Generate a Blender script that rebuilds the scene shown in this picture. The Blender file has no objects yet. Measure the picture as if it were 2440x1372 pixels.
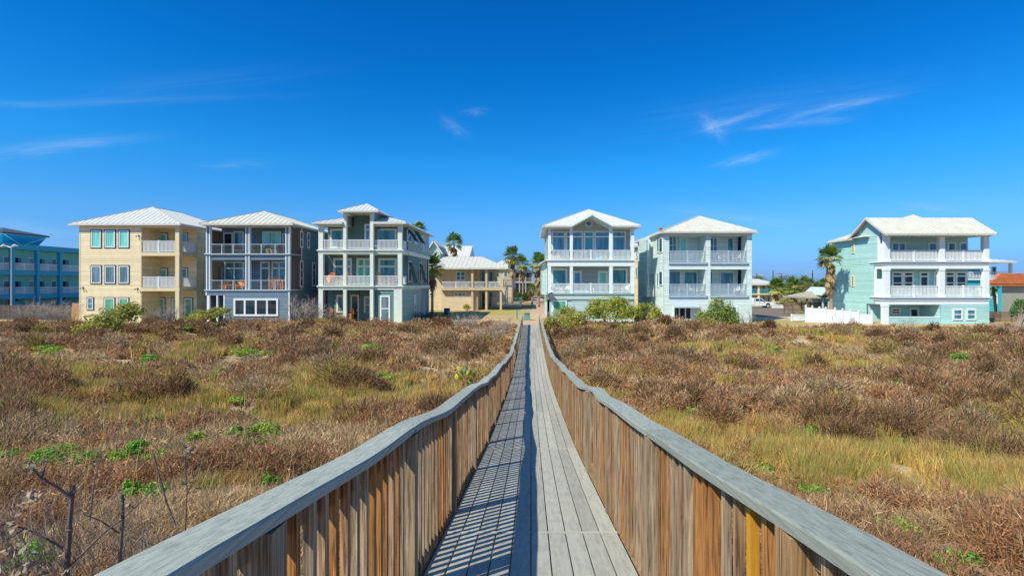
import bpy, math, random
import numpy as np
from mathutils import Vector, Matrix

rad = math.radians
C = bpy.context.scene.collection
SC = bpy.context.scene
random.seed(7)
RNG = np.random.default_rng(11)

# ------------------------------------------------------------------ camera, world, sun, exposure
E, F, VX, VY = 3.9, 1220.0, 1265.0, 674.0          # eye height; focal length and vanishing point in photo pixels
cam = bpy.data.objects.new('camera', bpy.data.cameras.new('camera'))
C.objects.link(cam)
cam.location = (0, 0, E)
cam.rotation_euler = (rad(90), 0, 0)
cam.data.sensor_width = 36
cam.data.lens = 36 * F / 2440
cam.data.shift_x = -(VX - 1220) / 2440
cam.data.shift_y = -(686 - VY) / 2440
cam.data.clip_start = 0.05
cam.data.clip_end = 9000
SC.camera = cam

SUN = Vector((-0.70, -0.63, 1.03)).normalized()
SUN_EL = math.asin(SUN.z)
SUN_ROT = math.atan2(SUN.x, SUN.y)
sl = bpy.data.lights.new('sun', 'SUN')
sl.energy = 4.1
sl.angle = rad(0.5)
sl.color = (1.0, 0.945, 0.77)
so = bpy.data.objects.new('sun', sl)
C.objects.link(so)
so.location = (-40, -40, 60)
so.rotation_euler = SUN.to_track_quat('Z', 'Y').to_euler()

SC.view_settings.view_transform = 'Standard'
SC.view_settings.look = 'None'
SC.view_settings.exposure = 0.45
SC.view_settings.gamma = 1

W = bpy.data.worlds.new('World')
SC.world = W
W.use_nodes = True
wt = W.node_tree
wt.nodes.clear()


def wn(kind, **kw):
    n = wt.nodes.new(kind)
    for k, v in kw.items():
        setattr(n, k, v)
    return n


def wmath(op, a, b=None, clamp=False):
    n = wn('ShaderNodeMath', operation=op, use_clamp=clamp)
    for i, v in enumerate((a, b)):
        if v is None:
            continue
        if isinstance(v, (int, float)):
            n.inputs[i].default_value = v
        else:
            wt.links.new(v, n.inputs[i])
    return n.outputs[0]


sky = wn('ShaderNodeTexSky', sky_type='NISHITA')
sky.sun_disc = False
sky.sun_elevation = SUN_EL
sky.sun_rotation = SUN_ROT
sky.altitude = 0
sky.air_density = 1.0
sky.dust_density = 0.3
sky.ozone_density = 4.0
SKY_STRENGTH = 0.13
# this evening-blue sky: the Nishita radiance graded by elevation
tcz = wn('ShaderNodeTexCoord')
spz = wn('ShaderNodeSeparateXYZ')
wt.links.new(tcz.outputs['Generated'], spz.inputs[0])
ramp = wn('ShaderNodeValToRGB')
els = ramp.color_ramp.elements
RAMP = [(0.0, (.17, .34, .84)), (.03, (.18, .36, .85)), (.07, (.25, .49, .87)), (.117, (.32, .59, .87)), (.219, (.18, .73, .95)), (.362, (.06, .67, .93)), (.49, (.05, .61, .88)), (.60, (.42, .95, .95))]
for i, (p, c) in enumerate(RAMP):
    e = els[i] if i < 2 else els.new(p)
    e.position = p
    e.color = (*c, 1)
wt.links.new(spz.outputs[2], ramp.inputs[0])
hs = wn('ShaderNodeHueSaturation')
hs.inputs['Saturation'].default_value = 1.35
wt.links.new(sky.outputs[0], hs.inputs['Color'])
tint = wn('ShaderNodeMix', data_type='RGBA', blend_type='MULTIPLY')
tint.inputs[0].default_value = 1
wt.links.new(hs.outputs[0], tint.inputs[6])
wt.links.new(ramp.outputs[0], tint.inputs[7])
# cirrus wisps: a cloud layer over the land, seen as direction ratios x/y and z/y
tc = wn('ShaderNodeTexCoord')
sep = wn('ShaderNodeSeparateXYZ')
wt.links.new(tc.outputs['Generated'], sep.inputs[0])
fwd = wmath('MAXIMUM', sep.outputs[1], 0.02)
cu = wmath('DIVIDE', sep.outputs[0], fwd)
cv = wmath('DIVIDE', sep.outputs[2], fwd)
total = None
WISPS = [  # photo px, py, half length, half width, angle up to the right, strength
    (1752, 284, 78, 8, 17, 0.52), (1698, 302, 34, 13, -50, 0.50), (1720, 296, 40, 16, 10, 0.35), (1940, 266, 110, 12, 14, 0.34), (2050, 242, 90, 9, 10, 0.30),
    (1960, 288, 60, 9, 6, 0.35), (1840, 300, 60, 7, 8, 0.28), (1780, 378, 60, 10, 13, 0.62), (175, 342, 140, 13, 5, 0.40),
    (60, 360, 120, 16, 8, 0.22), (250, 243, 330, 9, 2, 0.15), (20, 247, 120, 7, -3, 0.18), (1082, 302, 34, 13, -35, 0.28), (1130, 266, 26, 9, 5, 0.25),
    (565, 393, 70, 9, 1, 0.22), (80, 566, 240, 30, -4, 0.34), (20, 532, 90, 10, -8, 0.26), (1760, 518, 170, 13, -8, 0.22),
    (2215, 493, 60, 8, -6, 0.25), (1870, 630, 120, 20, 5, 0.14), (430, 200, 260, 30, 6, 0.07), (1850, 245, 300, 40, 8, 0.10)]
for (px, py, hl, hw, ang, st) in WISPS:
    u0, v0 = (px - VX) / F, (VY - py) / F
    c, s = math.cos(rad(ang)), math.sin(rad(ang))
    du, dv = wmath('SUBTRACT', cu, u0), wmath('SUBTRACT', cv, v0)
    a = wmath('ADD', wmath('MULTIPLY', du, c), wmath('MULTIPLY', dv, s))
    b = wmath('SUBTRACT', wmath('MULTIPLY', dv, c), wmath('MULTIPLY', du, s))
    a2 = wmath('POWER', wmath('ABSOLUTE', wmath('DIVIDE', a, hl / F)), 2.0)
    cb = wn('ShaderNodeCombineXYZ')
    wt.links.new(wmath('MULTIPLY', a, 9.0 * 110 / hl), cb.inputs[0])
    wt.links.new(wmath('MULTIPLY', b, 85.0), cb.inputs[1])
    cb.inputs[2].default_value = px * 0.013
    nz = wn('ShaderNodeTexNoise')
    nz.inputs['Scale'].default_value = 1.0
    nz.inputs['Detail'].default_value = 10
    nz.inputs['Roughness'].default_value = 0.68
    nz.inputs['Distortion'].default_value = 1.1
    wt.links.new(cb.outputs[0], nz.inputs['Vector'])
    wob = wmath('MULTIPLY', wmath('SUBTRACT', nz.outputs[0], 0.5), 1.6 * hw / F)
    b2 = wmath('POWER', wmath('ABSOLUTE', wmath('DIVIDE', wmath('ADD', b, wob), hw / F)), 2.0)
    g = wmath('POWER', 2.718, wmath('MULTIPLY', wmath('ADD', a2, b2), -1.0))
    tex = wmath('MULTIPLY', wmath('SUBTRACT', nz.outputs[0], 0.34), 3.2, True)
    val = wmath('MULTIPLY', wmath('MULTIPLY', g, tex), st)
    total = val if total is None else wmath('ADD', total, val)
total = wmath('MINIMUM', wmath('MULTIPLY', total, 0.56), 0.7)
mixc = wn('ShaderNodeMix', data_type='RGBA')
wt.links.new(total, mixc.inputs[0])
wt.links.new(tint.outputs[2], mixc.inputs[6])
mixc.inputs[7].default_value = (3.6, 4.6, 5.6, 1)
bg = wn('ShaderNodeBackground')
bg.inputs['Strength'].default_value = SKY_STRENGTH
wt.links.new(mixc.outputs[2], bg.inputs['Color'])
wo = wn('ShaderNodeOutputWorld')
wt.links.new(bg.outputs[0], wo.inputs['Surface'])


# ------------------------------------------------------------------ noise used for terrain and planting
def _hash(ix, iy, seed):
    h = (ix.astype(np.int64) * 374761393 + iy.astype(np.int64) * 668265263 + seed * 1442695041) & 0xFFFFFFFF
    h = ((h ^ (h >> 13)) * 1274126177) & 0xFFFFFFFF
    return ((h ^ (h >> 16)) & 0xFFFF) / 65535.0


def vnoise(x, y, seed=0):
    x, y = np.asarray(x, float), np.asarray(y, float)
    ix, iy = np.floor(x), np.floor(y)
    fx, fy = x - ix, y - iy
    fx, fy = fx * fx * (3 - 2 * fx), fy * fy * (3 - 2 * fy)
    a, b = _hash(ix, iy, seed), _hash(ix + 1, iy, seed)
    c, d = _hash(ix, iy + 1, seed), _hash(ix + 1, iy + 1, seed)
    return (a * (1 - fx) + b * fx) * (1 - fy) + (c * (1 - fx) + d * fx) * fy


def fbm(x, y, seed=0, n=3):
    v, a, t = 0, 1.0, 0
    for i in range(n):
        v = v + a * vnoise(np.asarray(x) * 2 ** i, np.asarray(y) * 2 ** i, seed + i)
        t += a
        a *= 0.5
    return v / t


def lerp_table(t):
    xs, ys = [p[0] for p in t], [p[1] for p in t]
    return lambda v: np.interp(v, xs, ys)


rail_z = lerp_table([(-2.5, E - .20), (0, E - .46), (1.0, E - .58), (1.77, E - .70), (2.39, E - .80), (3.2, E - .915), (4.83, E - 1.14), (5.67, E - 1.25),
                     (6.5, E - 1.34), (7.93, E - 1.56), (9.37, E - 1.74), (12, E - 1.99), (14.7, E - 2.27), (17, E - 2.50), (19.5, E - 2.70), (24, E - 2.84),
                     (30, E - 2.88), (47.5, E - 2.86)])
deck_z = lerp_table([(-2.5, 2.62), (0, 2.36), (1, 2.24), (3.4, 1.93), (4.9, 1.70), (6.5, 1.47), (8.3, 1.22), (10.7, .97), (12.2, .83), (15.7, .50), (20, .20), (26, .08),
                     (32, .05), (47.5, .05)])
ground_base = lerp_table([(-60, 1.5), (0, 1.42), (3.4, 1.02), (6, .66), (8.3, .36), (11, .12), (16, -.05), (24, -.08), (36, .02), (46, -.02), (52, -.03), (3000, -.03)])


def ground_z(x, y):
    x, y = np.asarray(x, float), np.asarray(y, float)
    z = ground_base(y)
    dune = np.clip((46.5 - y) / 5, 0, 1) * np.clip((np.abs(x) - 1.3) / 3, 0, 1)
    z = z + dune * ((fbm(x / 7.0 + 3.1, y / 5.0, 5, 3) - .45) * 1.25 + (fbm(x / 2.1, y / 1.7, 9, 2) - .5) * .34)
    z = z + dune * np.clip((np.abs(x) - 3) / 10, 0, 1) * np.clip((y - 16) / 14, 0, 1) * .10
    z = z - np.clip((x - 9) / 8, 0, 1) * np.clip((y - 24) / 12, 0, 1) * np.clip((50 - y) / 4, 0, 1) * .42
    dip = np.clip((x - 19) / 6, 0, 1) * np.clip((y - 60) / 32, 0, 1.4) * -.5
    return z + dip


# ------------------------------------------------------------------ mesh builder
class MB:
    def __init__(self):
        self.v, self.f, self.a, self.val = [], [], [], 0.5

    def face(self, pts):
        n = len(self.v)
        self.v += [tuple(p) for p in pts]
        self.f.append(tuple(range(n, n + len(pts))))
        self.a.append(self.val)

    def box(self, x0, x1, y0, y1, z0, z1):
        if x0 > x1: x0, x1 = x1, x0
        if y0 > y1: y0, y1 = y1, y0
        if z0 > z1: z0, z1 = z1, z0
        n = len(self.v)
        self.v += [(x0, y0, z0), (x1, y0, z0), (x1, y1, z0), (x0, y1, z0), (x0, y0, z1), (x1, y0, z1), (x1, y1, z1), (x0, y1, z1)]
        for q in ((0, 3, 2, 1), (4, 5, 6, 7), (0, 1, 5, 4), (1, 2, 6, 5), (2, 3, 7, 6), (3, 0, 4, 7)):
            self.f.append(tuple(n + i for i in q))
            self.a.append(self.val)
        return self

    def hexa(self, p):
        """eight corners, bottom four then top four, counter-clockwise from above"""
        n = len(self.v)
        self.v += [tuple(q) for q in p]
        for q in ((0, 3, 2, 1), (4, 5, 6, 7), (0, 1, 5, 4), (1, 2, 6, 5), (2, 3, 7, 6), (3, 0, 4, 7)):
            self.f.append(tuple(n + i for i in q))
            self.a.append(self.val)
        return self

    def bar(self, p, q, w, h=None, up=(0, 0, 1)):
        """rectangular bar from p to q, w across, h along 'up'"""
        p, q, up = Vector(p), Vector(q), Vector(up)
        h = w if h is None else h
        d = (q - p).normalized()
        if abs(d.dot(up)) > .98:
            up = Vector((0, 1, 0))
        s = d.cross(up).normalized()
        u = s.cross(d).normalized()
        s, u = s * w / 2, u * h / 2
        self.hexa([p - s - u, p + s - u, q + s - u, q - s - u, p - s + u, p + s + u, q + s + u, q - s + u])
        return self

    def tube(self, pts, radii, n=6, cap=True):
        base = len(self.v)
        pts = [Vector(p) for p in pts]
        prev = Vector((1, 0, 0))
        for i, p in enumerate(pts):
            d = (pts[min(i + 1, len(pts) - 1)] - pts[max(i - 1, 0)])
            d = d.normalized() if d.length > 1e-9 else Vector((0, 0, 1))
            s = d.cross(prev)
            if s.length < 1e-3:
                s = d.cross(Vector((0, 1, 0.3)))
            s.normalize()
            u = d.cross(s).normalized()
            prev = u.cross(d) if False else prev
            r = radii[i] if hasattr(radii, '__len__') else radii
            for k in range(n):
                a = 2 * math.pi * k / n
                self.v.append(tuple(p + s * math.cos(a) * r + u * math.sin(a) * r))
        for i in range(len(pts) - 1):
            for k in range(n):
                a, b = base + i * n + k, base + i * n + (k + 1) % n
                self.f.append((a, b, b + n, a + n))
                self.a.append(self.val)
        if cap:
            self.f.append(tuple(base + k for k in reversed(range(n))))
            self.a.append(self.val)
            self.f.append(tuple(base + (len(pts) - 1) * n + k for k in range(n)))
            self.a.append(self.val)
        return self

    def slab(self, poly, t):
        """polygon (counter-clockwise from above) with thickness t downwards"""
        poly = [Vector(p) for p in poly]
        low = [p - Vector((0, 0, t)) for p in poly]
        self.face(poly)
        self.face(list(reversed(low)))
        for i in range(len(poly)):
            j = (i + 1) % len(poly)
            self.face([low[i], low[j], poly[j], poly[i]])
        return self

    def siding(self, a, b, z0, z1, ex=.19, lip=.034):
        """lapped boards from a to b (plan points), outward side to the right of a->b"""
        a, b = Vector((a[0], a[1], 0)), Vector((b[0], b[1], 0))
        d = (b - a).normalized()
        n = Vector((d.y, -d.x, 0))
        z = z0
        while z < z1 - 1e-4:
            t = min(z + ex, z1)
            self.val = random.random()
            lo, hi = n * lip, n * (lip * (1 - (t - z) / ex))
            self.face([a + lo + Vector((0, 0, z)), b + lo + Vector((0, 0, z)), b + hi + Vector((0, 0, t)), a + hi + Vector((0, 0, t))])
            self.face([a + Vector((0, 0, z)), b + Vector((0, 0, z)), b + lo + Vector((0, 0, z)), a + lo + Vector((0, 0, z))])
            z = t
        self.val = .5
        return self

    def roofface(self, poly, seam=.46, rib=.035, bias=.5):
        """a sloped metal roof face, first edge is the eave; standing seams as ribs"""
        P = [Vector(p) for p in poly]
        self.face(P)
        e = (P[1] - P[0])
        L = e.length
        e.normalize()
        nrm = Vector((0, 0, 0))
        for i in range(1, len(P) - 1):
            nrm += (P[i] - P[0]).cross(P[i + 1] - P[0])
        nrm.normalize()
        if nrm.z < 0:
            nrm = -nrm
        u = nrm.cross(e).normalized()
        if u.z < 0:
            u = -u
        q = [((p - P[0]).dot(e), (p - P[0]).dot(u)) for p in P]
        smin, smax = min(t[0] for t in q), max(t[0] for t in q)
        s = smin + seam * bias
        while s < smax - .05:
            hits = []
            for i in range(len(q)):
                (s0, u0), (s1, u1) = q[i], q[(i + 1) % len(q)]
                if (s0 - s) * (s1 - s) < 0:
                    hits.append(u0 + (u1 - u0) * (s - s0) / (s1 - s0))
            if len(hits) >= 2 and max(hits) - min(hits) > .15:
                A = P[0] + e * s + u * min(hits) + nrm * rib * .5
                B = P[0] + e * s + u * max(hits) + nrm * rib * .5
                self.bar(A, B, .03, rib, nrm)
            s += seam
        return self

    def build(self, name, mat, parent=None, smooth=False, loc=None):
        o = None
        org = Vector(parent_loc(parent)) if parent is not None else Vector((0, 0, 0))
        if loc is not None:
            org = Vector(loc)
        me = bpy.data.meshes.new(name)
        me.from_pydata([(v[0] - org.x, v[1] - org.y, v[2] - org.z) for v in self.v], [], self.f)
        at = me.attributes.new('rnd', 'FLOAT', 'FACE')
        at.data.foreach_set('value', self.a)
        me.materials.append(mat)
        if smooth:
            me.polygons.foreach_set('use_smooth', [True] * len(me.polygons))
        me.update()
        o = bpy.data.objects.new(name, me)
        C.objects.link(o)
        if parent is not None:
            o.parent = parent
        if loc is not None:
            o.location = loc
        return o


def parent_loc(p):
    v = Vector((0, 0, 0))
    while p is not None:
        v += p.location
        p = p.parent
    return v


def tag(o, label=None, cat=None, group=None, kind=None):
    if label: o['label'] = label
    if cat: o['category'] = cat
    if group: o['group'] = group
    if kind: o['kind'] = kind
    return o


def thing(name, label, cat, loc=(0, 0, 0), group=None):
    o = bpy.data.objects.new(name, None)
    o.empty_display_size = .3
    C.objects.link(o)
    o.location = loc
    return tag(o, label, cat, group)


def copy_tree(o, parent=None):
    c = o.copy()
    C.objects.link(c)
    c.parent = parent
    for ch in list(o.children):
        copy_tree(ch, c)
    return c


def tri_mesh(name, mat, P, col, parent=None, org=(0, 0, 0), per=3):
    """P: (n, per, 3) corner array, col: (n, 3) linear colours -> one mesh with a colour attribute"""
    n = len(P)
    me = bpy.data.meshes.new(name)
    me.vertices.add(n * per)
    me.vertices.foreach_set('co', (P - np.array(org)).astype(np.float32).ravel())
    me.loops.add(n * per)
    me.loops.foreach_set('vertex_index', np.arange(n * per, dtype=np.int32))
    me.polygons.add(n)
    me.polygons.foreach_set('loop_start', np.arange(0, n * per, per, dtype=np.int32))
    ca = me.attributes.new('col', 'FLOAT_COLOR', 'POINT')
    cc = np.ones((n, per, 4), np.float32)
    cc[:, :, :3] = col[:, None, :]
    ca.data.foreach_set('color', cc.ravel())
    me.materials.append(mat)
    me.update(calc_edges=True)
    o = bpy.data.objects.new(name, me)
    C.objects.link(o)
    if parent is not None:
        o.parent = parent
    return o


# ------------------------------------------------------------------ materials
def new_mat(name):
    m = bpy.data.materials.new(name)
    m.use_nodes = True
    return m, m.node_tree, m.node_tree.nodes['Principled BSDF']


def paint(name, col, var=.10, rough=.6, scale=3.0, stretch=(1, 1, 1), bump=0.0, bscale=40, board=0.0, dirt=0.0, spec=.3):
    """painted or natural surface: colour varied by noise, faint grime patches, fine bump, board-to-board variation"""
    m, t, b = new_mat(name)
    N, L = t.nodes, t.links
    tc = N.new('ShaderNodeTexCoord')
    mp = N.new('ShaderNodeMapping')
    mp.inputs['Scale'].default_value = stretch
    L.new(tc.outputs['Object'], mp.inputs[0])
    nz = N.new('ShaderNodeTexNoise')
    nz.inputs['Scale'].default_value = scale
    nz.inputs['Detail'].default_value = 7
    nz.inputs['Roughness'].default_value = .65
    L.new(mp.outputs[0], nz.inputs['Vector'])
    mr = N.new('ShaderNodeMapRange')
    mr.inputs['From Min'].default_value = .3
    mr.inputs['From Max'].default_value = .7
    mr.inputs['To Min'].default_value = 1 - var
    mr.inputs['To Max'].default_value = 1 + var
    L.new(nz.outputs[0], mr.inputs[0])
    val = mr.outputs[0]
    if board:
        at = N.new('ShaderNodeAttribute')
        at.attribute_name = 'rnd'
        m2 = N.new('ShaderNodeMapRange')
        m2.inputs['To Min'].default_value = 1 - board
        m2.inputs['To Max'].default_value = 1 + board
        L.new(at.outputs['Fac'], m2.inputs[0])
        mu = N.new('ShaderNodeMath')
        mu.operation = 'MULTIPLY'
        L.new(val, mu.inputs[0])
        L.new(m2.outputs[0], mu.inputs[1])
        val = mu.outputs[0]
    mx = N.new('ShaderNodeVectorMath')
    mx.operation = 'SCALE'
    mx.inputs[0].default_value = col
    L.new(val, mx.inputs['Scale'])
    out = mx.outputs[0]
    if dirt:
        n2 = N.new('ShaderNodeTexNoise')
        n2.inputs['Scale'].default_value = .9
        n2.inputs['Detail'].default_value = 8
        n2.inputs['Roughness'].default_value = .72
        mp2 = N.new('ShaderNodeMapping')
        mp2.inputs['Scale'].default_value = (2.2, 2.2, .5)
        L.new(tc.outputs['Object'], mp2.inputs[0])
        L.new(mp2.outputs[0], n2.inputs['Vector'])
        r2 = N.new('ShaderNodeMapRange')
        r2.inputs['From Min'].default_value = .47
        r2.inputs['From Max'].default_value = .75
        r2.inputs['To Max'].default_value = dirt
        L.new(n2.outputs[0], r2.inputs[0])
        mi = N.new('ShaderNodeMix')
        mi.data_type = 'RGBA'
        L.new(r2.outputs[0], mi.inputs[0])
        L.new(out, mi.inputs[6])
        mi.inputs[7].default_value = (col[0] * .55, col[1] * .5, col[2] * .42, 1)
        out = mi.outputs[2]
    L.new(out, b.inputs['Base Color'])
    b.inputs['Roughness'].default_value = rough
    b.inputs['Specular IOR Level'].default_value = spec
    if bump:
        n3 = N.new('ShaderNodeTexNoise')
        n3.inputs['Scale'].default_value = bscale
        n3.inputs['Detail'].default_value = 5
        L.new(mp.outputs[0], n3.inputs['Vector'])
        bp = N.new('ShaderNodeBump')
        bp.inputs['Strength'].default_value = bump
        bp.inputs['Distance'].default_value = .01
        L.new(n3.outputs[0], bp.inputs['Height'])
        L.new(bp.outputs[0], b.inputs['Normal'])
    return m


def glass(name, col, rough=.04, var=.35):
    """window pane over blinds or a dim room: tinted, reflecting sky"""
    m, t, b = new_mat(name)
    N, L = t.nodes, t.links
    tc = N.new('ShaderNodeTexCoord')
    nz = N.new('ShaderNodeTexNoise')
    nz.inputs['Scale'].default_value = 1.0
    nz.inputs['Detail'].default_value = 4
    mp = N.new('ShaderNodeMapping')
    mp.inputs['Scale'].default_value = (3.1, 3.1, .55)
    L.new(tc.outputs['Object'], mp.inputs[0])
    L.new(mp.outputs[0], nz.inputs['Vector'])
    mr = N.new('ShaderNodeMapRange')
    mr.inputs['From Min'].default_value = .35
    mr.inputs['From Max'].default_value = .65
    mr.inputs['To Min'].default_value = 1 - var
    mr.inputs['To Max'].default_value = 1 + var
    L.new(nz.outputs[0], mr.inputs[0])
    mx = N.new('ShaderNodeVectorMath')
    mx.operation = 'SCALE'
    mx.inputs[0].default_value = col
    L.new(mr.outputs[0], mx.inputs['Scale'])
    L.new(mx.outputs[0], b.inputs['Base Color'])
    b.inputs['Roughness'].default_value = rough
    b.inputs['IOR'].default_value = 1.6
    b.inputs['Specular IOR Level'].default_value = .7
    bp = N.new('ShaderNodeBump')
    bp.inputs['Strength'].default_value = .05
    L.new(nz.outputs[0], bp.inputs['Height'])
    L.new(bp.outputs[0], b.inputs['Normal'])
    return m


def leafmat(name, trans=.3, rough=.6):
    m, t, b = new_mat(name)
    N, L = t.nodes, t.links
    at = N.new('ShaderNodeAttribute')
    at.attribute_name = 'col'
    L.new(at.outputs['Color'], b.inputs['Base Color'])
    b.inputs['Roughness'].default_value = rough
    b.inputs['Specular IOR Level'].default_value = .2
    if trans:
        tr = N.new('ShaderNodeBsdfTranslucent')
        L.new(at.outputs['Color'], tr.inputs['Color'])
        mx = N.new('ShaderNodeMixShader')
        mx.inputs[0].default_value = trans
        L.new(b.outputs[0], mx.inputs[1])
        L.new(tr.outputs[0], mx.inputs[2])
        L.new(mx.outputs[0], N['Material Output'].inputs['Surface'])
    return m


def wood(name, dark, light, orange, grain=(55, 55, 1.6)):
    """weathered timber: long grain, knots, grey bleaching, board-to-board hue"""
    m, t, b = new_mat(name)
    N, L = t.nodes, t.links
    tc = N.new('ShaderNodeTexCoord')
    at = N.new('ShaderNodeAttribute')
    at.attribute_name = 'rnd'
    off = N.new('ShaderNodeVectorMath')
    off.operation = 'MULTIPLY_ADD'
    cmb = N.new('ShaderNodeCombineXYZ')
    for i in range(3):
        L.new(at.outputs['Fac'], cmb.inputs[i])
    L.new(cmb.outputs[0], off.inputs[0])
    off.inputs[1].default_value = (13, 17, 9)
    L.new(tc.outputs['Object'], off.inputs[2])
    mp = N.new('ShaderNodeMapping')
    mp.inputs['Scale'].default_value = grain
    L.new(off.outputs[0], mp.inputs[0])
    nz = N.new('ShaderNodeTexNoise')
    nz.inputs['Scale'].default_value = 1.6
    nz.inputs['Detail'].default_value = 8
    nz.inputs['Roughness'].default_value = .7
    nz.inputs['Distortion'].default_value = .8
    L.new(mp.outputs[0], nz.inputs['Vector'])
    cr = N.new('ShaderNodeValToRGB')
    cr.color_ramp.elements[0].position = .37
    cr.color_ramp.elements[0].color = (*dark, 1)
    cr.color_ramp.elements[1].position = .66
    cr.color_ramp.elements[1].color = (*light, 1)
    L.new(nz.outputs[0], cr.inputs[0])
    big = N.new('ShaderNodeTexNoise')
    big.inputs['Scale'].default_value = 1.7
    big.inputs['Detail'].default_value = 4
    L.new(off.outputs[0], big.inputs['Vector'])
    add = N.new('ShaderNodeMath')
    add.operation = 'ADD'
    L.new(big.outputs[0], add.inputs[0])
    L.new(at.outputs['Fac'], add.inputs[1])
    mr = N.new('ShaderNodeMapRange')
    mr.inputs['From Min'].default_value = .78
    mr.inputs['From Max'].default_value = 1.35
    L.new(add.outputs[0], mr.inputs[0])
    mx = N.new('ShaderNodeMix')
    mx.data_type = 'RGBA'
    mx.blend_type = 'MULTIPLY'
    L.new(mr.outputs[0], mx.inputs[0])
    L.new(cr.outputs[0], mx.inputs[6])
    mx.inputs[7].default_value = (*orange, 1)
    L.new(mx.outputs[2], b.inputs['Base Color'])
    b.inputs['Roughness'].default_value = .8
    b.inputs['Specular IOR Level'].default_value = .2
    bp = N.new('ShaderNodeBump')
    bp.inputs['Strength'].default_value = .5
    bp.inputs['Distance'].default_value = .004
    L.new(nz.outputs[0], bp.inputs['Height'])
    L.new(bp.outputs[0], b.inputs['Normal'])
    return m


def composite(name, c1, c2, grain=(22, 1.1, 22), bump=.35, scr=.5):
    """grey composite board: streaky grain along the run, pale scuffs"""
    m, t, b = new_mat(name)
    N, L = t.nodes, t.links
    tc = N.new('ShaderNodeTexCoord')
    mp = N.new('ShaderNodeMapping')
    mp.inputs['Scale'].default_value = grain
    L.new(tc.outputs['Object'], mp.inputs[0])
    nz = N.new('ShaderNodeTexNoise')
    nz.inputs['Scale'].default_value = 1.3
    nz.inputs['Detail'].default_value = 9
    nz.inputs['Roughness'].default_value = .72
    nz.inputs['Distortion'].default_value = .35
    L.new(mp.outputs[0], nz.inputs['Vector'])
    cr = N.new('ShaderNodeValToRGB')
    cr.color_ramp.elements[0].position = .36
    cr.color_ramp.elements[0].color = (*c1, 1)
    cr.color_ramp.elements[1].position = .56
    cr.color_ramp.elements[1].color = (*c2, 1)
    L.new(nz.outputs[0], cr.inputs[0])
    at = N.new('ShaderNodeAttribute')
    at.attribute_name = 'rnd'
    m2 = N.new('ShaderNodeMapRange')
    m2.inputs['To Min'].default_value = .86
    m2.inputs['To Max'].default_value = 1.12
    L.new(at.outputs['Fac'], m2.inputs[0])
    vs = N.new('ShaderNodeVectorMath')
    vs.operation = 'SCALE'
    L.new(cr.outputs[0], vs.inputs[0])
    L.new(m2.outputs[0], vs.inputs['Scale'])
    sc = N.new('ShaderNodeTexNoise')
    sc.inputs['Scale'].default_value = 26
    sc.inputs['Detail'].default_value = 6
    sc.inputs['Roughness'].default_value = .6
    sc.inputs['Distortion'].default_value = 2.5
    L.new(tc.outputs['Object'], sc.inputs['Vector'])
    sr = N.new('ShaderNodeMapRange')
    sr.inputs['From Min'].default_value = .60
    sr.inputs['From Max'].default_value = .72
    sr.inputs['To Max'].default_value = scr
    L.new(sc.outputs[0], sr.inputs[0])
    mi = N.new('ShaderNodeMix')
    mi.data_type = 'RGBA'
    L.new(sr.outputs[0], mi.inputs[0])
    L.new(vs.outputs[0], mi.inputs[6])
    mi.inputs[7].default_value = (.68, .67, .60, 1)
    L.new(mi.outputs[2], b.inputs['Base Color'])
    b.inputs['Roughness'].default_value = .72
    b.inputs['Specular IOR Level'].default_value = .2
    bp = N.new('ShaderNodeBump')
    bp.inputs['Strength'].default_value = bump
    bp.inputs['Distance'].default_value = .004
    L.new(nz.outputs[0], bp.inputs['Height'])
    L.new(bp.outputs[0], b.inputs['Normal'])
    return m


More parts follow.
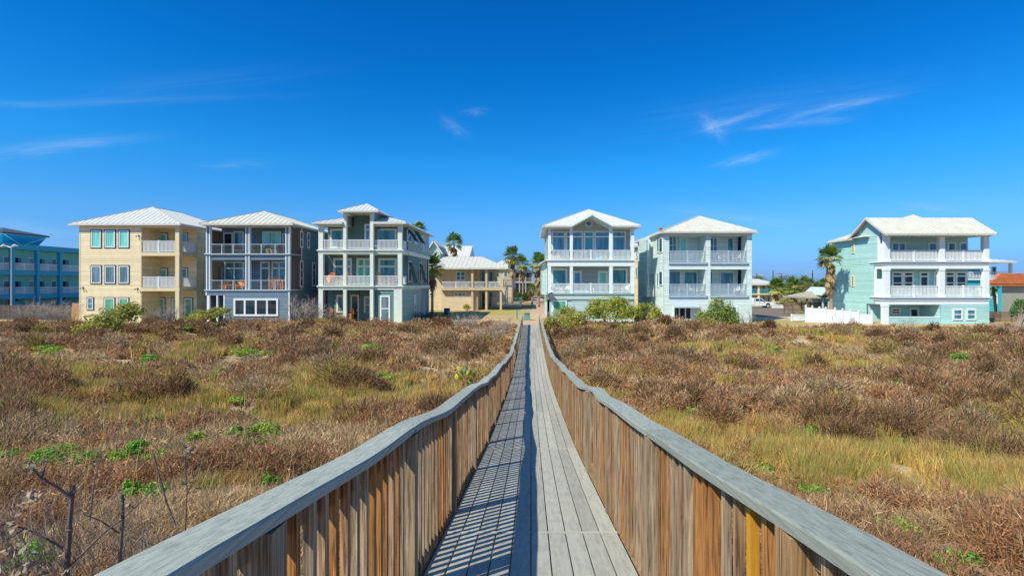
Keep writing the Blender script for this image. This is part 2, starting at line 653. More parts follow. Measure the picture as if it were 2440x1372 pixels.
MT = dict(
    white=paint('white_paint', (.78, .80, .79), .05, .45, dirt=.25),
    vinyl=paint('white_vinyl', (.80, .82, .84), .03, .35),
    roof=paint('pale_metal_roof', (.62, .60, .51), .07, .42, 1.2, dirt=.25, spec=.5),
    roofw=paint('white_metal_roof', (.62, .62, .58), .06, .42, 1.2, dirt=.2, spec=.5),
    cream=paint('cream_siding', (.84, .70, .43), .06, .6, 2.0, (1, 1, 4), board=.11, dirt=.3),
    creamtrim=paint('cream_trim', (.76, .63, .39), .06, .6, dirt=.25),
    navy=paint('navy_trim', (.045, .065, .11), .1, .5),
    blue=paint('slate_blue_siding', (.15, .225, .29), .10, .6, 2.0, (1, 1, 4), board=.08, dirt=.25),
    bluetrim=paint('pale_blue_trim', (.50, .60, .62), .06, .5, dirt=.2),
    sage=paint('dark_sage_siding', (.14, .25, .22), .08, .6, 2.0, (1, 1, 4), board=.07, dirt=.25),
    sagelight=paint('grey_sage_siding', (.36, .46, .41), .08, .6, 2.0, (1, 1, 4), board=.09, dirt=.25),
    sagetrim=paint('pale_sage_trim', (.72, .76, .66), .05, .5, dirt=.3),
    dark=paint('dark_screen', (.018, .022, .028), .2, .35),
    screen=paint('bronze_screen', (.075, .075, .062), .25, .4),
    bluegrey=paint('blue_grey_siding', (.50, .63, .60), .06, .6, 2.0, (1, 1, 4), board=.09, dirt=.2),
    palewhite=paint('pale_blue_white_trim', (.78, .86, .84), .04, .5, dirt=.2),
    greywall=paint('warm_grey_wall', (.42, .43, .41), .06, .6, 2.0, (1, 1, 4), board=.09),
    ice=paint('ice_blue_siding', (.68, .79, .75), .05, .6, 2.0, (1, 1, 4), board=.09, dirt=.2),
    icetrim=paint('grey_blue_trim', (.42, .50, .56), .06, .5),
    aqua=paint('aqua_siding', (.43, .71, .67), .06, .6, 2.0, (1, 1, 4), board=.09, dirt=.2),
    aquatrim=paint('pale_aqua_trim', (.80, .86, .84), .04, .5, dirt=.15),
    beige=paint('beige_siding', (.66, .54, .36), .06, .65, 2.0, (1, 1, 3), board=.05, dirt=.35),
    beigetrim=paint('beige_trim', (.64, .50, .31), .07, .65, dirt=.3),
    motelblue=paint('motel_blue', (.04, .38, .54), .08, .5, dirt=.2),
    motelteal=paint('motel_teal', (.20, .64, .62), .08, .6, dirt=.2),
    shingle=paint('dark_shingle', (.07, .08, .11), .25, .8, 8, bump=.4),
    terracotta=paint('terracotta_tile', (.50, .15, .05), .22, .75, 5, board=.18, dirt=.3),
    stone=paint('grey_stone', (.34, .34, .29), .25, .85, 4, (1, 1, 3), bump=.6, bscale=8, dirt=.4),
    concrete=paint('concrete', (.42, .38, .31), .12, .85, 2, bump=.3, dirt=.4),
    asphalt=paint('sandy_asphalt', (.20, .155, .115), .15, .9, 1.2, bump=.4, bscale=60, dirt=.3),
    sand=paint('sand', (.62, .48, .32), .16, .95, 1.5, bump=.6, bscale=18, dirt=.3),
    brickpath=paint('brick_path', (.52, .36, .24), .2, .9, 4, bump=.5, bscale=12, dirt=.3),
    fencegrey=paint('weathered_fence', (.085, .072, .068), .3, .85, 3, (6, 6, .6), board=.25),
    fenceorange=paint('new_cedar', (.46, .24, .08), .2, .8, 3, (6, 6, .6), board=.2),
    fencebrown=paint('brown_slat', (.19, .12, .09), .25, .85, 3, (1, 6, 6), board=.2),
    orange=paint('orange_stained_wood', (.78, .27, .05), .15, .5, 8, (6, 6, 1)),
    brown=paint('brown_stained_wood', (.17, .105, .06), .2, .55, 8),
    tan=paint('tan_wicker', (.42, .30, .16), .2, .7, 12),
    cyan=paint('turquoise_plastic', (.05, .46, .55), .06, .4),
    navyplastic=paint('navy_plastic', (.012, .03, .12), .1, .4),
    binblue=paint('blue_plastic', (.012, .04, .16), .12, .45),
    boxgreen=paint('green_enamel', (.14, .30, .22), .12, .5, dirt=.3),
    pole=paint('dark_timber_pole', (.07, .055, .045), .2, .85, 3),
    steel=paint('galvanised', (.45, .47, .48), .08, .35, spec=.6),
    black=paint('black_rubber', (.012, .012, .013), .2, .7),
    carwhite=paint('white_car_paint', (.80, .81, .82), .02, .22, spec=.6),
    chrome=paint('bright_metal', (.6, .6, .62), .05, .2, spec=.8),
    lamp=paint('lamp_lens', (.75, .72, .66), .05, .2),
    trunk=paint('palm_trunk', (.36, .25, .16), .3, .9, 6, (1, 1, 5), bump=.8, bscale=10),
    bark=paint('grey_twig', (.40, .33, .28), .3, .9, 9),
    darkbark=paint('dark_stem', (.14, .11, .095), .35, .85, 14, bump=.5),
    dryleaf=paint('curled_dry_leaf', (.30, .24, .18), .35, .85, 12),
    cactus=paint('cactus_pad', (.13, .20, .07), .2, .6, 8),
    cactusflower=paint('yellow_cactus', (.50, .42, .06), .15, .6, 8),
    gmint=glass('pane_mint_blind', (.20, .62, .50), .06, .18),
    ggrey=glass('pane_grey', (.13, .21, .25), .05, .3),
    gteal=glass('pane_teal', (.04, .22, .27), .04, .4),
    gdark=glass('pane_dark', (.012, .035, .05), .04, .5),
    gblue=glass('pane_blue', (.08, .24, .36), .04, .4),
    ggreen=glass('pane_green_blind', (.10, .42, .27), .06, .25),
    strip=paint('pale_joint', (.40, .395, .34), .1, .8),
    leaf=leafmat('leaves', .35), blade=leafmat('dry_blades', .38, .8), frond=leafmat('palm_fronds', .35, .5),
    baluster=wood('weathered_baluster', (.10, .070, .050), (.64, .46, .29), (1.0, .62, .31)),
    post=wood('weathered_post', (.12, .085, .055), (.52, .39, .25), (1.0, .76, .50)),
    yellowwood=wood('new_yellow_pine', (.50, .235, .02), (.70, .36, .035), (1, .9, .8)),
    deck=composite('grey_deck_board', (.31, .305, .27), (.41, .405, .355)),
    cap=composite('grey_handrail', (.23, .25, .215), (.37, .39, .335), (58, .42, 58), .7, .10),
)


# ------------------------------------------------------------------ house kit
def PX(p, y):
    return (p - VX) * y / F


def PZ(q, y):
    return E - (q - VY) * y / F


def fmap(face, w):
    """(a, b, d) -> xyz for a wall facing the sea 'F', left 'L' or right 'R'; d is the distance proud of it"""
    if face == 'F':
        return lambda a, b, d: (a, w - d, b)
    if face == 'L':
        return lambda a, b, d: (w - d, a, b)
    return lambda a, b, d: (w + d, a, b)


def fbox(mb, f, a0, a1, b0, b1, d0, d1):
    p, q = f(a0, b0, d0), f(a1, b1, d1)
    mb.box(p[0], q[0], p[1], q[1], p[2], q[2])


def ring(mb, f, a0, a1, b0, b1, w, d0, d1, bottom=True):
    fbox(mb, f, a0, a1, b1 - w, b1, d0, d1)
    if bottom:
        fbox(mb, f, a0, a1, b0, b0 + w, d0, d1)
    lo = b0 + w if bottom else b0
    fbox(mb, f, a0, a0 + w, lo, b1 - w, d0, d1)
    fbox(mb, f, a1 - w, a1, lo, b1 - w, d0, d1)


def win(root, a0, a1, b0, b1, w, face='F', frame='white', pane='gteal', fw=.08, nx=1, nz=1, trim=None, tw=.09, transom=None, name='window', label=None):
    """a framed opening: frame (the part), its outer trim and its panes (sub-parts)"""
    if a0 > a1: a0, a1 = a1, a0
    if b0 > b1: b0, b1 = b1, b0
    f = fmap(face, w)
    mb = MB()
    ring(mb, f, a0, a1, b0, b1, fw, .004, .075, name == 'window')
    zt = b1
    if transom:
        zt = b1 - transom
        fbox(mb, f, a0 + fw, a1 - fw, zt - fw, zt, .006, .07)
    for i in range(1, nx):
        a = a0 + (a1 - a0) * i / nx
        fbox(mb, f, a - fw * .5, a + fw * .5, b0 + (fw if name == 'window' else 0), (zt - fw) if transom else b1 - fw, .008, .068)
        if transom:
            fbox(mb, f, a - fw * .4, a + fw * .4, zt, b1 - fw, .008, .066)
    for j in range(1, nz):
        b = b0 + (zt - b0) * j / nz
        fbox(mb, f, a0 + fw, a1 - fw, b - fw * .3, b + fw * .3, .010, .064)
    o = mb.build(name, MT[frame], root)
    if label: o['label'] = label
    if trim:
        t = MB()
        ring(t, f, a0 - tw, a1 + tw, b0 - tw, b1 + tw, tw - .002, .002, .060)
        t.build('trim', MT[trim], o)
    p = MB()
    fbox(p, f, a0 + fw * .5, a1 - fw * .5, b0 + (fw * .5 if name == 'window' else .02), b1 - fw * .5, .026, .040)
    p.build('pane', MT[pane], o)
    if name == 'door':
        h = MB()
        fbox(h, f, a1 - fw - .10, a1 - fw - .04, b0 + .95, b0 + 1.1, .041, .11)
        h.build('handle', MT['steel'], o)
    return o


def rail(root, a0, a1, z0, h, w, face='F', mat='white', pitch=.125, posts=(), cable=False, solid=False, bal=.062):
    """balcony railing as one part"""
    if a0 > a1: a0, a1 = a1, a0
    f = fmap(face, w)
    mb = MB()
    if cable:
        fbox(mb, f, a0, a1, z0 + h - .05, z0 + h, -.03, .03)
        for k in range(6):
            fbox(mb, f, a0, a1, z0 + .12 + k * (h - .2) / 6, z0 + .128 + k * (h - .2) / 6, -.004, .004)
        for p in posts:
            fbox(mb, f, p - .03, p + .03, z0, z0 + h - .05, -.03, .03)
    else:
        fbox(mb, f, a0, a1, z0 + h - .075, z0 + h, -.045, .045)
        fbox(mb, f, a0, a1, z0 + .07, z0 + .125, -.03, .03)
        if solid:
            fbox(mb, f, a0, a1, z0 + .125, z0 + h - .075, -.02, .02)
        else:
            n = max(2, int((a1 - a0) / pitch))
            for i in range(1, n):
                a = a0 + (a1 - a0) * i / n
                fbox(mb, f, a - bal / 2, a + bal / 2, z0 + .125, z0 + h - .075, -.018, .018)
        for p in posts:
            fbox(mb, f, p - .06, p + .06, z0, z0 + h + .06, -.06, .06)
    return mb.build('balcony_railing', MT[mat], root)


def post(root, x0, x1, y0, y1, z0, z1, mat, cap=.0, name='post'):
    mb = MB().box(x0, x1, y0, y1, z0, z1)
    if cap:
        mb.box(x0 - cap, x1 + cap, y0 - cap, y1 + cap, z1 - .18, z1 - .02)
        mb.box(x0 - cap, x1 + cap, y0 - cap, y1 + cap, z0 + .004, z0 + .22)
    return mb.build(name, MT[mat], root)


def hip(mb, x0, x1, y0, y1, ze, A, B, seam=.46, fascia=.17, box=True):
    """hip roof over a rectangle; ridge from A (front) to B (back)"""
    a, b, c, d = (x0, y0, ze), (x1, y0, ze), (x1, y1, ze), (x0, y1, ze)
    mb.roofface([a, b, A], seam)
    mb.roofface([b, c, B, A] if (Vector(A) - Vector(B)).length > .02 else [b, c, A], seam)
    mb.roofface([c, d, B], seam)
    mb.roofface([d, a, A, B] if (Vector(A) - Vector(B)).length > .02 else [d, a, A], seam)
    for p, q in ((a, A), (b, A), (c, B), (d, B), (A, B)):
        if (Vector(p) - Vector(q)).length > .1:
            mb.bar(Vector(p) + Vector((0, 0, .02)), Vector(q) + Vector((0, 0, .02)), .12, .05)
    if box:
        mb.box(x0, x1, y0, y1, ze - fascia, ze - .004)
    return mb


# ================================================================== cream house
Y = 50.0
y, yb, yk = Y, 52.6, 61.5
xl, xi, xr = PX(190, y), PX(337, y), PX(428, y)
H = thing('beach_house', 'cream three storey house with blue trimmed windows, left of the slate blue house', 'house', ((xl + xr) / 2, 56, 0), 'beach houses along the dune')
zt = PZ(536, y)
mb = MB()
mb.siding((xl, y), (xi, y), -.4, zt)
mb.siding((xi, y), (xi, yb), -.4, zt)
mb.siding((xi, yb), (xr, yb), -.4, zt)
mb.siding((xr, yb), (xr, yk), -.4, zt)
mb.siding((xr, yk), (xl, yk), -.4, zt)
mb.siding((xl, yk), (xl, y), -.4, zt)
mb.build('wall', MT['cream'], H)
mb = MB()
mb.box(xl - .03, xl + .10, y - .035, y + .1, -.4, zt)
mb.box(xi - .10, xi + .03, y - .035, y - .026, -.4, zt)
mb.build('corner_board', MT['creamtrim'], H)
for (a, b) in ((601.3, 609.5), (685.5, 693.5)):
    MB().box(xi + .03, xr + .02, y - .05, yb - .03, PZ(b, y), PZ(a, y)).build('balcony_slab', MT['creamtrim'], H)
MB().box(xi + .03, xr + .02, y - .05, yb - .03, PZ(542, y), zt).build('beam', MT['creamtrim'], H)
MB().box(xi + .03, xr + .1, y - .05, yb - .03, -.4, .12).build('patio_slab', MT['concrete'], H)
levels = [(0.12, PZ(693.5, y)), (PZ(685.5, y), PZ(609.5, y)), (PZ(601.3, y), PZ(542, y))]
for (a, b) in levels:
    post(H, PX(418, y), PX(427.6, y), y - .04, y + .37, a, b, 'creamtrim')
for (top, bot) in ((574, 601.3), (659.4, 685.5)):
    h = PZ(top, y) - PZ(bot, y)
    rail(H, xi + .04, PX(418, y), PZ(bot, y), h, y + .05, posts=[PX(378, y)])
    rail(H, y + .4, yb - .04, PZ(bot, y), h, xr - .08, 'R')
for (q0, q1, pane) in ((548.6, 589.8, 'gmint'), (633.6, 675, 'ggrey')):
    for (p0, p1) in ((218.4, 241.4), (251, 275), (284.4, 307.6)):
        win(H, PX(p0, y), PX(p1, y), PZ(q1, y), PZ(q0, y), y - .0, 'F', 'white', pane, .09, trim='navy', tw=.08)
win(H, PX(209.6, y), PX(222.8, y), PZ(737, y), PZ(709.5, y), y, 'F', 'white', 'gblue', .08, nz=2, trim='navy', tw=.08)
for (p0, p1) in ((250, 273.5), (283.8, 306.8)):
    win(H, PX(p0, y), PX(p1, y), PZ(756, y), PZ(710, y), y, 'F', 'white', 'ggreen', .10, trim='navy', tw=.08)
for k, (zf, q) in enumerate(((PZ(601.3, y), 551), (PZ(685.5, y), 635))):
    win(H, PX(349, yb), PX(361.5, yb), PZ(q + 42, yb), PZ(q, yb), yb, 'F', 'white', 'ggreen', .07, trim='navy', tw=.07)
    win(H, PX(377, yb), PX(399.5, yb), zf + .02, PZ(q + 5, yb), yb, 'F', 'white', 'gmint', .16, trim='navy', tw=.08, name='door')
    win(H, PX(425, yb), PX(447, yb), PZ(q + 40, yb), PZ(q + 4, yb), yb, 'F', 'white', 'gteal', .09, trim='navy', tw=.07)
for (p0, p1) in ((379.5, 393), (410, 430), (440, 459)):
    win(H, PX(p0, yb), PX(p1, yb), .16, PZ(710, yb), yb, 'F', 'white', 'ggreen', .12, trim='navy', tw=.08, name='door')
for (b0, q0, q1) in ((56.2, 636, 678), (56.2, 550, 590)):
    win(H, b0, b0 + 1.0, PZ(q1, 56), PZ(q0, 56), xr, 'R', 'white', 'gdark', .08, trim='navy', tw=.08)
for (p, q) in ((331, 561), (199, 685), (328, 687)):
    m = MB()
    c = Vector((PX(p, y), y - .06, PZ(q, y)))
    m.box(c.x - .07, c.x + .07, y - .06, y - .024, c.z - .07, c.z + .07)
    for s in (-1, 1):
        m.tube([c, c + Vector((s * .10, -.08, -.03))], .02, 5)
        m.tube([c + Vector((s * .10, -.08, -.03)), c + Vector((s * .14, -.15, -.14))], [.03, .06], 7)
    m.build('floodlight', MT['brown'], H)
mb = MB()
ze = PZ(532.5, y - .45)
yr = 53.2
xc = (xl + xr) / 2
zr = PZ(493.5, yr)
hip(mb, xl - .75, xr + .40, y - .45, yk + .5, ze, (PX(363, yr), yr, zr), (PX(363, yr), 57.2, zr), .5)
mb.build('roof', MT['roofw'], H)

# ================================================================== slate blue house
Y = 49.5
y, yb, yk = Y, 52.0, 61.0
xl, xr = PX(491, y), PX(690, y)
H = thing('beach_house', 'slate blue three storey house with cable railings, between cream and sage houses', 'house', ((xl + xr) / 2, 56, 0), 'beach houses along the dune')
zt = PZ(534.5, y)
zd1, zd2 = PZ(690, y), PZ(604, y)
xm0, xm1 = PX(584.7, y), PX(594.7, y)
xo = PX(535, y)
mb = MB()
mb.siding((xo, y), (xr, y), -.4, zd1 - .08, .14, .024)
mb.siding((xl, y), (xo, y), PZ(703.6, y), zd1 - .08, .14, .024)
mb.siding((xo, y + 1.6), (xo, y), -.4, PZ(703.6, y), .14, .024)
mb.siding((xl, y + 1.6), (xo, y + 1.6), -.4, PZ(703.6, y), .14, .024)
mb.siding((xl, yb), (xr, yb), zd1, zt, .14, .024)
mb.siding((xr, yb), (xr, yk), -.4, zt, .14, .024)
mb.siding((xr, y), (xr, yb), -.4, zd1 - .08, .14, .024)
mb.siding((xr, yk), (xl, yk), -.4, zt, .14, .024)
mb.siding((xl, yk), (xl, y), -.4, zd1, .14, .024)
mb.siding((xl, yk), (xl, yb), zd1, zt, .14, .024)
mb.box(xl + .03, xr - .03, y + .02, yb - .02, zd1 - .30, zd1 - .09)
mb.box(xl + .25, xr - .25, y + .05, y + .2, zd2 - .62, zd2 - .13)
mb.siding((xl, y + .35), (xl, y + .0), zd1, zt, .14, .024)
mb.build('wall', MT['blue'], H)
for zd in (zd1, zd2):
    mb = MB()
    mb.box(xl - .12, xr + .12, y - .14, yb - .03, zd - .085, zd)
    mb.box(xl - .05, xr + .05, y - .06, y + .05, zd - .20, zd - .09)
    mb.build('balcony_slab', MT['bluetrim'], H)
MB().box(xl, xr, y - .02, y + .25, PZ(541, y), zt).build('beam', MT['bluetrim'], H)
for (z0, z1) in ((zd1, zd2 - .20), (zd2, PZ(541, y))):
    for (p0, p1) in ((491, 500.6), (584.7, 594.7), (680, 690)):
        a, b = PX(p0, y), PX(p1, y)
        po = MB()
        po.box(a + .09, b - .09, y - .005, y + .3, z0, z1)
        o = po.build('post', MT['blue'], H)
        t = MB()
        t.box(a, a + .09, y - .02, y + .32, z0 + .002, z1)
        t.box(b - .09, b, y - .02, y + .32, z0 + .002, z1)
        t.build('trim', MT['palewhite'], o)
    for (a, b, ps) in ((PX(500.6, y), xm0, (528, 555)), (xm1, PX(680, y), (622, 655))):
        rail(H, a, b, z0, PZ(581.4, y) - PZ(604, y), y + .05, mat='bluetrim', cable=True, posts=[PX(p, y) for p in ps])
    # slatted side screen of the balcony
    m = MB()
    n = 26
    for i in range(n):
        z = z0 + .05 + (z1 - z0 - .25) * i / n
        m.box(xr - .07, xr - .03, y + .33, yb - .04, z, z + .075)
    m.build('slatted_screen', MT['fencebrown'], H)
    m = MB()
    for i in range(n):
        z = z0 + .05 + (z1 - z0 - .25) * i / n
        m.box(xl + .03, xl + .07, y + .37, yb - .04, z, z + .085)
    m.build('slatted_screen', MT['fencebrown'], H)
for (p0, p1, z1) in ((493.5, 499.5, 703.6), (516, 518.8, 703.6), (532.8, 535.8, 703.6)):
    post(H, PX(p0, y), PX(p1, y), y - .03, y + .2, -.4, PZ(z1, y) - .003, 'white')
mb = MB()
mb.box(xr - .10, xr + .03, y - .045, y - .022, -.4, zd1 - .205)
mb.box(xl - .03, xl + .10, y - .045, y - .022, PZ(703, y), zd1 - .205)
mb.box(xr + .022, xr + .045, yb - .05, yb + .10, zd1, zt)
mb.build('corner_board', MT['white'], H)
mb = MB()
ty0, ty1 = PZ(619.5, y), zd2 - .2
n = 34
for i in range(n):
    a = PX(501, y) + (PX(680, y) - PX(501, y)) * i / n
    b = a + (PX(680, y) - PX(501, y)) / n
    if b > xm0 - .02 and a < xm1 + .02:
        continue
    mb.box(a, b - .012, y + .10, y + .14, ty0 + .09, ty1)
    mb.face([(a, y + .10, ty0 + .09), (a + (b - a) * .25, y + .10, ty0 + .015), (a + (b - a) * .75, y + .10, ty0 + .015), (b - .012, y + .10, ty0 + .09)])
mb.build('awning', MT['blue'], H)
w0, w1 = PX(557.6, y), PX(663.6, y)
win(H, w0, w1, PZ(752.8, y), PZ(711, y), y - .018, 'F', 'white', 'gdark', .17, nx=4)
# balcony back wall
win(H, PX(533, yb), PX(556, yb), zd2 + .03, PZ(554, yb), yb - .018, 'F', 'white', 'gdark', .14, name='door')
win(H, PX(558, yb), PX(581.5, yb), PZ(600, yb), PZ(551.5, yb), yb - .018, 'F', 'white', 'gteal', .10)
win(H, PX(626, yb), PX(671, yb), PZ(600, yb), PZ(551.5, yb), yb - .018, 'F', 'white', 'gmint', .10, nx=2)
win(H, PX(674, yb), PX(684, yb), zd2 + .03, PZ(556, yb), yb - .018, 'F', 'white', 'gdark', .12, name='door')
win(H, PX(535, yb), PX(583, yb), zd1 + .1, PZ(623, yb), yb - .018, 'F', 'white', 'gteal', .15, nx=2, transom=.62)
win(H, PX(621, yb), PX(644, yb), zd1 + .03, PZ(623, yb), yb - .018, 'F', 'white', 'gdark', .14, transom=.62, name='door')
win(H, PX(648, yb), PX(684, yb), zd1 + .1, PZ(623, yb), yb - .018, 'F', 'white', 'gteal', .13, nx=2, transom=.62)
for (p0, p1, q0, q1, nz) in ((713.8, 720.8, 551, 590.5, 2), (730.5, 737, 554, 592, 2), (713.5, 721, 621, 684, 3), (743, 751, 625, 682, 3), (718, 727, 711, 745, 2), (743, 751, 710, 742, 2)):
    ya, yb2 = xr * F / (p0 - VX), xr * F / (p1 - VX)
    ym = (ya + yb2) / 2
    win(H, ya, yb2, PZ(q1, ym), PZ(q0, ym), xr + .018, 'R', 'white', 'gdark' if q0 < 700 else 'ggreen', .13, nz=nz)
mb = MB()
ze, yr = PZ(532, y - .5), 52.3
zr = PZ(503.5, yr)
xa = PX(629, yr)
hip(mb, PX(473.5, y - .5), PX(697.8, y - .5), y - .5, yk + .5, ze, (xa, yr, zr), (xa, 57.5, zr), .5)
mb.build('roof', MT['roof'], H)

# ================================================================== sage house with lookout tower
Y = 50.0
y, yb, yk = Y, 52.4, 63.3
xl, xr = PX(758.7, y), PX(957.8, y)
H = thing('beach_house', 'sage green three storey house with small square lookout tower and open black storm shutters', 'house', ((xl + xr) / 2, 57, 0), 'beach houses along the dune')
zt, zd1, zd2 = PZ(531, y), PZ(680, y), PZ(594.5, y)
cx0, cx1 = PX(820, y), PX(891.5, y)
ysp = 58.6                                            # where the dark side porch begins
mb = MB()
mb.siding((xl, yb), (xr, yb), zd1, zt, .16)
mb.siding((xl, yb), (PX(891.5, y), yb), -.4, zd1, .16)
mb.siding((PX(891.5, y), y + .1), (PX(940, y), y + .1), -.4, zd1 - .3, .16)
mb.siding((PX(891.5, y), yb), (PX(891.5, y), y + .1), -.4, zd1 - .3, .16)
mb.siding((xl, yk), (xl, yb), -.4, zt, .16)
mb.siding((xr, yk), (xl, yk), -.4, zt, .16)
mb.siding((xr, yb), (xr, ysp), zd1, zd2 - .3, .16)
mb.build('wall', MT['sage'], H)
mb = MB()
mb.siding((xr, y + .3), (xr, ysp), -.4, zd1 - .3, .16)
mb.siding((xr, yb), (xr, yk), zd2, zt, .16)
mb.siding((xr - 1.8, ysp), (xr - 1.8, yk), -.4, zd2 - .3, .16)
mb.build('wall', MT['sagelight'], H)['label'] = 'grey green side siding'
mb = MB()
tzt = PZ(509, y)
mb.siding((PX(826, y), yb - .4), (PX(884, y), yb - .4), zd2 + .02, tzt, .16)
mb.build('tower_wall', MT['sage'], H)
for zd in (zd1, zd2):
    m = MB()
    m.box(xl - .12, xr + .16, y - .14, yb - .03, zd - .13, zd)
    m.box(xl - .02, xr + .02, y - .02, yb - .03, zd - .42, zd - .131)
    m.box(cx0 - .1, cx1 + .1, y - .42, y - .141, zd - .131, zd + .002)
    m.box(cx0, cx1, y - .28, y - .021, zd - .42, zd - .132)
    m.box(xr - .05, xr + .10, yb - .029, yk, zd - .40, zd - .02)
    m.build('balcony_slab', MT['sagetrim'], H)
MB().box(xl, cx0 - .003, y - .02, y + .3, PZ(539, y), zt).build('beam', MT['sagetrim'], H)
MB().box(cx1 + .003, xr, y - .02, y + .3, PZ(539, y), zt).build('beam', MT['sagetrim'], H)
lv = [(-.4, zd1 - .42), (zd1, zd2 - .42), (zd2, PZ(539, y))]
for k, (z0, z1) in enumerate(lv):
    post(H, xl, PX(769.5, y), y - .01, y + .4, z0, z1, 'sagetrim')
    post(H, PX(947.5, y) if k else PX(938.5, y), xr - .004, y - .01, y + .4, z0, z1, 'sagetrim')
    top = tzt if k == 2 else z1
    post(H, cx0 + .004, PX(827.6, y), y - .27, y + .1, z0, top, 'sagetrim')
    post(H, PX(883.4, y), cx1 - .004, y - .27, y + .1, z0, top, 'sagetrim')
    if k:
        h = PZ(572, y) - PZ(595, y)
        rail(H, PX(770, y), cx0, z0, h, y + .06, bal=.05)
        rail(H, PX(828, y), PX(883.2, y), z0, h, y - .16, bal=.05)
        rail(H, cx1, PX(947, y), z0, h, y + .06, bal=.05)
        rail(H, y + .45, yb - .05, z0, h, xr - .1, 'R', bal=.05)
W_ = 'sagetrim'
win(H, PX(787, yb), PX(822, yb), zd2 + .25, PZ(545, yb), yb - .02, 'F', W_, 'gteal', .20)
win(H, PX(869, yb - .4), PX(884, yb - .4), zd2 + .03, PZ(534, yb - .4), yb - .42, 'F', 'white', 'gblue', .16, transom=.5, name='door')
win(H, PX(899, yb), PX(946, yb), zd2 + .15, PZ(545, yb), yb - .02, 'F', W_, 'gteal', .20)
win(H, PX(795, yb), PX(839, yb), zd1 + .3, PZ(615, yb), yb - .02, 'F', W_, 'gteal', .20, transom=.75)
win(H, PX(850, yb), PX(887, yb), zd1 + .03, PZ(615, yb), yb - .02, 'F', W_, 'ggreen', .20, nx=2, transom=.75, name='door')
win(H, PX(902, yb), PX(946, yb), zd1 + .3, PZ(615, yb), yb - .02, 'F', W_, 'gteal', .20, transom=.75)
win(H, PX(802, yb), PX(822, yb), .8, PZ(702, yb), yb - .02, 'F', W_, 'ggrey', .2)
win(H, PX(868, yb), PX(884, yb), .8, PZ(706, yb), yb - .02, 'F', W_, 'ggrey', .14, nz=2)
win(H, PX(836, yb), PX(856, yb), .1, PZ(702, yb), yb - .02, 'F', W_, 'gdark', .14, name='door')
win(H, PX(905, y), PX(929.5, y), .1, PZ(703.6, y), y + .08, 'F', 'white', 'ggrey', .16, nz=2, name='door', label='grey panelled door in white frame')
for (a, b) in ((PX(769.5, y), cx0), (PX(828, y), PX(883, y))):     # insect screens of the ground porch
    m = MB()
    z1 = zd1 - .42
    for x in (a + .03, (a + b) / 2, b - .03):
        m.box(x - .035, x + .035, y + .06, y + .10, -.2, z1)
    m.box(a + .07, b - .07, y + .062, y + .098, .95, 1.02)
    m.build('screen_frame', MT['dark'], H)
# side wall: windows under propped shutters, then the rear porch
def yside(p):
    return xr * F / (p - VX)


for (p0, p1, q0, q1) in ((969, 978, 549, 577), (985.5, 995, 553, 582)):
    a, b = yside(p0), yside(p1)
    ym = (a + b) / 2
    win(H, a, b, PZ(q1, ym), PZ(q0, ym), xr + .02, 'R', 'white', 'gteal', .1)
    zt_, zb_ = PZ(q0 - 1, ym), PZ(q1 - 2, ym)
    m = MB()
    n = 11
    for i in range(n):
        t = (i + .5) / n
        m.box(xr + .08 + .75 * t - .02, xr + .08 + .75 * t + .05, a + .03, b - .03, zt_ + (zb_ - zt_) * t - .035, zt_ + (zb_ - zt_) * t + .03)
    for yy in (a, b - .05):
        m.bar((xr + .08, yy + .025, zt_), (xr + .86, yy + .025, zb_), .06, .05)
    m.build('storm_shutter', MT['black'], H)
for (p0, p1) in ((1002.5, 1006), (1007.5, 1011), (1013, 1016), (1018, 1021)):
    a, b = yside(p0), yside(p1)
    ym = (a + b) / 2
    win(H, a, b, PZ(599, ym), PZ(562, ym), xr + .02, 'R', 'white', 'gblue', .1)
for (p0, p1, q0, q1) in ((972, 978.5, 622, 672), (998, 1002.5, 626, 672)):
    a, b = yside(p0), yside(p1)
    ym = (a + b) / 2
    win(H, a, b, PZ(q1, ym), PZ(q0, ym), xr + .02, 'R', 'white', 'gdark', .11)
    zt_, zb_ = PZ(q0 + 2, ym), PZ(q1 + 2, ym)
    m = MB()
    for i in range(16):
        t = (i + .5) / 16
        m.box(xr + .08 + .6 * t - .02, xr + .08 + .6 * t + .05, a + .03, b - .03, zt_ + (zb_ - zt_) * t - .045, zt_ + (zb_ - zt_) * t + .04)
    for yy in (a, b - .05):
        m.bar((xr + .08, yy + .025, zt_), (xr + .70, yy + .025, zb_), .06, .05)
    m.build('storm_shutter', MT['black'], H)
win(H, yside(985), yside(990.5), .1, PZ(702, 57), xr + .02, 'R', 'white', 'ggrey', .12, name='door')
for k, (z0, z1) in enumerate(lv[:2]):
    for p in (1005.5, 1010.5, 1015.5, 1021.8):
        post(H, xr - .2, xr + .01, yside(p) - .1, yside(p) + .1, z0, z1, 'sagetrim')
    if k:
        MB().box(xr - .12, xr - .09, ysp + .1, yk - .2, z0 + .02, z1).build('porch_screen', MT['dark'], H)
mb = MB()
ye = y - .5
ze = PZ(529.3, ye)
ex0, ex1, ey1 = PX(743, ye), PX(968, ye), yk + .55
zr, yr = ze + 1.42, 54.4
xcr = (ex0 + ex1) / 2
A, B = (xcr, yr, zr), (xcr, 59.8, zr)
yl_ = ye + (yr - ye) * (cx0 - ex0) / (xcr - ex0)
yr_ = ye + (yr - ye) * (ex1 - cx1) / (ex1 - xcr)
zl_, zr_ = ze + (zr - ze) * (cx0 - ex0) / (xcr - ex0), ze + (zr - ze) * (ex1 - cx1) / (ex1 - xcr)
mb.roofface([(ex0, ye, ze), (cx0, ye, ze), (cx0, yl_, zl_)], .5)
mb.roofface([(cx1, ye, ze), (ex1, ye, ze), (cx1, yr_, zr_)], .5)
mb.face([(cx0, yl_, zl_), (cx1, yr_, zr_), A])
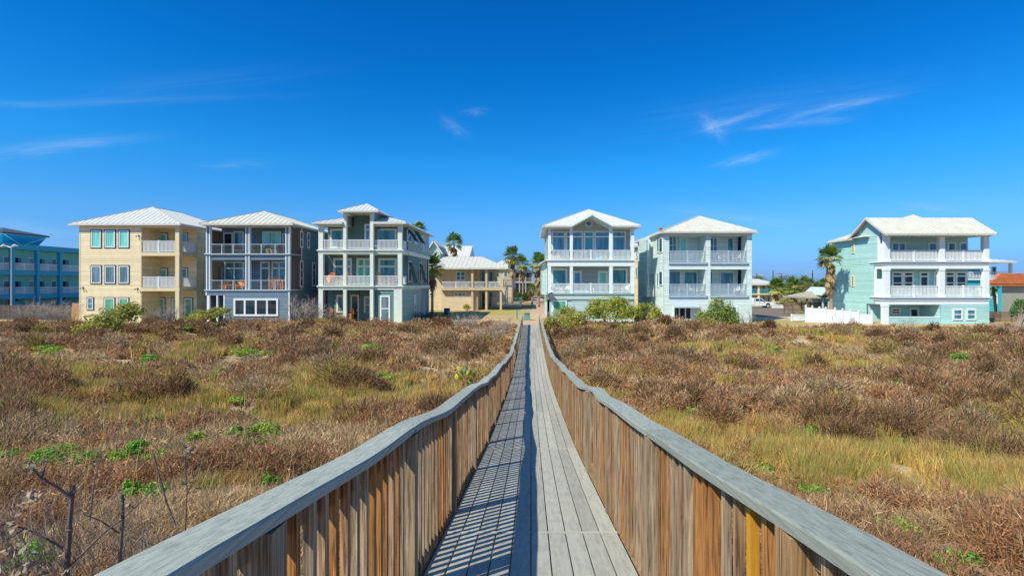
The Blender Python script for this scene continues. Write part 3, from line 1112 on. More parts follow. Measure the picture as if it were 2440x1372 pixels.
mb.roofface([(ex1, ye, ze), (ex1, ey1, ze), B, A], .5)
mb.roofface([(ex1, ey1, ze), (ex0, ey1, ze), B], .5)
mb.roofface([(ex0, ey1, ze), (ex0, ye, ze), A, B], .5)
for p, q in (((ex0, ye, ze), A), ((ex1, ye, ze), A), (A, B)):
    mb.bar(Vector(p) + Vector((0, 0, .02)), Vector(q) + Vector((0, 0, .02)), .12, .05)
mb.box(ex0, cx0, ye, yb + .2, ze - .17, ze - .004)
mb.box(cx1, ex1, ye, yb + .2, ze - .17, ze - .004)
mb.box(ex0, ex1, yb + .2, ey1, ze - .17, ze - .004)
mb.build('roof', MT['roofw'], H)
# tower walls above the main roof, cap roof
m = MB()
tx0, tx1, ty0_, ty1_ = cx0 + .01, cx1 - .01, y - .26, yb + 1.2
m.siding((tx1, y + .12), (tx1, ty1_), zt + .05, tzt, .16)
m.siding((tx0, ty1_), (tx0, y + .12), zt + .05, tzt, .16)
m.siding((tx1, ty1_), (tx0, ty1_), zt + .05, tzt, .16)
m.build('tower_wall', MT['sagelight'], H)
MB().box(tx0, tx1, ty0_, ty0_ + .3, tzt + .004, PZ(503, y)).build('beam', MT['sagetrim'], H)
m = MB()
e0, e1, f0, f1 = PX(804.3, y - .8), PX(902, y - .8), y - .8, ty1_ + .5
tz = PZ(501.3, y - .8)
ap = ((e0 + e1) / 2, (f0 + f1) / 2, tz + 1.02)
hip(m, e0, e1, f0, f1, tz, ap, ap, .42, .15)
m.build('tower_roof', MT['roofw'], H)

# ================================================================== white gabled house right of the boardwalk
Y = 52.0
y, yb, yk = Y, 54.3, 64.5
xl, xr = PX(1306, y), PX(1511.4, y)
H = thing('beach_house', 'pale grey house with white porches and a round window in its front gable', 'house', ((xl + xr) / 2, 58, 0), 'beach houses along the dune')
zd1, zd2, zt = PZ(698, y), PZ(618.5, y), PZ(543, y)
pm = (1306, 1313), (1358, 1365), (1452, 1460), (1504, 1511.4)
mb = MB()
mb.siding((xl, yb), (xr, yb), zd1, PZ(541, yb), .16)
mb.build('wall', MT['greywall'], H)['label'] = 'warm grey porch wall'
mb = MB()
mb.siding((PX(1312, y), y + .15), (xr, y + .15), -.4, zd1 - .3, .17)
mb.siding((xr, y + .15), (xr, yk), -.4, zd1 - .3, .17)
mb.siding((xr, yb), (xr, yk), zd1, zt, .17)
mb.siding((xr, yk), (xl, yk), -.4, zt, .17)
mb.siding((xl, yk), (xl, yb), -.4, zt, .17)
mb.siding((PX(1312, y), yb), (PX(1312, y), y + .15), -.4, zd1 - .3, .17)
# left bump-out with its own lean-to roof
bx = PX(1290.5, 55)
mb.siding((bx, 55), (xl + .02, 55), PZ(701, 55), PZ(628, 55), .17)
mb.siding((bx, 60), (bx, 55), PZ(701, 55), PZ(634, 55), .17)
mb.box(bx + .03, xl, 55.03, 60, PZ(701, 55), PZ(701, 55) + .1)
mb.build('wall', MT['bluegrey'], H)['label'] = 'blue grey lap siding'
m = MB()
m.slab([(bx - .35, 54.6, PZ(630, 55)), (xl + .05, 54.6, PZ(616, 55)), (xl + .05, 60.3, PZ(616, 55)), (bx - .35, 60.3, PZ(630, 55))], .12)
m.build('side_roof', MT['roofw'], H)
for zd, t in ((zd1, PZ(713, y)), (zd2, PZ(634, y))):
    m = MB()
    m.box(xl - .1, xr + .12, y - .15, yb - .03, zd - .10, zd)
    m.box(xl, xr, y - .02, yb - .03, t, zd - .101)
    m.build('balcony_slab', MT['palewhite'] if zd is zd2 else MT['bluegrey'], H)
for (z0, z1) in ((zd1, PZ(634, y)), (zd2, zt)):
    for i, (p0, p1) in enumerate(pm):
        post(H, PX(p0, y), PX(p1, y), y + .0, y + .32, z0, z1, 'palewhite')
    h = PZ(594.8, y) - PZ(617.5, y)
    rail(H, PX(1313, y), PX(1358, y), z0, h, y + .08, pitch=.125)
    rail(H, PX(1365, y), PX(1452, y), z0, h, y + .08, posts=[PX(1408.5, y)], pitch=.125)
    rail(H, PX(1460, y), PX(1504, y), z0, h, y + .08, pitch=.125)
for (a, b) in ((xl - .01, PX(1365.5, y)), (PX(1452, y), xr + .01)):
    MB().box(a, b, y - .01, y + .34, zt + .003, PZ(538.5, y)).build('beam', MT['palewhite'], H)
for (p0, p1, nm) in ((1314.5, 1347.5, 'window'), (1348.5, 1389, 'window'), (1391, 1415, 'door'), (1416.5, 1457, 'window'), (1458, 1491, 'window')):
    win(H, PX(p0, yb), PX(p1, yb), zd2 + (.35 if nm == 'window' else .03), PZ(551, yb), yb - .02, 'F', 'white', 'gblue' if nm == 'window' else 'gteal', .14, transom=.52, name=nm)
for (p0, p1, q, nm, pn) in ((1313.5, 1352, 639, 'window', 'gteal'), (1365, 1386, 645.5, 'door', 'gblue'), (1424, 1448, 645.5, 'door', 'gmint'), (1456, 1495, 639, 'window', 'gteal')):
    win(H, PX(p0, yb), PX(p1, yb), zd1 + (.3 if nm == 'window' else .03), PZ(q, yb), yb - .02, 'F', 'white', pn, .2, name=nm)
win(H, PX(1316, y), PX(1351, y), .35, PZ(715, y), y + .13, 'F', 'palewhite', 'ggreen', .14)
m = MB()
g0, g1 = PX(1362, y), PX(1405, y)
for i in range(16):
    z = .1 + i * .19
    m.hexa([(g0, y + .06, z), (g1, y + .06, z), (g1, y + .10, z), (g0, y + .10, z), (g0, y + .10, z + .16), (g1, y + .10, z + .16), (g1, y + .126, z + .16), (g0, y + .126, z + .16)])
m.build('louvre_door', MT['bluegrey'], H)
# roof with an open gabled porch cut into the front hip
ye = y - .5
ze = PZ(537, ye)
ex0, ex1, ey1 = PX(1292.6, ye), PX(1528, ye), yk + .5
xa, yr = PX(1401, 55.2), 55.2
za = PZ(499, yr)
gx0, gx1, gxc = PX(1360, ye), PX(1462, ye), PX(1410.5, ye)
gz = PZ(509.5, ye)
A, B = (xa, yr, za), (xa, 60.5, za)
m = MB()
tv = (gz - ze) / (za - ze)
yv = ye + (yr - ye) * tv
V = (gxc, yv, gz)
m.roofface([(ex0, ye, ze), (gx0, ye, ze), V, A], .5)
m.roofface([(gx1, ye, ze), (ex1, ye, ze), A, V], .5)
m.roofface([(ex1, ye, ze), (ex1, ey1, ze), B, A], .5)
m.roofface([(ex1, ey1, ze), (ex0, ey1, ze), B], .5)
m.roofface([(ex0, ey1, ze), (ex0, ye, ze), A, B], .5)
for p, q in (((ex0, ye, ze), A), ((ex1, ye, ze), A), (A, B)):
    m.bar(Vector(p) + Vector((0, 0, .02)), Vector(q) + Vector((0, 0, .02)), .12, .05)
m.box(ex0, gx0, ye, yb + .2, ze - .16, ze - .004)
m.box(gx1, ex1, ye, yb + .2, ze - .16, ze - .004)
m.box(ex0, ex1, yb + .2, ey1, ze - .16, ze - .004)
yf = ye - .12
for s, gx in ((-1, gx0), (1, gx1)):
    a, b = Vector((gx, yf, ze)), Vector((gxc, yf, gz))
    v = Vector((gxc, yv, gz)) - b
    q = [a, b, Vector((gxc, yv + .1, gz)), Vector((gx, ye + .4, ze))]
    if s > 0:
        q = [q[1], q[0], q[3], q[2]]
    m.slab([p + Vector((0, 0, .03)) for p in q], .05)
m.build('roof', MT['roofw'], H)
m = MB()
for s, gx in ((-1, gx0), (1, gx1)):
    m.bar((gx - s * -.0, yf - .03, ze - .06), (gxc, yf - .03, gz - .06), .05, .20)
    # soffit boards under the gable
    m.slab([(gx, yf, ze - .14), (gxc, yf, gz - .14), (gxc, yb, gz - .14), (gx, yb, ze - .14)] if s > 0 else [(gxc, yf, gz - .145), (gx, yf, ze - .145), (gx, yb, ze - .145), (gxc, yb, gz - .145)], .03)
m.build('gable_trim', MT['palewhite'], H)
m = MB()
m.slab([(gx0, yb - .04, ze - .25), (gx0, yb, ze - .25), (gx0, yb, ze - .18), (gx0, yb - .04, ze - .18)], .001)
m.face([(gx0 + .1, yb - .03, ze - .7), (gx1 - .1, yb - .03, ze - .7), (gx1 - .1, yb - .03, ze - .13), (gxc, yb - .03, gz - .13), (gx0 + .1, yb - .03, ze - .13)])
m.build('gable_wall', MT['greywall'], H)
m = MB()
cz, r0, r1 = PZ(533.5, yb), .40, .27
cxw = PX(1403, yb)
for i in range(8):
    a0, a1 = rad(22.5 + 45 * i), rad(67.5 + 45 * i)
    pts = []
    for (r, aa) in ((r1, a0), (r0, a0), (r0, a1), (r1, a1)):
        pts.append((cxw + r * math.cos(aa), cz + r * math.sin(aa)))
    m.hexa([(p[0], yb - .035, p[1]) for p in pts] + [(p[0], yb - .11, p[1]) for p in pts])
o = m.build('round_window', MT['white'], H)
m = MB()
m.tube([(cxw, yb - .04, cz), (cxw, yb - .07, cz)], r1 + .03, 16)
m.build('pane', MT['gteal'], o)
# dish on the lower left corner
m = MB()
c = Vector((PX(1312, y), y - .35, PZ(705, y)))
m.tube([c + Vector((0, .33, -.25)), c + Vector((0, .1, -.1))], .03, 6)
ax = Vector((-.5, -.75, .42)).normalized()
s_ = ax.cross(Vector((0, 0, 1))).normalized()
u_ = s_.cross(ax)
prev = None
for r, d in ((0, 0), (.14, .015), (.26, .05), (.34, .09)):
    cur = [c + ax * d + s_ * r * math.cos(k * math.pi / 8) + u_ * r * 1.1 * math.sin(k * math.pi / 8) for k in range(16)]
    if prev is not None:
        for k in range(16):
            m.face([prev[k], prev[(k + 1) % 16], cur[(k + 1) % 16], cur[k]])
    prev = cur
m.tube([c - u_ * .4, c + ax * .75], .022, 5)
m.tube([c + ax * .70, c + ax * .86], .05, 6)
m.build('satellite_dish', MT['shingle'], H)

# ================================================================== ice blue house
Y = 51.0
y, yb, yk = Y, 53.2, 63.3
xl, xr = PX(1582, y), PX(1791.4, y)
H = thing('beach_house', 'ice blue three storey house with four recessed balconies and a plain cream hip roof', 'house', ((xl + xr) / 2, 57, 0), 'beach houses along the dune')
zt = PZ(552, y)
bays = ((1594.5, 1681.5), (1693, 1779.5))
rows = ((561, 624), (641.5, 703))
mb = MB()
qs = [(rows[0][1], rows[1][0]), (rows[1][1], 790)]
mb.siding((xl, y), (xr, y), PZ(rows[1][0], y), PZ(rows[0][1], y), .2)
mb.siding((xl, y), (xr, y), -.4, PZ(rows[1][1], y), .2)
mb.siding((xl, y), (xr, y), PZ(rows[0][0], y), zt, .2)
for (q0, q1) in rows:
    for (p0, p1) in ((1582, 1594.5), (1681.5, 1693), (1779.5, 1791.4)):
        mb.siding((PX(p0, y), y), (PX(p1, y), y), PZ(q1, y), PZ(q0, y), .2)
    for (p0, p1) in bays:
        mb.siding((PX(p0, y), yb), (PX(p1, y), yb), PZ(q1, y), PZ(q0, y), .2)
        mb.siding((PX(p0, y), y), (PX(p0, y), yb), PZ(q1, y), PZ(q0, y), .2)
    mb.siding((PX(1681.5, y), yb), (PX(1681.5, y), y), PZ(q1, y), PZ(q0, y), .2)
    mb.siding((PX(1779.5, y), yb - .9), (PX(1779.5, y), y), PZ(q1, y), PZ(q0, y), .2)
    mb.box(PX(1594.5, y), PX(1779.5, y), y + .01, yb, PZ(q1, y) - .2, PZ(q1, y))
    mb.box(PX(1594.5, y), PX(1779.5, y), y + .01, yb, PZ(q0, y), PZ(q0, y) + .2)
mb.siding((xr, y), (xr, yk), -.4, zt, .2)
mb.siding((xr, yk), (xl, yk), -.4, zt, .2)
mb.siding((xl, yk), (xl, y), -.4, zt, .2)
# projecting bay on the left side
def yl5(p):
    return xl * F / (p - VX)


b0, b1, bxx = yl5(1553.5), yl5(1534.5), xl - .55
zb0 = PZ(706, 58)
mb.siding((bxx, b1), (bxx, b0), zb0, zt, .2)
mb.siding((bxx, b0), (xl, b0), zb0, zt, .2)
mb.box(bxx + .03, xl, b0 + .03, b1, zb0, zb0 + .1)
mb.build('wall', MT['ice'], H)
for (q0, q1) in rows:
    for (p0, p1) in bays:
        a, b = PX(p0, y), PX(p1, y)
        z0 = PZ(q1 + 1.0, y)
        MB().box(a - .08, b + .1, y - .16, y - .026, z0 - .17, z0 + .05).build('sill', MT['icetrim'], H)
        h = PZ(598.5, y) - PZ(625, y)
        rail(H, a + .02, b - .02, PZ(q1, y), h, y + .06, mat='icetrim', posts=[(a + b) / 2], pitch=.125)
c = 'palewhite'
zf1, zf2 = PZ(rows[0][1], y), PZ(rows[1][1], y)
win(H, PX(1593, yb), PX(1612, yb), zf1 + .9, PZ(564, yb), yb - .02, 'F', c, 'gteal', .1, nx=2, nz=2)
win(H, PX(1618, yb), PX(1636.5, yb), zf1 + .03, PZ(566, yb), yb - .02, 'F', c, 'gmint', .13, name='door')
win(H, PX(1668, yb), PX(1680, yb), zf1 + .9, PZ(566, yb), yb - .02, 'F', c, 'gteal', .1)
win(H, PX(1690, yb), PX(1709, yb), zf1 + .9, PZ(566, yb), yb - .02, 'F', c, 'gteal', .1, nx=2, nz=2)
win(H, PX(1731, yb), PX(1747.5, yb), zf1 + .03, PZ(566, yb), yb - .02, 'F', c, 'gteal', .12, name='door')
win(H, PX(1593, yb), PX(1622, yb), zf2 + .7, PZ(645, yb), yb - .02, 'F', c, 'gblue', .11)
win(H, PX(1628, yb), PX(1662, yb), zf2 + .5, PZ(646, yb), yb - .02, 'F', c, 'gteal', .12)
win(H, PX(1690, yb), PX(1698, yb), zf2 + .7, PZ(645, yb), yb - .02, 'F', c, 'gblue', .1)
win(H, PX(1714, yb), PX(1749, yb), zf2 + .5, PZ(647, yb), yb - .02, 'F', c, 'gblue', .12)
win(H, PX(1741, y), PX(1757, y), .1, PZ(729, y), y - .02, 'F', 'palewhite', 'ggreen', .14)
win(H, PX(1604, y), PX(1647, y), .2, PZ(728, y), y - .02, 'F', 'palewhite', 'gdark', .1, nx=3)
m = MB()
a, b = PX(1601, y), PX(1660, y)
zu, zl = PZ(716.5, y), PZ(730.5, y)
m.slab([(a + .05, y - .75, zl), (b + .1, y - .75, zl), (b - .1, y - .03, zu), (a, y - .03, zu)], .05)
for k in range(5):
    x = a + (b - a) * (k + .0) / 4
    m.bar((x + .05, y - .76, zl + .01), (x + (0 if k < 4 else -.1), y - .03, zu + .01), .05, .05)
m.box(a + .03, b + .1, y - .79, y - .72, zl - .09, zl + .02)
m.build('storm_shutter', MT['icetrim'], H)
for (p0, p1, q0, q1) in ((1566, 1572, 562, 602), (1556, 1560.5, 648, 682), (1566, 1571, 648, 684), (1524, 1527, 575, 608)):
    ya, y2 = yl5(p1), yl5(p0)
    ym = (ya + y2) / 2
    win(H, ya, y2, PZ(q1, ym), PZ(q0, ym), xl - .02, 'L', 'palewhite', 'ggrey', .12)
for (p0, p1, q0, q1) in ((1540, 1547, 570, 602), (1541, 1546, 650, 682)):
    ya, y2 = bxx * F / (p1 - VX), bxx * F / (p0 - VX)
    ym = (ya + y2) / 2
    win(H, ya, y2, PZ(q1, ym), PZ(q0, ym), bxx - .02, 'L', 'palewhite', 'gblue', .12, nx=2)
for (q0, q1) in ((564, 601), (645, 680)):      # side openings of the front balconies
    win(H, y + .35, y + 1.7, PZ(q1, y), PZ(q0, y), xl - .02, 'L', 'ice', 'gdark', .1)
m = MB()
ye = y - .45
ze, yr = PZ(551, ye), 54.6
zr, xa = PZ(514.5, yr), PX(1665, yr)
hip(m, 12.9, PX(1805.5, ye), ye, yk + .5, ze, (xa, yr, zr), (xa, 59.6, zr), .5)
m.build('roof', MT['roof'], H)
m = MB().box(PX(1571, 57), PX(1576, 57), 56.6, 57.0, PZ(556, 57), PZ(545, 57))
m.box(PX(1571, 57) - .06, PX(1576, 57) + .06, 56.54, 57.06, PZ(545, 57) + .003, PZ(545, 57) + .08)
m.build('chimney', MT['terracotta'], H)

# ================================================================== aqua house
Y = 49.5
y, yb, yk = Y, 52.0, 58.1
xl, xr = PX(2109, y), PX(2358, y)
xw = 34.2                                             # left wall plane
H = thing('beach_house', 'aqua blue three storey house with wide white porches and pale gabled roof, far right', 'house', ((xw + xr) / 2, 54.5, 0), 'beach houses along the dune')
zd1, zd2, zt = PZ(707, y), PZ(622, y), PZ(557, y)
zg = PZ(725.6, y)
xgw = PX(2241.5, y)
mb = MB()
mb.siding((xw, yk), (xw, 52.1), -.4, zg, .2)
mb.siding((xw, yk), (xw, 51.0), zg, zd2 - .1, .2)
mb.siding((xw, yk), (xw, 50.5), zd2 - .1, zt, .2)
mb.siding((xw, yb), (xr, yb), -.4, zt, .2)
mb.siding((xgw, y + .05), (xr, y + .05), -.4, zg, .2)
mb.siding((xgw, yb), (xgw, y + .05), -.4, zg, .2)
mb.siding((xr, y + .05), (xr, yb), -.4, zg, .2)
mb.siding((xr, yb + .0), (xr, yk), -.4, zt, .2)
mb.siding((xr, yk), (xw, yk), -.4, zt, .2)
mb.siding((xw + .05, y + .1), (xgw, y + .1), -.4, .55, .2)
# gable triangle on the left side
yA, zA = 51.65, PZ(519, 51.65)
y0e, y1e = 48.75, 54.5
ze = PZ(556, y0e)
n = 16
for i in range(n):
    za0, za1 = zt + (zA - .22 - zt) * i / n, zt + (zA - .22 - zt) * (i + 1) / n
    t0 = (za0 - zt) / (zA - .2 - zt)
    ya_, yb_ = (y0e + .5) + (yA - y0e - .5) * t0, y1e - .45 - (y1e - .45 - yA) * t0
    mb.face([(xw - .02, yb_, za0), (xw - .02, ya_, za0), (xw, ya_ + .12, za1), (xw, yb_ - .12, za1)])
mb.build('wall', MT['aqua'], H)
for zd, q in ((zd1, 725.6), (zd2, 640)):
    m = MB()
    m.box(xw - .12, xr + .15, y - .14, yb - .43, zd - .11, zd)
    m.box(xw - .0, xr + .04, y - .03, yb - .43, PZ(q - 10, y), zd - .20)
    m.box(xw + .1, xr - .02, y + .04, yb - .43, PZ(q, y), PZ(q - 10, y) - .003)
    m.build('balcony_slab', MT['aquatrim'], H)
    m = MB()
    m.box(xw + .06, xr - .06, y + .0, yb - .44, zd - .198, zd - .112)
    m.build('shadow_board', MT['icetrim'], H)
pp = ((2109.5, 2121.5), (2240, 2252.3), (2346, 2358))
for k, (z0, z1) in enumerate(((zd1, PZ(640, y)), (zd2, zt))):
    for (p0, p1) in pp:
        post(H, PX(p0, y), PX(p1, y), y + .02, y + .45, z0, z1, 'aquatrim', .035)
    h = PZ(595.5, y) - PZ(622, y)
    rail(H, PX(2121.5, y) + .04, PX(2240, y) - .04, z0, h, y + .2, posts=[PX(2181, y)], pitch=.13, bal=.068)
    rail(H, PX(2252.3, y) + .04, PX(2346, y) - .04, z0, h, y + .2, posts=[PX(2299, y)], pitch=.13, bal=.068)
    rail(H, y + .5, yb - .45, z0, h, xr - .2, 'R', pitch=.13, bal=.068)
    ye_ = 51.0 if k == 0 else 50.5
    MB().box(xw + .02, xw + .10, y + .47, ye_ - .02, z0, z0 + 1.75).build('privacy_panel', MT['aquatrim'], H)
    post(H, xw - .03, xw + .15, ye_ - .17, ye_ - .003, z0 + .002, z1, 'aquatrim')
post(H, PX(2106, y), PX(2118.5, y), y + .02, y + .45, -.4, zg - .003, 'aquatrim', .03)
MB().box(xw + .02, xgw, y + .06, y + .24, .553, .64).build('parapet_cap', MT['aquatrim'], H)
MB().box(xl, xr, y + .03, y + .4, zt + .003, ze - .17).build('beam', MT['aquatrim'], H)
c = 'aquatrim'
for (p0, p1, nx) in ((2123, 2158, 2), (2210, 2232, 1), (2256, 2277, 1), (2284, 2305, 1)):
    win(H, PX(p0, yb), PX(p1, yb), zd2 + .05, PZ(577, yb), yb - .02, 'F', c, 'gteal', .16, nx=nx, name='door')
for (p0, p1) in ((2124, 2150), (2150.5, 2176), (2224, 2240), (2250, 2274), (2276, 2302)):
    win(H, PX(p0, yb), PX(p1, yb), zd1 + .55, PZ(647, yb), yb - .02, 'F', c, 'gdark', .16, nz=2, transom=.36)
win(H, PX(2190, yb), PX(2212, yb), zd1 + .03, PZ(647, yb), yb - .02, 'F', c, 'gdark', .16, transom=.4, name='door')
win(H, PX(2097, yb), PX(2106, yb), .7, PZ(733, yb), yb - .02, 'F', c, 'gdark', .1, nz=2)
win(H, PX(2122, yb), PX(2145, yb), .7, PZ(733, yb), yb - .02, 'F', c, 'gdark', .15, nz=2)
win(H, PX(2166, yb), PX(2189, yb), .1, PZ(733, yb), yb - .02, 'F', c, 'gdark', .17, name='door')
for (p0, p1) in ((2270, 2294), (2302, 2326)):
    win(H, PX(p0, y), PX(p1, y), PZ(762.5, y), PZ(735.5, y), y + .03, 'F', 'white', 'gteal', .15, nz=2)
for (p0, p1, q0, q1) in ((2031, 2037, 581, 604), (2030, 2036.5, 657, 682)):
    ya, y2 = xw * F / (p1 - VX), xw * F / (p0 - VX)
    ym = (ya + y2) / 2
    win(H, ya, y2, PZ(q1, ym), PZ(q0, ym), xw - .02, 'L', 'cream', 'ggrey', .08, nz=6)
m = MB()
x0r, x1r = 33.7, PX(2374.5, y0e) + .15
xrg = x1r
m.roofface([(x0r, y0e, ze), (x1r, y0e, ze), (xrg, yA, zA), (x0r, yA, zA)], .42)
m.roofface([(x1r, y1e, ze), (x0r, y1e, ze), (x0r, yA, zA), (xrg, yA, zA)], .42)
m.slab([(x0r, y0e, ze - .01), (x0r + .06, y0e, ze - .01), (x0r + .06, yA, zA - .01), (x0r, yA, zA - .01)], .2)
m.slab([(x0r, yA, zA - .01), (x0r + .06, yA, zA - .01), (x0r + .06, y1e, ze - .01), (x0r, y1e, ze - .01)], .2)
m.box(xw + .1, x1r, y0e, y1e, ze - .16, ze - .006)
m.slab([(x1r - .06, y0e, ze - .01), (x1r, y0e, ze - .01), (x1r, yA, zA - .01), (x1r - .06, yA, zA - .01)], .2)
m.bar((x0r, y0e + .03, ze - .09), (x1r, y0e + .03, ze - .09), .05, .18)
hx0, hy0, hy1 = 33.7, 52.6, 58.4
hze = ze - .05
hA = PX(2176, 55)
hz = PZ(511, 55)
m.roofface([(hx0, hy1, hze), (hx0, hy0 - 1, hze), (hA, 55, hz)], .42)
m.roofface([(hx0, hy0 - 1, hze), (hA + 3.4, hy0 - 1, hze), (hA, 55, hz)], .42)
m.roofface([(hA + 3.4, hy1, hze), (hx0, hy1, hze), (hA, 55, hz)], .42)
m.roofface([(hA + 3.4, hy0 - 1, hze), (hA + 3.4, hy1, hze), (hA, 55, hz)], .42)
m.box(hx0, hx0 + 3, hy0 + 1.2, hy1, hze - .15, hze - .005)
m.build('roof', MT['roof'], H)
m = MB()
k = 0
x = x0r + .3
while x < x1r - .2:
    m.box(x, x + .06, y0e + .1, y0e + .45, ze - .29, ze - .165)
    x += .45
m.build('rafter_tail', MT['aquatrim'], H)

# ================================================================== ground, paths
def grid_sheet(name, xs, ys, zf, mat, kind='structure', colf=None):
    X, Yg = np.meshgrid(xs, ys)
    Z = zf(X, Yg)
    nx, ny = len(xs), len(ys)
    v = np.stack([X, Yg, Z], -1).reshape(-1, 3)
    idx = np.arange(nx * ny).reshape(ny, nx)
    q = np.stack([idx[:-1, :-1], idx[:-1, 1:], idx[1:, 1:], idx[1:, :-1]], -1).reshape(-1, 4)
    me = bpy.data.meshes.new(name)
    me.from_pydata(v.tolist(), [], q.tolist())
    me.polygons.foreach_set('use_smooth', [True] * len(me.polygons))
    if colf is not None:
        ca = me.attributes.new('col', 'FLOAT_COLOR', 'POINT')
        cc = np.ones((len(v), 4), np.float32)
        cc[:, :3] = colf(v[:, 0], v[:, 1])
        ca.data.foreach_set('color', cc.ravel())
    me.materials.append(mat)
    o = bpy.data.objects.new(name, me)
    C.objects.link(o)
    return tag(o, kind=kind)


SANDSPOTS = [(-9.8, 8.8, 0.38), (-12.5, 16.5, 0.54), (9.6, 12.3, 0.59), (8.9, 11.2, 0.54), (10.8, 10.7, 0.49), (15.0, 12.5, 0.54), (16.5, 15.0, 0.65), (-4.4, 23.5, 0.75), (-5.6, 30, 0.86), (19, 36, 0.98), (6.8, 9.7, 0.4), (11.5, 16.5, 0.56), (-3.6, 13.5, 0.4), (24, 30, 0.96), (-20, 26, 0.8), (-5.4, 18.3, 0.36), (-12.6, 35, 0.48), (9.2, 11.6, 0.6)]


def ground_col(x, y):
    n = fbm(x * .6, y * .6, 21, 3)[:, None]
    soil = np.array([.34, .22, .135]) * (1 - n) + np.array([.50, .36, .23]) * n
    sandc = np.array([.72, .56, .36])
    w = np.zeros(len(x))
    for (sx, sy, r) in SANDSPOTS:
        w = np.maximum(w, np.clip(1.5 - np.hypot(x - sx, (y - sy) * .8) / r, 0, 1))
    w = np.clip(w + (fbm(x * 2, y * 2, 31, 3) - .5) * w, 0, 1)[:, None]
    c = soil * (1 - w) + sandc * w
    yard = np.clip((y - 46.5) / 1.5, 0, 1)[:, None]
    g = np.clip((fbm(x * .25, y * .25, 41, 3) - .35) * 4, 0, 1)[:, None]
    yc = np.array([.52, .36, .20]) * (1 - g) + np.array([.40, .34, .11]) * g
    lawn = (np.clip(1 - np.abs(x + 9.5) / 4, 0, 1) * np.clip(1 - np.abs(y - 50) / 3.5, 0, 1) > .15)[:, None]
    yc = np.where(lawn, np.array([.20, .34, .05]), yc)
    far = np.clip((y - 90) / 60, 0, 1)[:, None]
    yc = yc * (1 - far) + np.array([.16, .15, .08]) * far
    return c * (1 - yard) + yc * yard


m, t, b = new_mat('dune_soil')
N, L = t.nodes, t.links
at = N.new('ShaderNodeAttribute')
at.attribute_name = 'col'
tcn = N.new('ShaderNodeTexCoord')
nz = N.new('ShaderNodeTexNoise')
nz.inputs['Scale'].default_value = 9
nz.inputs['Detail'].default_value = 9
nz.inputs['Roughness'].default_value = .75
L.new(tcn.outputs['Object'], nz.inputs['Vector'])
mr = N.new('ShaderNodeMapRange')
mr.inputs['From Min'].default_value = .3
mr.inputs['From Max'].default_value = .7
mr.inputs['To Min'].default_value = .55
mr.inputs['To Max'].default_value = 1.35
L.new(nz.outputs[0], mr.inputs[0])
vs = N.new('ShaderNodeVectorMath')
vs.operation = 'SCALE'
L.new(at.outputs['Color'], vs.inputs[0])
L.new(mr.outputs[0], vs.inputs['Scale'])
L.new(vs.outputs[0], b.inputs['Base Color'])
b.inputs['Roughness'].default_value = .95
b.inputs['Specular IOR Level'].default_value = .1
bp = N.new('ShaderNodeBump')
bp.inputs['Strength'].default_value = .9
bp.inputs['Distance'].default_value = .06
L.new(nz.outputs[0], bp.inputs['Height'])
L.new(bp.outputs[0], b.inputs['Normal'])
xs = np.concatenate([[-4000, -1500, -600, -300, -150, -100, -75], np.arange(-60, 60.1, .5), [75, 100, 150, 300, 600, 1500, 4000]])
ys = np.concatenate([[-600, -200, -60, -25, -12], np.arange(-6, 54, .45), np.arange(54, 120, 2.5), [130, 160, 220, 320, 500, 900, 1800, 4500]])
grid_sheet('ground', xs, ys, ground_z, m, 'structure', ground_col)

# sandy walk that carries on from the boardwalk between the palms
pts = [(47.2, 0.0, .85), (50, .15, 1.0), (54, .4, 1.1), (62, .9, 1.2), (75, 1.6, 1.4), (90, 1.6, 1.5), (115, 1.0, 1.8), (150, .8, 2.0)]
yy = np.linspace(47.2, 150, 60)
pc, pw = np.interp(yy, [p[0] for p in pts], [p[1] for p in pts]), np.interp(yy, [p[0] for p in pts], [p[2] for p in pts])
mb = MB()
for i in range(len(yy) - 1):
    q = [(pc[i] - pw[i], yy[i]), (pc[i] + pw[i], yy[i]), (pc[i + 1] + pw[i + 1], yy[i + 1]), (pc[i + 1] - pw[i + 1], yy[i + 1])]
    mb.face([(a, c, float(ground_z(a, c)) + .03) for a, c in q])
tag(mb.build('path', MT['brickpath']), kind='structure')
mb = MB()
for i in range(14):
    a0, a1 = -16 + i * 1.0, -15 + i * 1.0
    mb.face([(a0, 58.3, .0), (a1, 58.3, .0), (a1, 60.6, .0), (a0, 60.6, .0)])
tag(mb.build('pavement', MT['brickpath']), kind='structure')
# parking street and its pale kerb strip on the right
mb = MB()
xs_, ys_ = np.linspace(22.5, 43, 20), np.linspace(59.5, 96, 20)
for i in range(19):
    for j in range(19):
        mb.face([(a, c, float(ground_z(a, c)) + .02) for a, c in ((xs_[i], ys_[j]), (xs_[i + 1], ys_[j]), (xs_[i + 1], ys_[j + 1]), (xs_[i], ys_[j + 1]))])
tag(mb.build('road', MT['asphalt']), kind='structure')
mb = MB()
for i in range(12):
    a0, a1 = 21 + i * 1.1, 22.1 + i * 1.1
    mb.face([(a, c, float(ground_z(a, c)) + .012) for a, c in ((a0, 54.2), (a1, 54.2), (a1, 59.4), (a0, 59.4))])
tag(mb.build('sand_verge', MT['sand']), kind='structure')

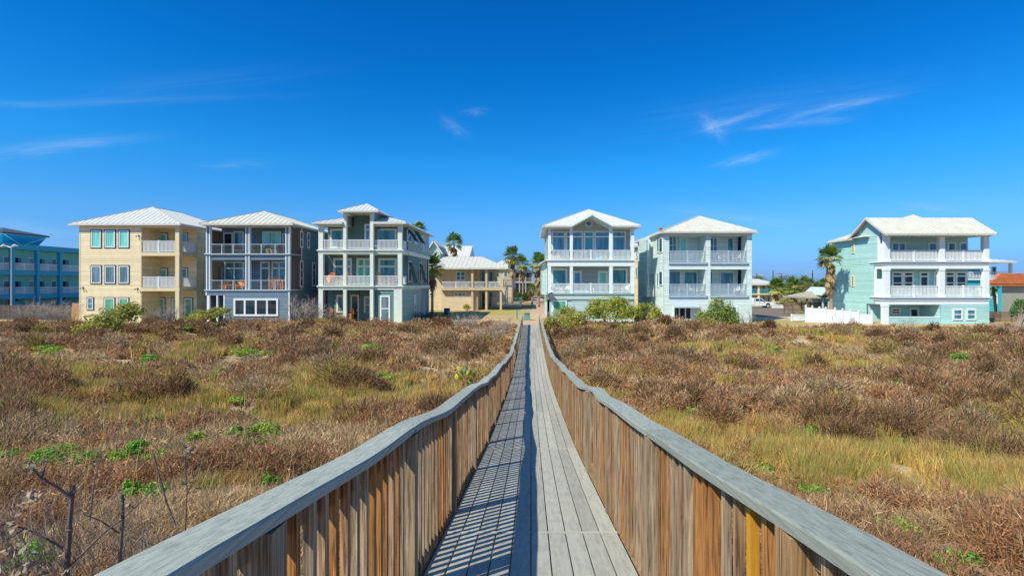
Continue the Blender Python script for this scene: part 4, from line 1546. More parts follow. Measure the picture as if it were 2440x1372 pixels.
# ================================================================== beige house behind the sage house
y, yb, yk = 74.0, 78.5, 88
s = y
x0, xm, x1 = PX(1053, y), PX(1138, y), PX(1200, y)
H = thing('beach_house', 'low beige two storey house with long pale roof, behind and right of the sage house', 'house', ((x0 + x1) / 2, 80, 0))
zd, zt = PZ(686, y), PZ(641, y)
mb = MB()
mb.siding((PX(1018, y + 1.5), y + 1.5), (x0, y + 1.5), -.3, zt, .3)
mb.siding((x0, y), (xm, y), -.3, zd - .1, .3)
mb.siding((x0, y + 1.6), (xm, y + 1.6), zd, zt, .3)
mb.siding((xm, y), (xm, yk), -.3, zt, .3)
mb.siding((xm, yb), (PX(1185, yb), yb), -.3, zt, .3)
mb.siding((x0, y + 1.6), (x0, y), -.3, zd - .1, .3)
mb.siding((x0, yk), (x0, y + 1.5), -.3, zt, .3)
mb.siding((xm, yk), (x0, yk), -.3, zt, .3)
mb.build('wall', MT['beige'], H)
MB().box(x0 - .1, x1 + .3, y - .6, yb, zd - .32, zd).build('balcony_slab', MT['beigetrim'], H)
for p in (1125.5, 1159, 1193.5):
    for z0, z1 in ((-.1, zd - .325), (zd, zt)):
        post(H, PX(p - 2.4, y - .3), PX(p + 2.4, y - .3), y - .45, y - .15, z0, z1, 'beigetrim')
h = PZ(670, y) - PZ(685, y)
for (a, b) in ((1053, 1123), (1128, 1156.5), (1161.5, 1191)):
    rail(H, PX(a, y), PX(b, y), zd, h, y - .3, pitch=.16, bal=.05, posts=[PX(1087.5, y)] if a < 1100 else [])
rail(H, y - .2, yb, zd, h, x1 + .2, 'R', pitch=.16, bal=.05)
win(H, PX(1086.5, y + 1.6), PX(1109.5, y + 1.6), PZ(668.5, y), PZ(646, y), y + 1.58, 'F', 'white', 'gblue', .14, nx=2, nz=2)
win(H, PX(1082, y), PX(1110.5, y), PZ(705, y), PZ(698, y), y - .02, 'F', 'white', 'gdark', .12, nx=3)
win(H, PX(1022.5, y + 1.5), PX(1034, y + 1.5), PZ(704, y + 1.5), PZ(697.5, y + 1.5), y + 1.48, 'F', 'white', 'gdark', .1)
for (p0, p1, pn) in ((1146, 1158, 'gblue'), (1163, 1176, 'gteal'), (1178, 1184, 'gdark')):
    win(H, PX(p0, yb), PX(p1, yb), zd + .05, PZ(645, yb), yb - .03, 'F', 'white', pn, .16, name='door')
    win(H, PX(p0, yb), PX(p1, yb), .05, PZ(693, yb), yb - .03, 'F', 'white', 'gdark' if pn == 'gblue' else 'gteal', .16, name='door')
mb = MB()
ze = PZ(638, y - .8)
yr = 79
zr = PZ(611.5, yr)
hip(mb, PX(1040, y - .8), PX(1211, y - .8), y - .8, yk + .4, ze, (PX(1057, yr), yr, zr), (PX(1148, yr), yr, zr), .7)
mb.v, mb.f, mb.a = [], [], []
ex0, ex1, ey1 = PX(1020, y - .8), PX(1211, y - .8), yk + .5
A, B = (PX(1048, yr), yr, zr), (PX(1147, yr), yr, zr)
mb.roofface([(ex0, y - .8, ze), (ex1, y - .8, ze), B, A], .62)
mb.roofface([(ex1, y - .8, ze), (ex1, ey1, ze), B], .62)
mb.roofface([(ex1, ey1, ze), (ex0, ey1, ze), A, B], .62)
mb.roofface([(ex0, ey1, ze), (ex0, y - .8, ze), A], .62)
mb.box(ex0, ex1, y - .8, ey1, ze - .2, ze - .004)
mb.build('roof', MT['roof'], H)

# white railed porch and steps beside the beige house
R = thing('porch_railing', 'low white picket porch railing beside the path, right of the beige house', 'railing', (PX(1215, 78), 78, 0))
rail(R, PX(1168, 78), PX(1241, 78), .3, 1.35, 78, pitch=.2, bal=.07, posts=[PX(1200, 78), PX(1240, 78)])
rail(R, 78.1, 86, .3, 1.35, PX(1241, 78), 'R', pitch=.2, bal=.07)
MB().box(PX(1168, 78), PX(1241, 78) + .1, 78.1, 86, -.1, .30).build('deck', MT['concrete'], R)
R = thing('upper_porch', 'small raised white railed landing on slim posts behind the beige house', 'porch', (PX(1218, 82), 82, 0))
rail(R, PX(1200, 82), PX(1227, 82), PZ(681, 82), 1.05, 82, pitch=.2, bal=.07, posts=[PX(1200, 82), PX(1227, 82)])
MB().box(PX(1199, 82), PX(1228, 82), 82, 85, PZ(684, 82), PZ(681, 82)).build('floor', MT['white'], R)
for p in (1203, 1207.5):
    post(R, PX(p, 82), PX(p, 82) + .18, 82.05, 82.25, -.1, PZ(684, 82) - .003, 'white')

# ================================================================== houses further back
def plain_house(label, p0, p1, y, depth, qroof, qeave, wall, roof, ridge='x', over=.5, name='house', q_apex=None, wins=(), group='houses further inland', rails=()):
    x0, x1 = PX(p0, y), PX(p1, y)
    H = thing(name, label, 'house', ((x0 + x1) / 2, y + depth / 2, 0), group)
    ze, zr = PZ(qeave, y), PZ(qroof, y + (depth / 2 if ridge != 'y' else 0))
    mb = MB()
    zg = float(ground_z((x0 + x1) / 2, y)) - .5
    mb.siding((x0, y), (x1, y), zg, ze, .3)
    mb.siding((x1, y), (x1, y + depth), zg, ze, .3)
    mb.siding((x1, y + depth), (x0, y + depth), zg, ze, .3)
    mb.siding((x0, y + depth), (x0, y), zg, ze, .3)
    xc = (x0 + x1) / 2
    if ridge == 'y':
        mb.face([(x0, y, ze), (x1, y, ze), (xc, y, zr - .1)])
    mb.build('wall', MT[wall], H)
    r = MB()
    a, b, c, d = x0 - over, x1 + over, y - over, y + depth + over
    if ridge == 'y':
        r.roofface([(b, c, ze - .1), (b, d, ze - .1), (xc, d, zr), (xc, c, zr)], .6)
        r.roofface([(a, d, ze - .1), (a, c, ze - .1), (xc, c, zr), (xc, d, zr)], .6)
        for p, q in (((a, c), (xc, c)), ((xc, c), (b, c))):
            r.bar((p[0], c - .03, (ze - .2) if p[0] != xc else zr - .1), (q[0], c - .03, (ze - .2) if q[0] != xc else zr - .1), .06, .25)
    elif ridge == 'x':
        ym = (c + d) / 2
        r.roofface([(a, c, ze), (b, c, ze), (b, ym, zr), (a, ym, zr)], .6)
        r.roofface([(b, d, ze), (a, d, ze), (a, ym, zr), (b, ym, zr)], .6)
        for xx in (a, b):
            r.face([(xx, c, ze), (xx, d, ze), (xx, ym, zr)])
        r.box(a, b, c, d, ze - .2, ze - .004)
    else:
        ym = (c + d) / 2
        hw = min((b - a), (d - c)) / 2
        A, B = (a + hw, ym, zr), (b - hw, ym, zr)
        hip(r, a, b, c, d, ze, A, B, .6) if b - a < d - c + .01 and False else None
        r.roofface([(a, c, ze), (b, c, ze), B, A], .6)
        r.roofface([(b, c, ze), (b, d, ze), B], .6)
        r.roofface([(b, d, ze), (a, d, ze), A, B], .6)
        r.roofface([(a, d, ze), (a, c, ze), A], .6)
        r.box(a, b, c, d, ze - .2, ze - .004)
    r.build('roof', MT[roof], H)
    for (q0, q1, w0, w1, pn) in wins:
        win(H, PX(w0, y), PX(w1, y), PZ(q1, y), PZ(q0, y), y - .03, 'F', 'white', pn, .12)
    for (w0, w1, q0, q1, mt) in rails:
        rail(H, PX(w0, y), PX(w1, y), PZ(q1, y), PZ(q0, y) - PZ(q1, y), y - .25, mat=mt, pitch=.25, bal=.08)
    return H


plain_house('pale green house behind with a steep front gable, just right of the sage house', 1020, 1049, 94, 9, 573, 603, 'bluegrey', 'roofw', 'y', .5, wins=((608, 640, 1030, 1038, 'gteal'),))
plain_house('white roofed house inland, standing behind the palm above the beige house', 1054, 1113, 100, 8, 586, 611, 'sagelight', 'roofw', 'x', .6, wins=((614, 622, 1060, 1066, 'gdark'), (614, 622, 1095, 1101, 'gdark')))
plain_house('white roofed house low between the beige house and the palms', 1166, 1222, 108, 9, 620, 640, 'beige', 'roofw', 'hip', .5, wins=((646, 660, 1180, 1190, 'gdark'), (646, 660, 1200, 1210, 'gteal')))
plain_house('pale yellow house glimpsed between the gabled house and the ice blue house', 1511, 1532, 76, 9, 573, 586, 'cream', 'roofw', 'hip', .5, wins=((596, 615, 1514, 1519, 'gdark'), (636, 660, 1513, 1519, 'gdark')))
# brown two storey lodge behind the palms
yl = 128.0
x0, x1 = PX(1188, yl), PX(1268, yl)
H = thing('lodge', 'brown two storey lodge with timber balcony behind the palms at the end of the path', 'building', ((x0 + x1) / 2, yl + 5, 0))
mb = MB()
mb.siding((x0, yl + 2), (x1, yl + 2), -.5, PZ(648, yl), .4)
mb.siding((x1, yl + 2), (x1, yl + 10), -.5, PZ(648, yl), .4)
mb.siding((x0, yl + 10), (x0, yl + 2), -.5, PZ(648, yl), .4)
mb.build('wall', MT['fencebrown'], H)
MB().box(x0 - .5, x1 + .5, yl, yl + 2, PZ(674, yl), PZ(671, yl)).build('balcony_slab', MT['icetrim'], H)
for p in range(1192, 1269, 15):
    post(H, PX(p, yl), PX(p + 1.6, yl), yl + .1, yl + .3, -.5, PZ(648, yl), 'bluegrey')
rail(H, x0, x1, PZ(671, yl), 1.0, yl + .35, mat='fenceorange', pitch=.3, bal=.1)
for p in range(1196, 1262, 13):
    win(H, PX(p, yl + 2), PX(p + 6, yl + 2), PZ(668, yl), PZ(653, yl), yl + 1.97, 'F', 'bluetrim', 'gblue', .15)
    win(H, PX(p, yl + 2), PX(p + 6, yl + 2), PZ(690, yl), PZ(677, yl), yl + 1.97, 'F', 'bluetrim', 'gteal', .15)
mb = MB()
hip(mb, x0 - .8, x1 + .8, yl - .4, yl + 11, PZ(648, yl), (x0 + 4, yl + 5, PZ(640, yl)), (x1 - 4, yl + 5, PZ(640, yl)), .8)
mb.v, mb.f, mb.a = [], [], []
mb.roofface([(x0 - .8, yl - .4, PZ(648, yl)), (x1 + .8, yl - .4, PZ(648, yl)), (x1 - 1, yl + 5, PZ(641, yl)), (x0 + 1, yl + 5, PZ(641, yl))], .8)
mb.box(x0 - .8, x1 + .8, yl - .4, yl + 11, PZ(648, yl) - .25, PZ(648, yl) - .004)
mb.build('roof', MT['shingle'], H)

# ================================================================== blue motel at the far left, with its tower
xm = -82.0


def ymo(p):
    return xm * F / (p - VX)


ya, yz = 68.0, 104.0
H = thing('motel', 'bright blue three storey motel with teal walls and white gallery railings at far left', 'motel', (xm - 6, 86, 0))
zs = [0.1, PZ(700, ymo(87)), PZ(645, ymo(87)), PZ(597, ymo(87)), PZ(587, ymo(87))]
mb = MB()
mb.box(xm - 14, xm - 1.8, ya, yz, -.5, zs[3])
mb.build('wall', MT['motelteal'], H)
for z in zs[1:3]:
    MB().box(xm - 1.79, xm + .1, ya, yz, z - .75, z).build('gallery_slab', MT['motelblue'], H)
MB().box(xm - 14, xm + .25, ya, yz, zs[3], zs[4] + .15).build('roof', MT['motelblue'], H)
cols = [ymo(p) for p in (-40, 27.5, 87, 141, 196)]
cols = [cols[1] - (cols[2] - cols[1])] + cols[1:]
for c in cols:
    post(H, xm - .25, xm + .35, c - .22, c + .22, -.4, zs[3] - .003, 'motelblue')
for i in range(len(cols) - 1):
    a, b = cols[i] + .25, cols[i + 1] - .25
    for z in zs[1:3]:
        rail(H, a, b, z, 1.15, xm - .05, 'R', pitch=.17, bal=.07, posts=[(a + b) / 2])
    for z in zs[0:3]:
        win(H, a + .15, a + 1.1, z + .02, z + 2.2, xm - 1.79, 'R', 'white', 'gdark' if i % 2 else 'ggrey', .1, name='door')
        win(H, b - 1.9, b - .5, z + .7, z + 2.2, xm - 1.79, 'R', 'motelteal', 'gdark', .12)
T = thing('tower', 'blue motel tower with white cross bracing under a dark pyramid roof', 'tower', (PX(8, 88), 88, PZ(585, 88)))
c0, y0 = PX(8, 88), 88.0
zt0, zt1 = PZ(585, y0), PZ(561, y0)
w0, w1 = 3.0, 3.85
mb = MB()
mb.hexa([(c0 - w0, y0 - w0, zt0), (c0 + w0, y0 - w0, zt0), (c0 + w0, y0 + w0, zt0), (c0 - w0, y0 + w0, zt0), (c0 - w1, y0 - w1, zt1), (c0 + w1, y0 - w1, zt1), (c0 + w1, y0 + w1, zt1), (c0 - w1, y0 + w1, zt1)])
mb.box(c0 - 2.4, c0 + 2.4, y0 - 2.4, y0 + 2.4, zs[4] + .153, zt0 - .003)
mb.build('wall', MT['motelblue'], T)
mb = MB()
for sgn in (-1, 1):
    pass
fl = lambda a, z: (c0 + a, y0 - (w0 + (w1 - w0) * (z - zt0) / (zt1 - zt0)) - .06, z)
fr = lambda a, z: (c0 + (w0 + (w1 - w0) * (z - zt0) / (zt1 - zt0)) + .06, y0 + a, z)
for fn in (fl, fr):
    mb.bar(fn(-w1, zt1), fn(0, zt0), .2, .1)
    mb.bar(fn(0, zt0), fn(w1, zt1), .2, .1)
    mb.bar(fn(-w0, zt0), fn(w0, zt0), .25, .12)
    mb.bar(fn(-w1, zt1), fn(w1, zt1), .25, .12)
mb.build('bracing', MT['palewhite'], T)
mb = MB()
ap = (c0, y0, PZ(542.5, y0))
e = w1 + .25
zz = zt1 + .25
cs = [(c0 - e, y0 - e, zz), (c0 + e, y0 - e, zz), (c0 + e, y0 + e, zz), (c0 - e, y0 + e, zz)]
for i in range(4):
    mb.face([cs[i], cs[(i + 1) % 4], ap])
mb.box(c0 - e, c0 + e, y0 - e, y0 + e, zt1 + .003, zz - .003)
mb.build('roof', MT['shingle'], T)
# street lamp in front of the motel
S = thing('street_lamp', 'tall twin headed street lamp standing before the blue motel', 'street lamp', (PX(27, 64), 64, 0))
x_, zl = PX(27, 64), PZ(588, 64)
MB().tube([(x_, 64, -.2), (x_, 64, zl)], [.08, .05], 8).build('pole', MT['steel'], S)
for a in (-.95, .45):
    MB().tube([(x_, 64, zl - .1), (x_ + a * .6, 64, zl + .1)], .035, 6).build('arm', MT['steel'], S)
    m = MB()
    m.tube([(x_ + a - .35, 64, zl + .05), (x_ + a, 64, zl + .22), (x_ + a + .35, 64, zl + .1)], [.09, .15, .08], 8)
    m.build('lamp_head', MT['lamp'], S)

# ================================================================== right background
y = 72.0
H = thing('house', 'turquoise house with white railed veranda, behind the right end of the aqua house', 'house', (PX(2370, y), y + 4, 0), 'houses further inland')
x0, x1 = PX(2300, y), PX(2387, y)
mb = MB()
mb.siding((x0, y + .0), (x1, y), -.9, PZ(664, y), .3)
mb.siding((x0, y + 2.2), (PX(2378, y), y + 2.2), PZ(664, y), PZ(624, y), .3)
mb.siding((x1, y), (x1, y + 9), -.9, PZ(664, y), .3)
mb.siding((PX(2378, y), y + 2.2), (PX(2378, y), y + 9), PZ(664, y), PZ(624, y), .3)
mb.build('wall', MT['cyan'], H)
MB().box(x0, PX(2410, y), y - .3, y + 9, PZ(667, y), PZ(663.5, y)).build('balcony_slab', MT['aquatrim'], H)
rail(H, x0, PX(2409, y), PZ(663, y), .9, y - .2, pitch=.2, bal=.07)
post(H, PX(2404, y), PX(2409, y), y - .25, y + .1, PZ(663, y), PZ(626, y), 'aquatrim')
post(H, PX(2404, y), PX(2409, y), y - .25, y + .1, -.8, PZ(667, y) - .003, 'aquatrim')
win(H, PX(2362, y + 2.2), PX(2373, y + 2.2), PZ(660, y), PZ(634, y), y + 2.17, 'F', 'aqua', 'gdark', .12)
win(H, PX(2366, y), PX(2376, y), PZ(725, y), PZ(700, y), y - .03, 'F', 'white', 'gteal', .15)
mb = MB()
mb.roofface([(x0, y - 1.2, PZ(623.5, y)), (PX(2424.5, y - 1.2), y - 1.2, PZ(623.5, y)), (PX(2330, y), y + 4.5, PZ(605, y)), (x0, y + 4.5, PZ(605, y))], .5)
mb.roofface([(PX(2424.5, y - 1.2), y - 1.2, PZ(623.5, y)), (PX(2424.5, y - 1.2), y + 10, PZ(623.5, y)), (PX(2330, y), y + 4.5, PZ(605, y))], .5)
mb.box(x0, PX(2424.5, y - 1.2), y - 1.2, y + 10, PZ(623.5, y) - .2, PZ(623.5, y) - .004)
mb.build('roof', MT['roofw'], H)

y = 57.0
H = thing('bungalow', 'grey stone bungalow with orange tiled roof at the right edge', 'house', (PX(2430, y), y + 4, 0), 'houses further inland')
x0, x1 = PX(2387, y), PX(2387, y) + 14
zb_, zt2 = -.5, PZ(677, y)
xb0 = PX(2392, y + 8)
MB().hexa([(x0, y, zb_), (x1, y, zb_), (x1, y + 8, zb_), (xb0, y + 8, zb_), (x0, y, zt2), (x1, y, zt2), (x1, y + 8, zt2), (xb0, y + 8, zt2)]).build('wall', MT['stone'], H)
mb = MB()
ze, zr, yr = PZ(677, y - .5), PZ(652, y + 4), y + 4
ex0, ex1 = PX(2359, y - .5), x1 + .6
px0 = PX(2385, yr)
n = 9
for k in range(n):                                    # barrel tile courses, stepped, with rounded ridges down the slope
    t0, t1 = k / n, (k + 1) / n
    lift = .05
    a0, a1 = ex0 + (px0 - ex0) * t0, ex0 + (px0 - ex0) * t1
    y0_, y1_ = y - .5 + 4.5 * t0, y - .5 + 4.5 * t1
    z0_, z1_ = ze + (zr - ze) * t0 + lift, ze + (zr - ze) * t1
    x = a0
    while x < ex1:
        mb.val = random.random()
        mb.face([(x, y0_, z0_), (x + .14, y0_ - .03, z0_ + .07), (x + .14, y1_, z1_ + .05), (x, y1_, z1_)])
        mb.face([(x + .14, y0_ - .03, z0_ + .07), (x + .28, y0_, z0_), (x + .28, y1_, z1_), (x + .14, y1_, z1_ + .05)])
        x += .28
mb.val = .5
exb = PX(2364, y + 8.5)
mb.face([(exb, y + 8.5, ze), (ex0, y - .5, ze), (px0, yr, zr)])
mb.face([(ex1, y + 8.5, ze), (exb, y + 8.5, ze), (px0, yr, zr), (ex1, yr, zr)])
mb.slab([(ex0, y - .5, ze - .004), (ex1, y - .5, ze - .004), (ex1, y + 8.5, ze - .004), (exb, y + 8.5, ze - .004)], .176)
mb.build('roof', MT['terracotta'], H)

y = 112.0
H = thing('motel', 'long low cream motel with orange columns and turquoise balcony rail behind the white pickup', 'motel', (PX(1800, y), y + 5, -.8))
x0, x1 = PX(1740, y), PX(1858, y)
MB().box(x0, x1 - 1, y + 2, y + 10, -1.5, PZ(676, y)).build('wall', MT['beige'], H)
MB().box(x0, x1 - .4, y, y + 2, PZ(702, y), PZ(699.5, y)).build('balcony_slab', MT['cream'], H)
for p in (1752, 1780, 1808.5, 1848):
    post(H, PX(p - 2, y), PX(p + 2, y), y + .1, y + .5, -1.2, PZ(677, y), 'cream' if p < 1840 else 'beigetrim')
rail(H, x0, x1 - .5, PZ(699.5, y), 1.0, y + .2, mat='cyan', pitch=.3, bal=.08)
for p in (1758, 1770, 1792, 1800, 1816, 1828):
    win(H, PX(p, y + 2), PX(p + 7, y + 2), PZ(698, y), PZ(681, y), y + 1.97, 'F', 'bluetrim', 'gdark', .15)
    win(H, PX(p, y + 2), PX(p + 7, y + 2), PZ(720, y), PZ(705, y), y + 1.97, 'F', 'bluetrim', 'gteal', .15)
mb = MB()
mb.roofface([(x0, y - .3, PZ(676, y)), (x1, y - .3, PZ(676, y)), (x1 - 2.5, y + 5, PZ(664, y)), (x0, y + 5, PZ(664, y))], .8)
mb.box(x0, x1, y - .3, y + 10.5, PZ(676, y) - .3, PZ(676, y) - .004)
mb.roofface([(x1, y - .3, PZ(676, y)), (x1, y + 10.5, PZ(676, y)), (x1 - 2.5, y + 5, PZ(664, y))], .8)
mb.build('roof', MT['roof'], H)

plain_house('distant low building with a red roof among the palms', 1900, 1936, 175, 10, 677, 685, 'stone', 'terracotta', 'hip', .5)
plain_house('far grey roofed bungalow low behind the trees on the right', 1850, 1880, 190, 10, 683, 690, 'beige', 'shingle', 'hip', .5)

# open pavilion with a pale hip roof
y = 63.0
H = thing('pavilion', 'open pavilion with pale hip roof beside the palm, behind the white vinyl fence', 'pavilion', (PX(1950, y), y + 2, -.3))
x0, x1 = PX(1913, y), PX(1985, y)
ze, zr = PZ(708, y), PZ(694, y + 2.5)
mb = MB()
mb.roofface([(x0, y, ze), (x1, y, ze), (x1, y + 2.5, zr), (x0 + 1.9, y + 2.5, zr)], .5)
mb.roofface([(x0, y + 5, ze), (x0, y, ze), (x0 + 1.9, y + 2.5, zr)], .5)
mb.roofface([(x1, y + 5, ze), (x0, y + 5, ze), (x0 + 1.9, y + 2.5, zr), (x1, y + 2.5, zr)], .5)
mb.box(x0 + .02, x1, y, y + 5, ze - .16, ze - .004)
mb.build('roof', MT['concrete'], H)
mb = MB()
gx0, gx1, gz0, gz1 = PX(1952, y), PX(1982, y), PZ(703, y), PZ(684, y)
gxm = PX(1974, y)
mb.roofface([(gx0, y + 4, gz0), (gx0, y - .3, gz0), (gxm, y - .3, gz1), (gxm, y + 4, gz1)], .4)
mb.roofface([(gx1 + .3, y - .3, gz0), (gx1 + .3, y + 4, gz0), (gxm, y + 4, gz1), (gxm, y - .3, gz1)], .4)
mb.face([(gx0 + .25, y - .0, gz0), (gx1, y - .0, gz0), (gxm, y - .0, gz1 - .06)])
mb.bar((gx0, y - .33, gz0 - .08), (gxm, y - .33, gz1 - .08), .05, .16)
mb.build('gable', MT['bluegrey'], H)
for p in (1926, 1964, 1978):
    post(H, PX(p - 1.5, y), PX(p + 1.5, y), y + .2, y + .4, -.9, ze - .163, 'fencebrown' if p < 1950 else 'bluegrey')
MB().box(PX(1966, y + 2), PX(1986, y + 2), y + 2, y + 4.8, -.9, ze - .163).build('wall', MT['aqua'], H)

# ================================================================== fences
def board_fence(name, label, p, q, h, mat, pitch=.14, z0=None, rails=True):
    p, q = Vector((p[0], p[1], 0)), Vector((q[0], q[1], 0))
    d = (q - p)
    L_ = d.length
    d.normalize()
    n = Vector((d.y, -d.x, 0))
    o = thing(name, label, 'fence', (p.x, p.y, float(ground_z(p.x, p.y))))
    mb = MB()
    k = int(L_ / pitch)
    for i in range(k):
        a = p + d * (i * pitch + .006)
        b = p + d * ((i + 1) * pitch - .006)
        zz = float(ground_z(a.x, a.y)) - .3
        zt_ = zz + .3 + h + random.uniform(-.02, .02)
        mb.val = random.random()
        off = n * random.uniform(0, .01)
        mb.hexa([a + off + Vector((0, 0, zz)), b + off + Vector((0, 0, zz)), b + off - n * .02 + Vector((0, 0, zz)), a + off - n * .02 + Vector((0, 0, zz)),
                 a + off + Vector((0, 0, zt_)), b + off + Vector((0, 0, zt_)), b + off - n * .02 + Vector((0, 0, zt_)), a + off - n * .02 + Vector((0, 0, zt_))])
    mb.build('board_panel', MT[mat], o)
    mb = MB()
    for r in (.35, h - .3):
        z_ = float(ground_z(p.x, p.y)) + r
        mb.bar(p - n * .06 + Vector((0, 0, z_)), q - n * .06 + Vector((0, 0, z_)), .05, .09)
    mb.build('rail', MT[mat], o)
    return o


board_fence('board_fence', 'weathered grey board fence running from the left edge to the cream house yard', (PX(-60, 56), 56), (PX(172, 53.5), 53.5), 1.55, 'fencegrey')
board_fence('board_fence', 'new orange cedar fence panel touching the left side of the cream house', (PX(172, 53.3), 53.3), (PX(190, 52.0), 52.0), 1.85, 'fenceorange')
board_fence('board_fence', 'bright yellow board fence behind the trimmed hedge and palms', (PX(1222, 112), 112), (PX(1272, 112), 112), 1.9, 'fenceorange', .2)


def slat_fence(label, p, q, z0, z1, n, mat, posts):
    p, q = Vector((p[0], p[1], 0)), Vector((q[0], q[1], 0))
    o = thing('slat_fence', label, 'fence', (p.x, p.y, z0))
    mb = MB()
    for i in range(n):
        mb.val = random.random()
        z = z0 + (z1 - z0) * (i + .5) / n
        mb.bar(p + Vector((0, 0, z)), q + Vector((0, 0, z)), .03, (z1 - z0) / n * .72)
    mb.build('slat_panel', MT[mat], o)
    for i in range(posts):
        t = i / (posts - 1)
        c = p + (q - p) * t
        MB().box(c.x - .05, c.x + .05, c.y + .03, c.y + .12, z0 - .3, z1 + .04).build('post', MT[mat], o)
    return o


slat_fence('dark brown horizontal slat fence by the parking street, left of the pavilion', (PX(1869, 66), 66), (PX(1975, 64), 64), PZ(741, 66), PZ(719, 66), 7, 'fencebrown', 6)
slat_fence('brown horizontal slat fence between the aqua house and the stone bungalow', (PX(2357, 52), 52), (PX(2440, 51.5), 51.5), PZ(777, 52), PZ(742, 52), 8, 'fencebrown', 4)

# white vinyl fence: each post with a pyramid cap, panels between
VF = thing('vinyl_fence', 'white vinyl privacy fence stepping down towards the aqua house', 'fence', (PX(2000, 49), 49, 0))
fp = [(1920, 765, 729, 51.4), (1935.5, 766, 731, 51.2), (1952.5, 767, 732.5, 51), (1967.5, 768.5, 733.5, 50.7), (1989.5, 770, 735.5, 50.4), (2007.5, 770.5, 737, 50.2), (2026, 771, 738.5, 50), (2045.5, 771.5, 741, 49.8), (2077, 772, 742, 49.6)]
for i, (p, qb, qt, yy_) in enumerate(fp):
    x, z1 = PX(p, yy_), PZ(qt, yy_)
    m = MB().box(x - .06, x + .06, yy_ - .06, yy_ + .06, -.3, z1)
    m.box(x - .08, x + .08, yy_ - .08, yy_ + .08, z1 + .002, z1 + .03)
    for k in range(4):
        c4 = [(x - .08, yy_ - .08), (x + .08, yy_ - .08), (x + .08, yy_ + .08), (x - .08, yy_ + .08)]
        m.face([(*c4[k], z1 + .031), (*c4[(k + 1) % 4], z1 + .031), (x, yy_, z1 + .13)])
    m.build('post', MT['vinyl'], VF)
    if i < len(fp) - 1:
        p2, _, qt2, y2 = fp[i + 1]
        xb = PX(p2, y2)
        zz = min(z1, PZ(qt2, y2)) - .10
        if i == len(fp) - 2:
            zz -= .18
        m = MB()
        a, b = Vector((x + .07, yy_, 0)), Vector((xb - .07, y2, 0))
        k = 9
        for j in range(k):
            u0, u1 = a.lerp(b, j / k), a.lerp(b, (j + .94) / k)
            m.hexa([u0 + Vector((0, -.02, -.2)), u1 + Vector((0, -.02, -.2)), u1 + Vector((0, .02, -.2)), u0 + Vector((0, .02, -.2)), u0 + Vector((0, -.02, zz - .06)), u1 + Vector((0, -.02, zz - .06)), u1 + Vector((0, .02, zz - .06)), u0 + Vector((0, .02, zz - .06))])
        m.bar(a + Vector((0, 0, zz - .02)), b + Vector((0, 0, zz - .02)), .07, .09)
        m.bar(a + Vector((0, 0, .12)), b + Vector((0, 0, .12)), .07, .12)
        m.build('fence_panel', MT['vinyl'], VF)
LF = thing('picket_fence', 'short low white fence at the street end of the tall vinyl fence', 'fence', (PX(1900, 52), 52, 0))
rail(LF, PX(1886, 52), PX(1919, 52), 0, .72, 52, mat='vinyl', pitch=.13, bal=.10, posts=[PX(1886, 52)])
WF = thing('picket_fence', 'white picket fence beyond the bonnet of the pickup truck', 'fence', (PX(1855, 88), 88, -.4))
rail(WF, PX(1838, 88), PX(1868, 88), float(ground_z(42, 88)), 1.2, 88, mat='vinyl', pitch=.2, bal=.15)

# ================================================================== utility poles
for (p, q0, yy_, arm, lb) in ((1803, 651, 150, 4.5, 'utility pole with a long crossarm above the cream motel roof'), (1842, 644, 165, 0, 'slim utility pole without crossarm left of the round palms'),
                              (1861.5, 652, 170, 5.5, 'utility pole whose wide crossarm shows behind the left palm crown'), (1936, 645, 132, 3.8, 'tall dark utility pole with crossarm between the pavilion and the round palms')):
    x, zt_ = PX(p, yy_), PZ(q0, yy_)
    S = thing('utility_pole', lb, 'utility pole', (x, yy_, -.8), 'utility poles inland')
    MB().tube([(x, yy_, -1.5), (x, yy_, zt_)], [.19, .13], 7).build('pole', MT['pole'], S)
    if arm:
        m = MB().bar((x - arm / 2 * .8, yy_ - .15, zt_ - .45), (x + arm / 2 * .8, yy_ - .15, zt_ - .45), .13, .15)
        m.build('crossarm', MT['steel'], S)
        m = MB()
        for t in (-.38, -.2, .2, .38):
            m.tube([(x + arm * t, yy_ - .15, zt_ - .37), (x + arm * t, yy_ - .15, zt_ - .1)], .06, 6)
        m.build('insulator', MT['steel'], S)

# ================================================================== boardwalk
BW = thing('boardwalk', 'long grey boardwalk with timber railings running straight over the dunes to the houses', 'boardwalk', (0, 20, 0))
mb = MB()
NP, HW = 10, .735
pw = 2 * HW / NP
seams = [-2.5, -1.0, 4.35, 8.3, 12.2, 16.4, 20.6, 25.5, 30.4, 35.3, 40.2, 44.0, 47.3]
for k in range(len(seams) - 1):
    s0, s1 = seams[k] + .012, seams[k + 1] - .012
    n = max(3, int((s1 - s0) / .8))
    for i in range(NP):
        x0, x1 = -HW + i * pw + .004, -HW + (i + 1) * pw - .004
        mb.val = random.random()
        tz = random.uniform(-.002, .002)
        ys_ = [s0 + (s1 - s0) * j / n for j in range(n + 1)]
        for j in range(n):
            a, b = ys_[j], ys_[j + 1]
            za, zb = float(deck_z(a)) + tz, float(deck_z(b)) + tz
            mb.face([(x0 + .004, a, za), (x1 - .004, a, za), (x1 - .004, b, zb), (x0 + .004, b, zb)])
            mb.face([(x0, a, za - .006), (x0 + .004, a, za), (x0 + .004, b, zb), (x0, b, zb - .006)])
            mb.face([(x1 - .004, a, za), (x1, a, za - .006), (x1, b, zb - .006), (x1 - .004, b, zb)])
            mb.face([(x0, a, za - .035), (x0, a, za - .006), (x0, b, zb - .006), (x0, b, zb - .035)])
            mb.face([(x1, a, za - .006), (x1, a, za - .035), (x1, b, zb - .035), (x1, b, zb - .006)])
mb.val = .5
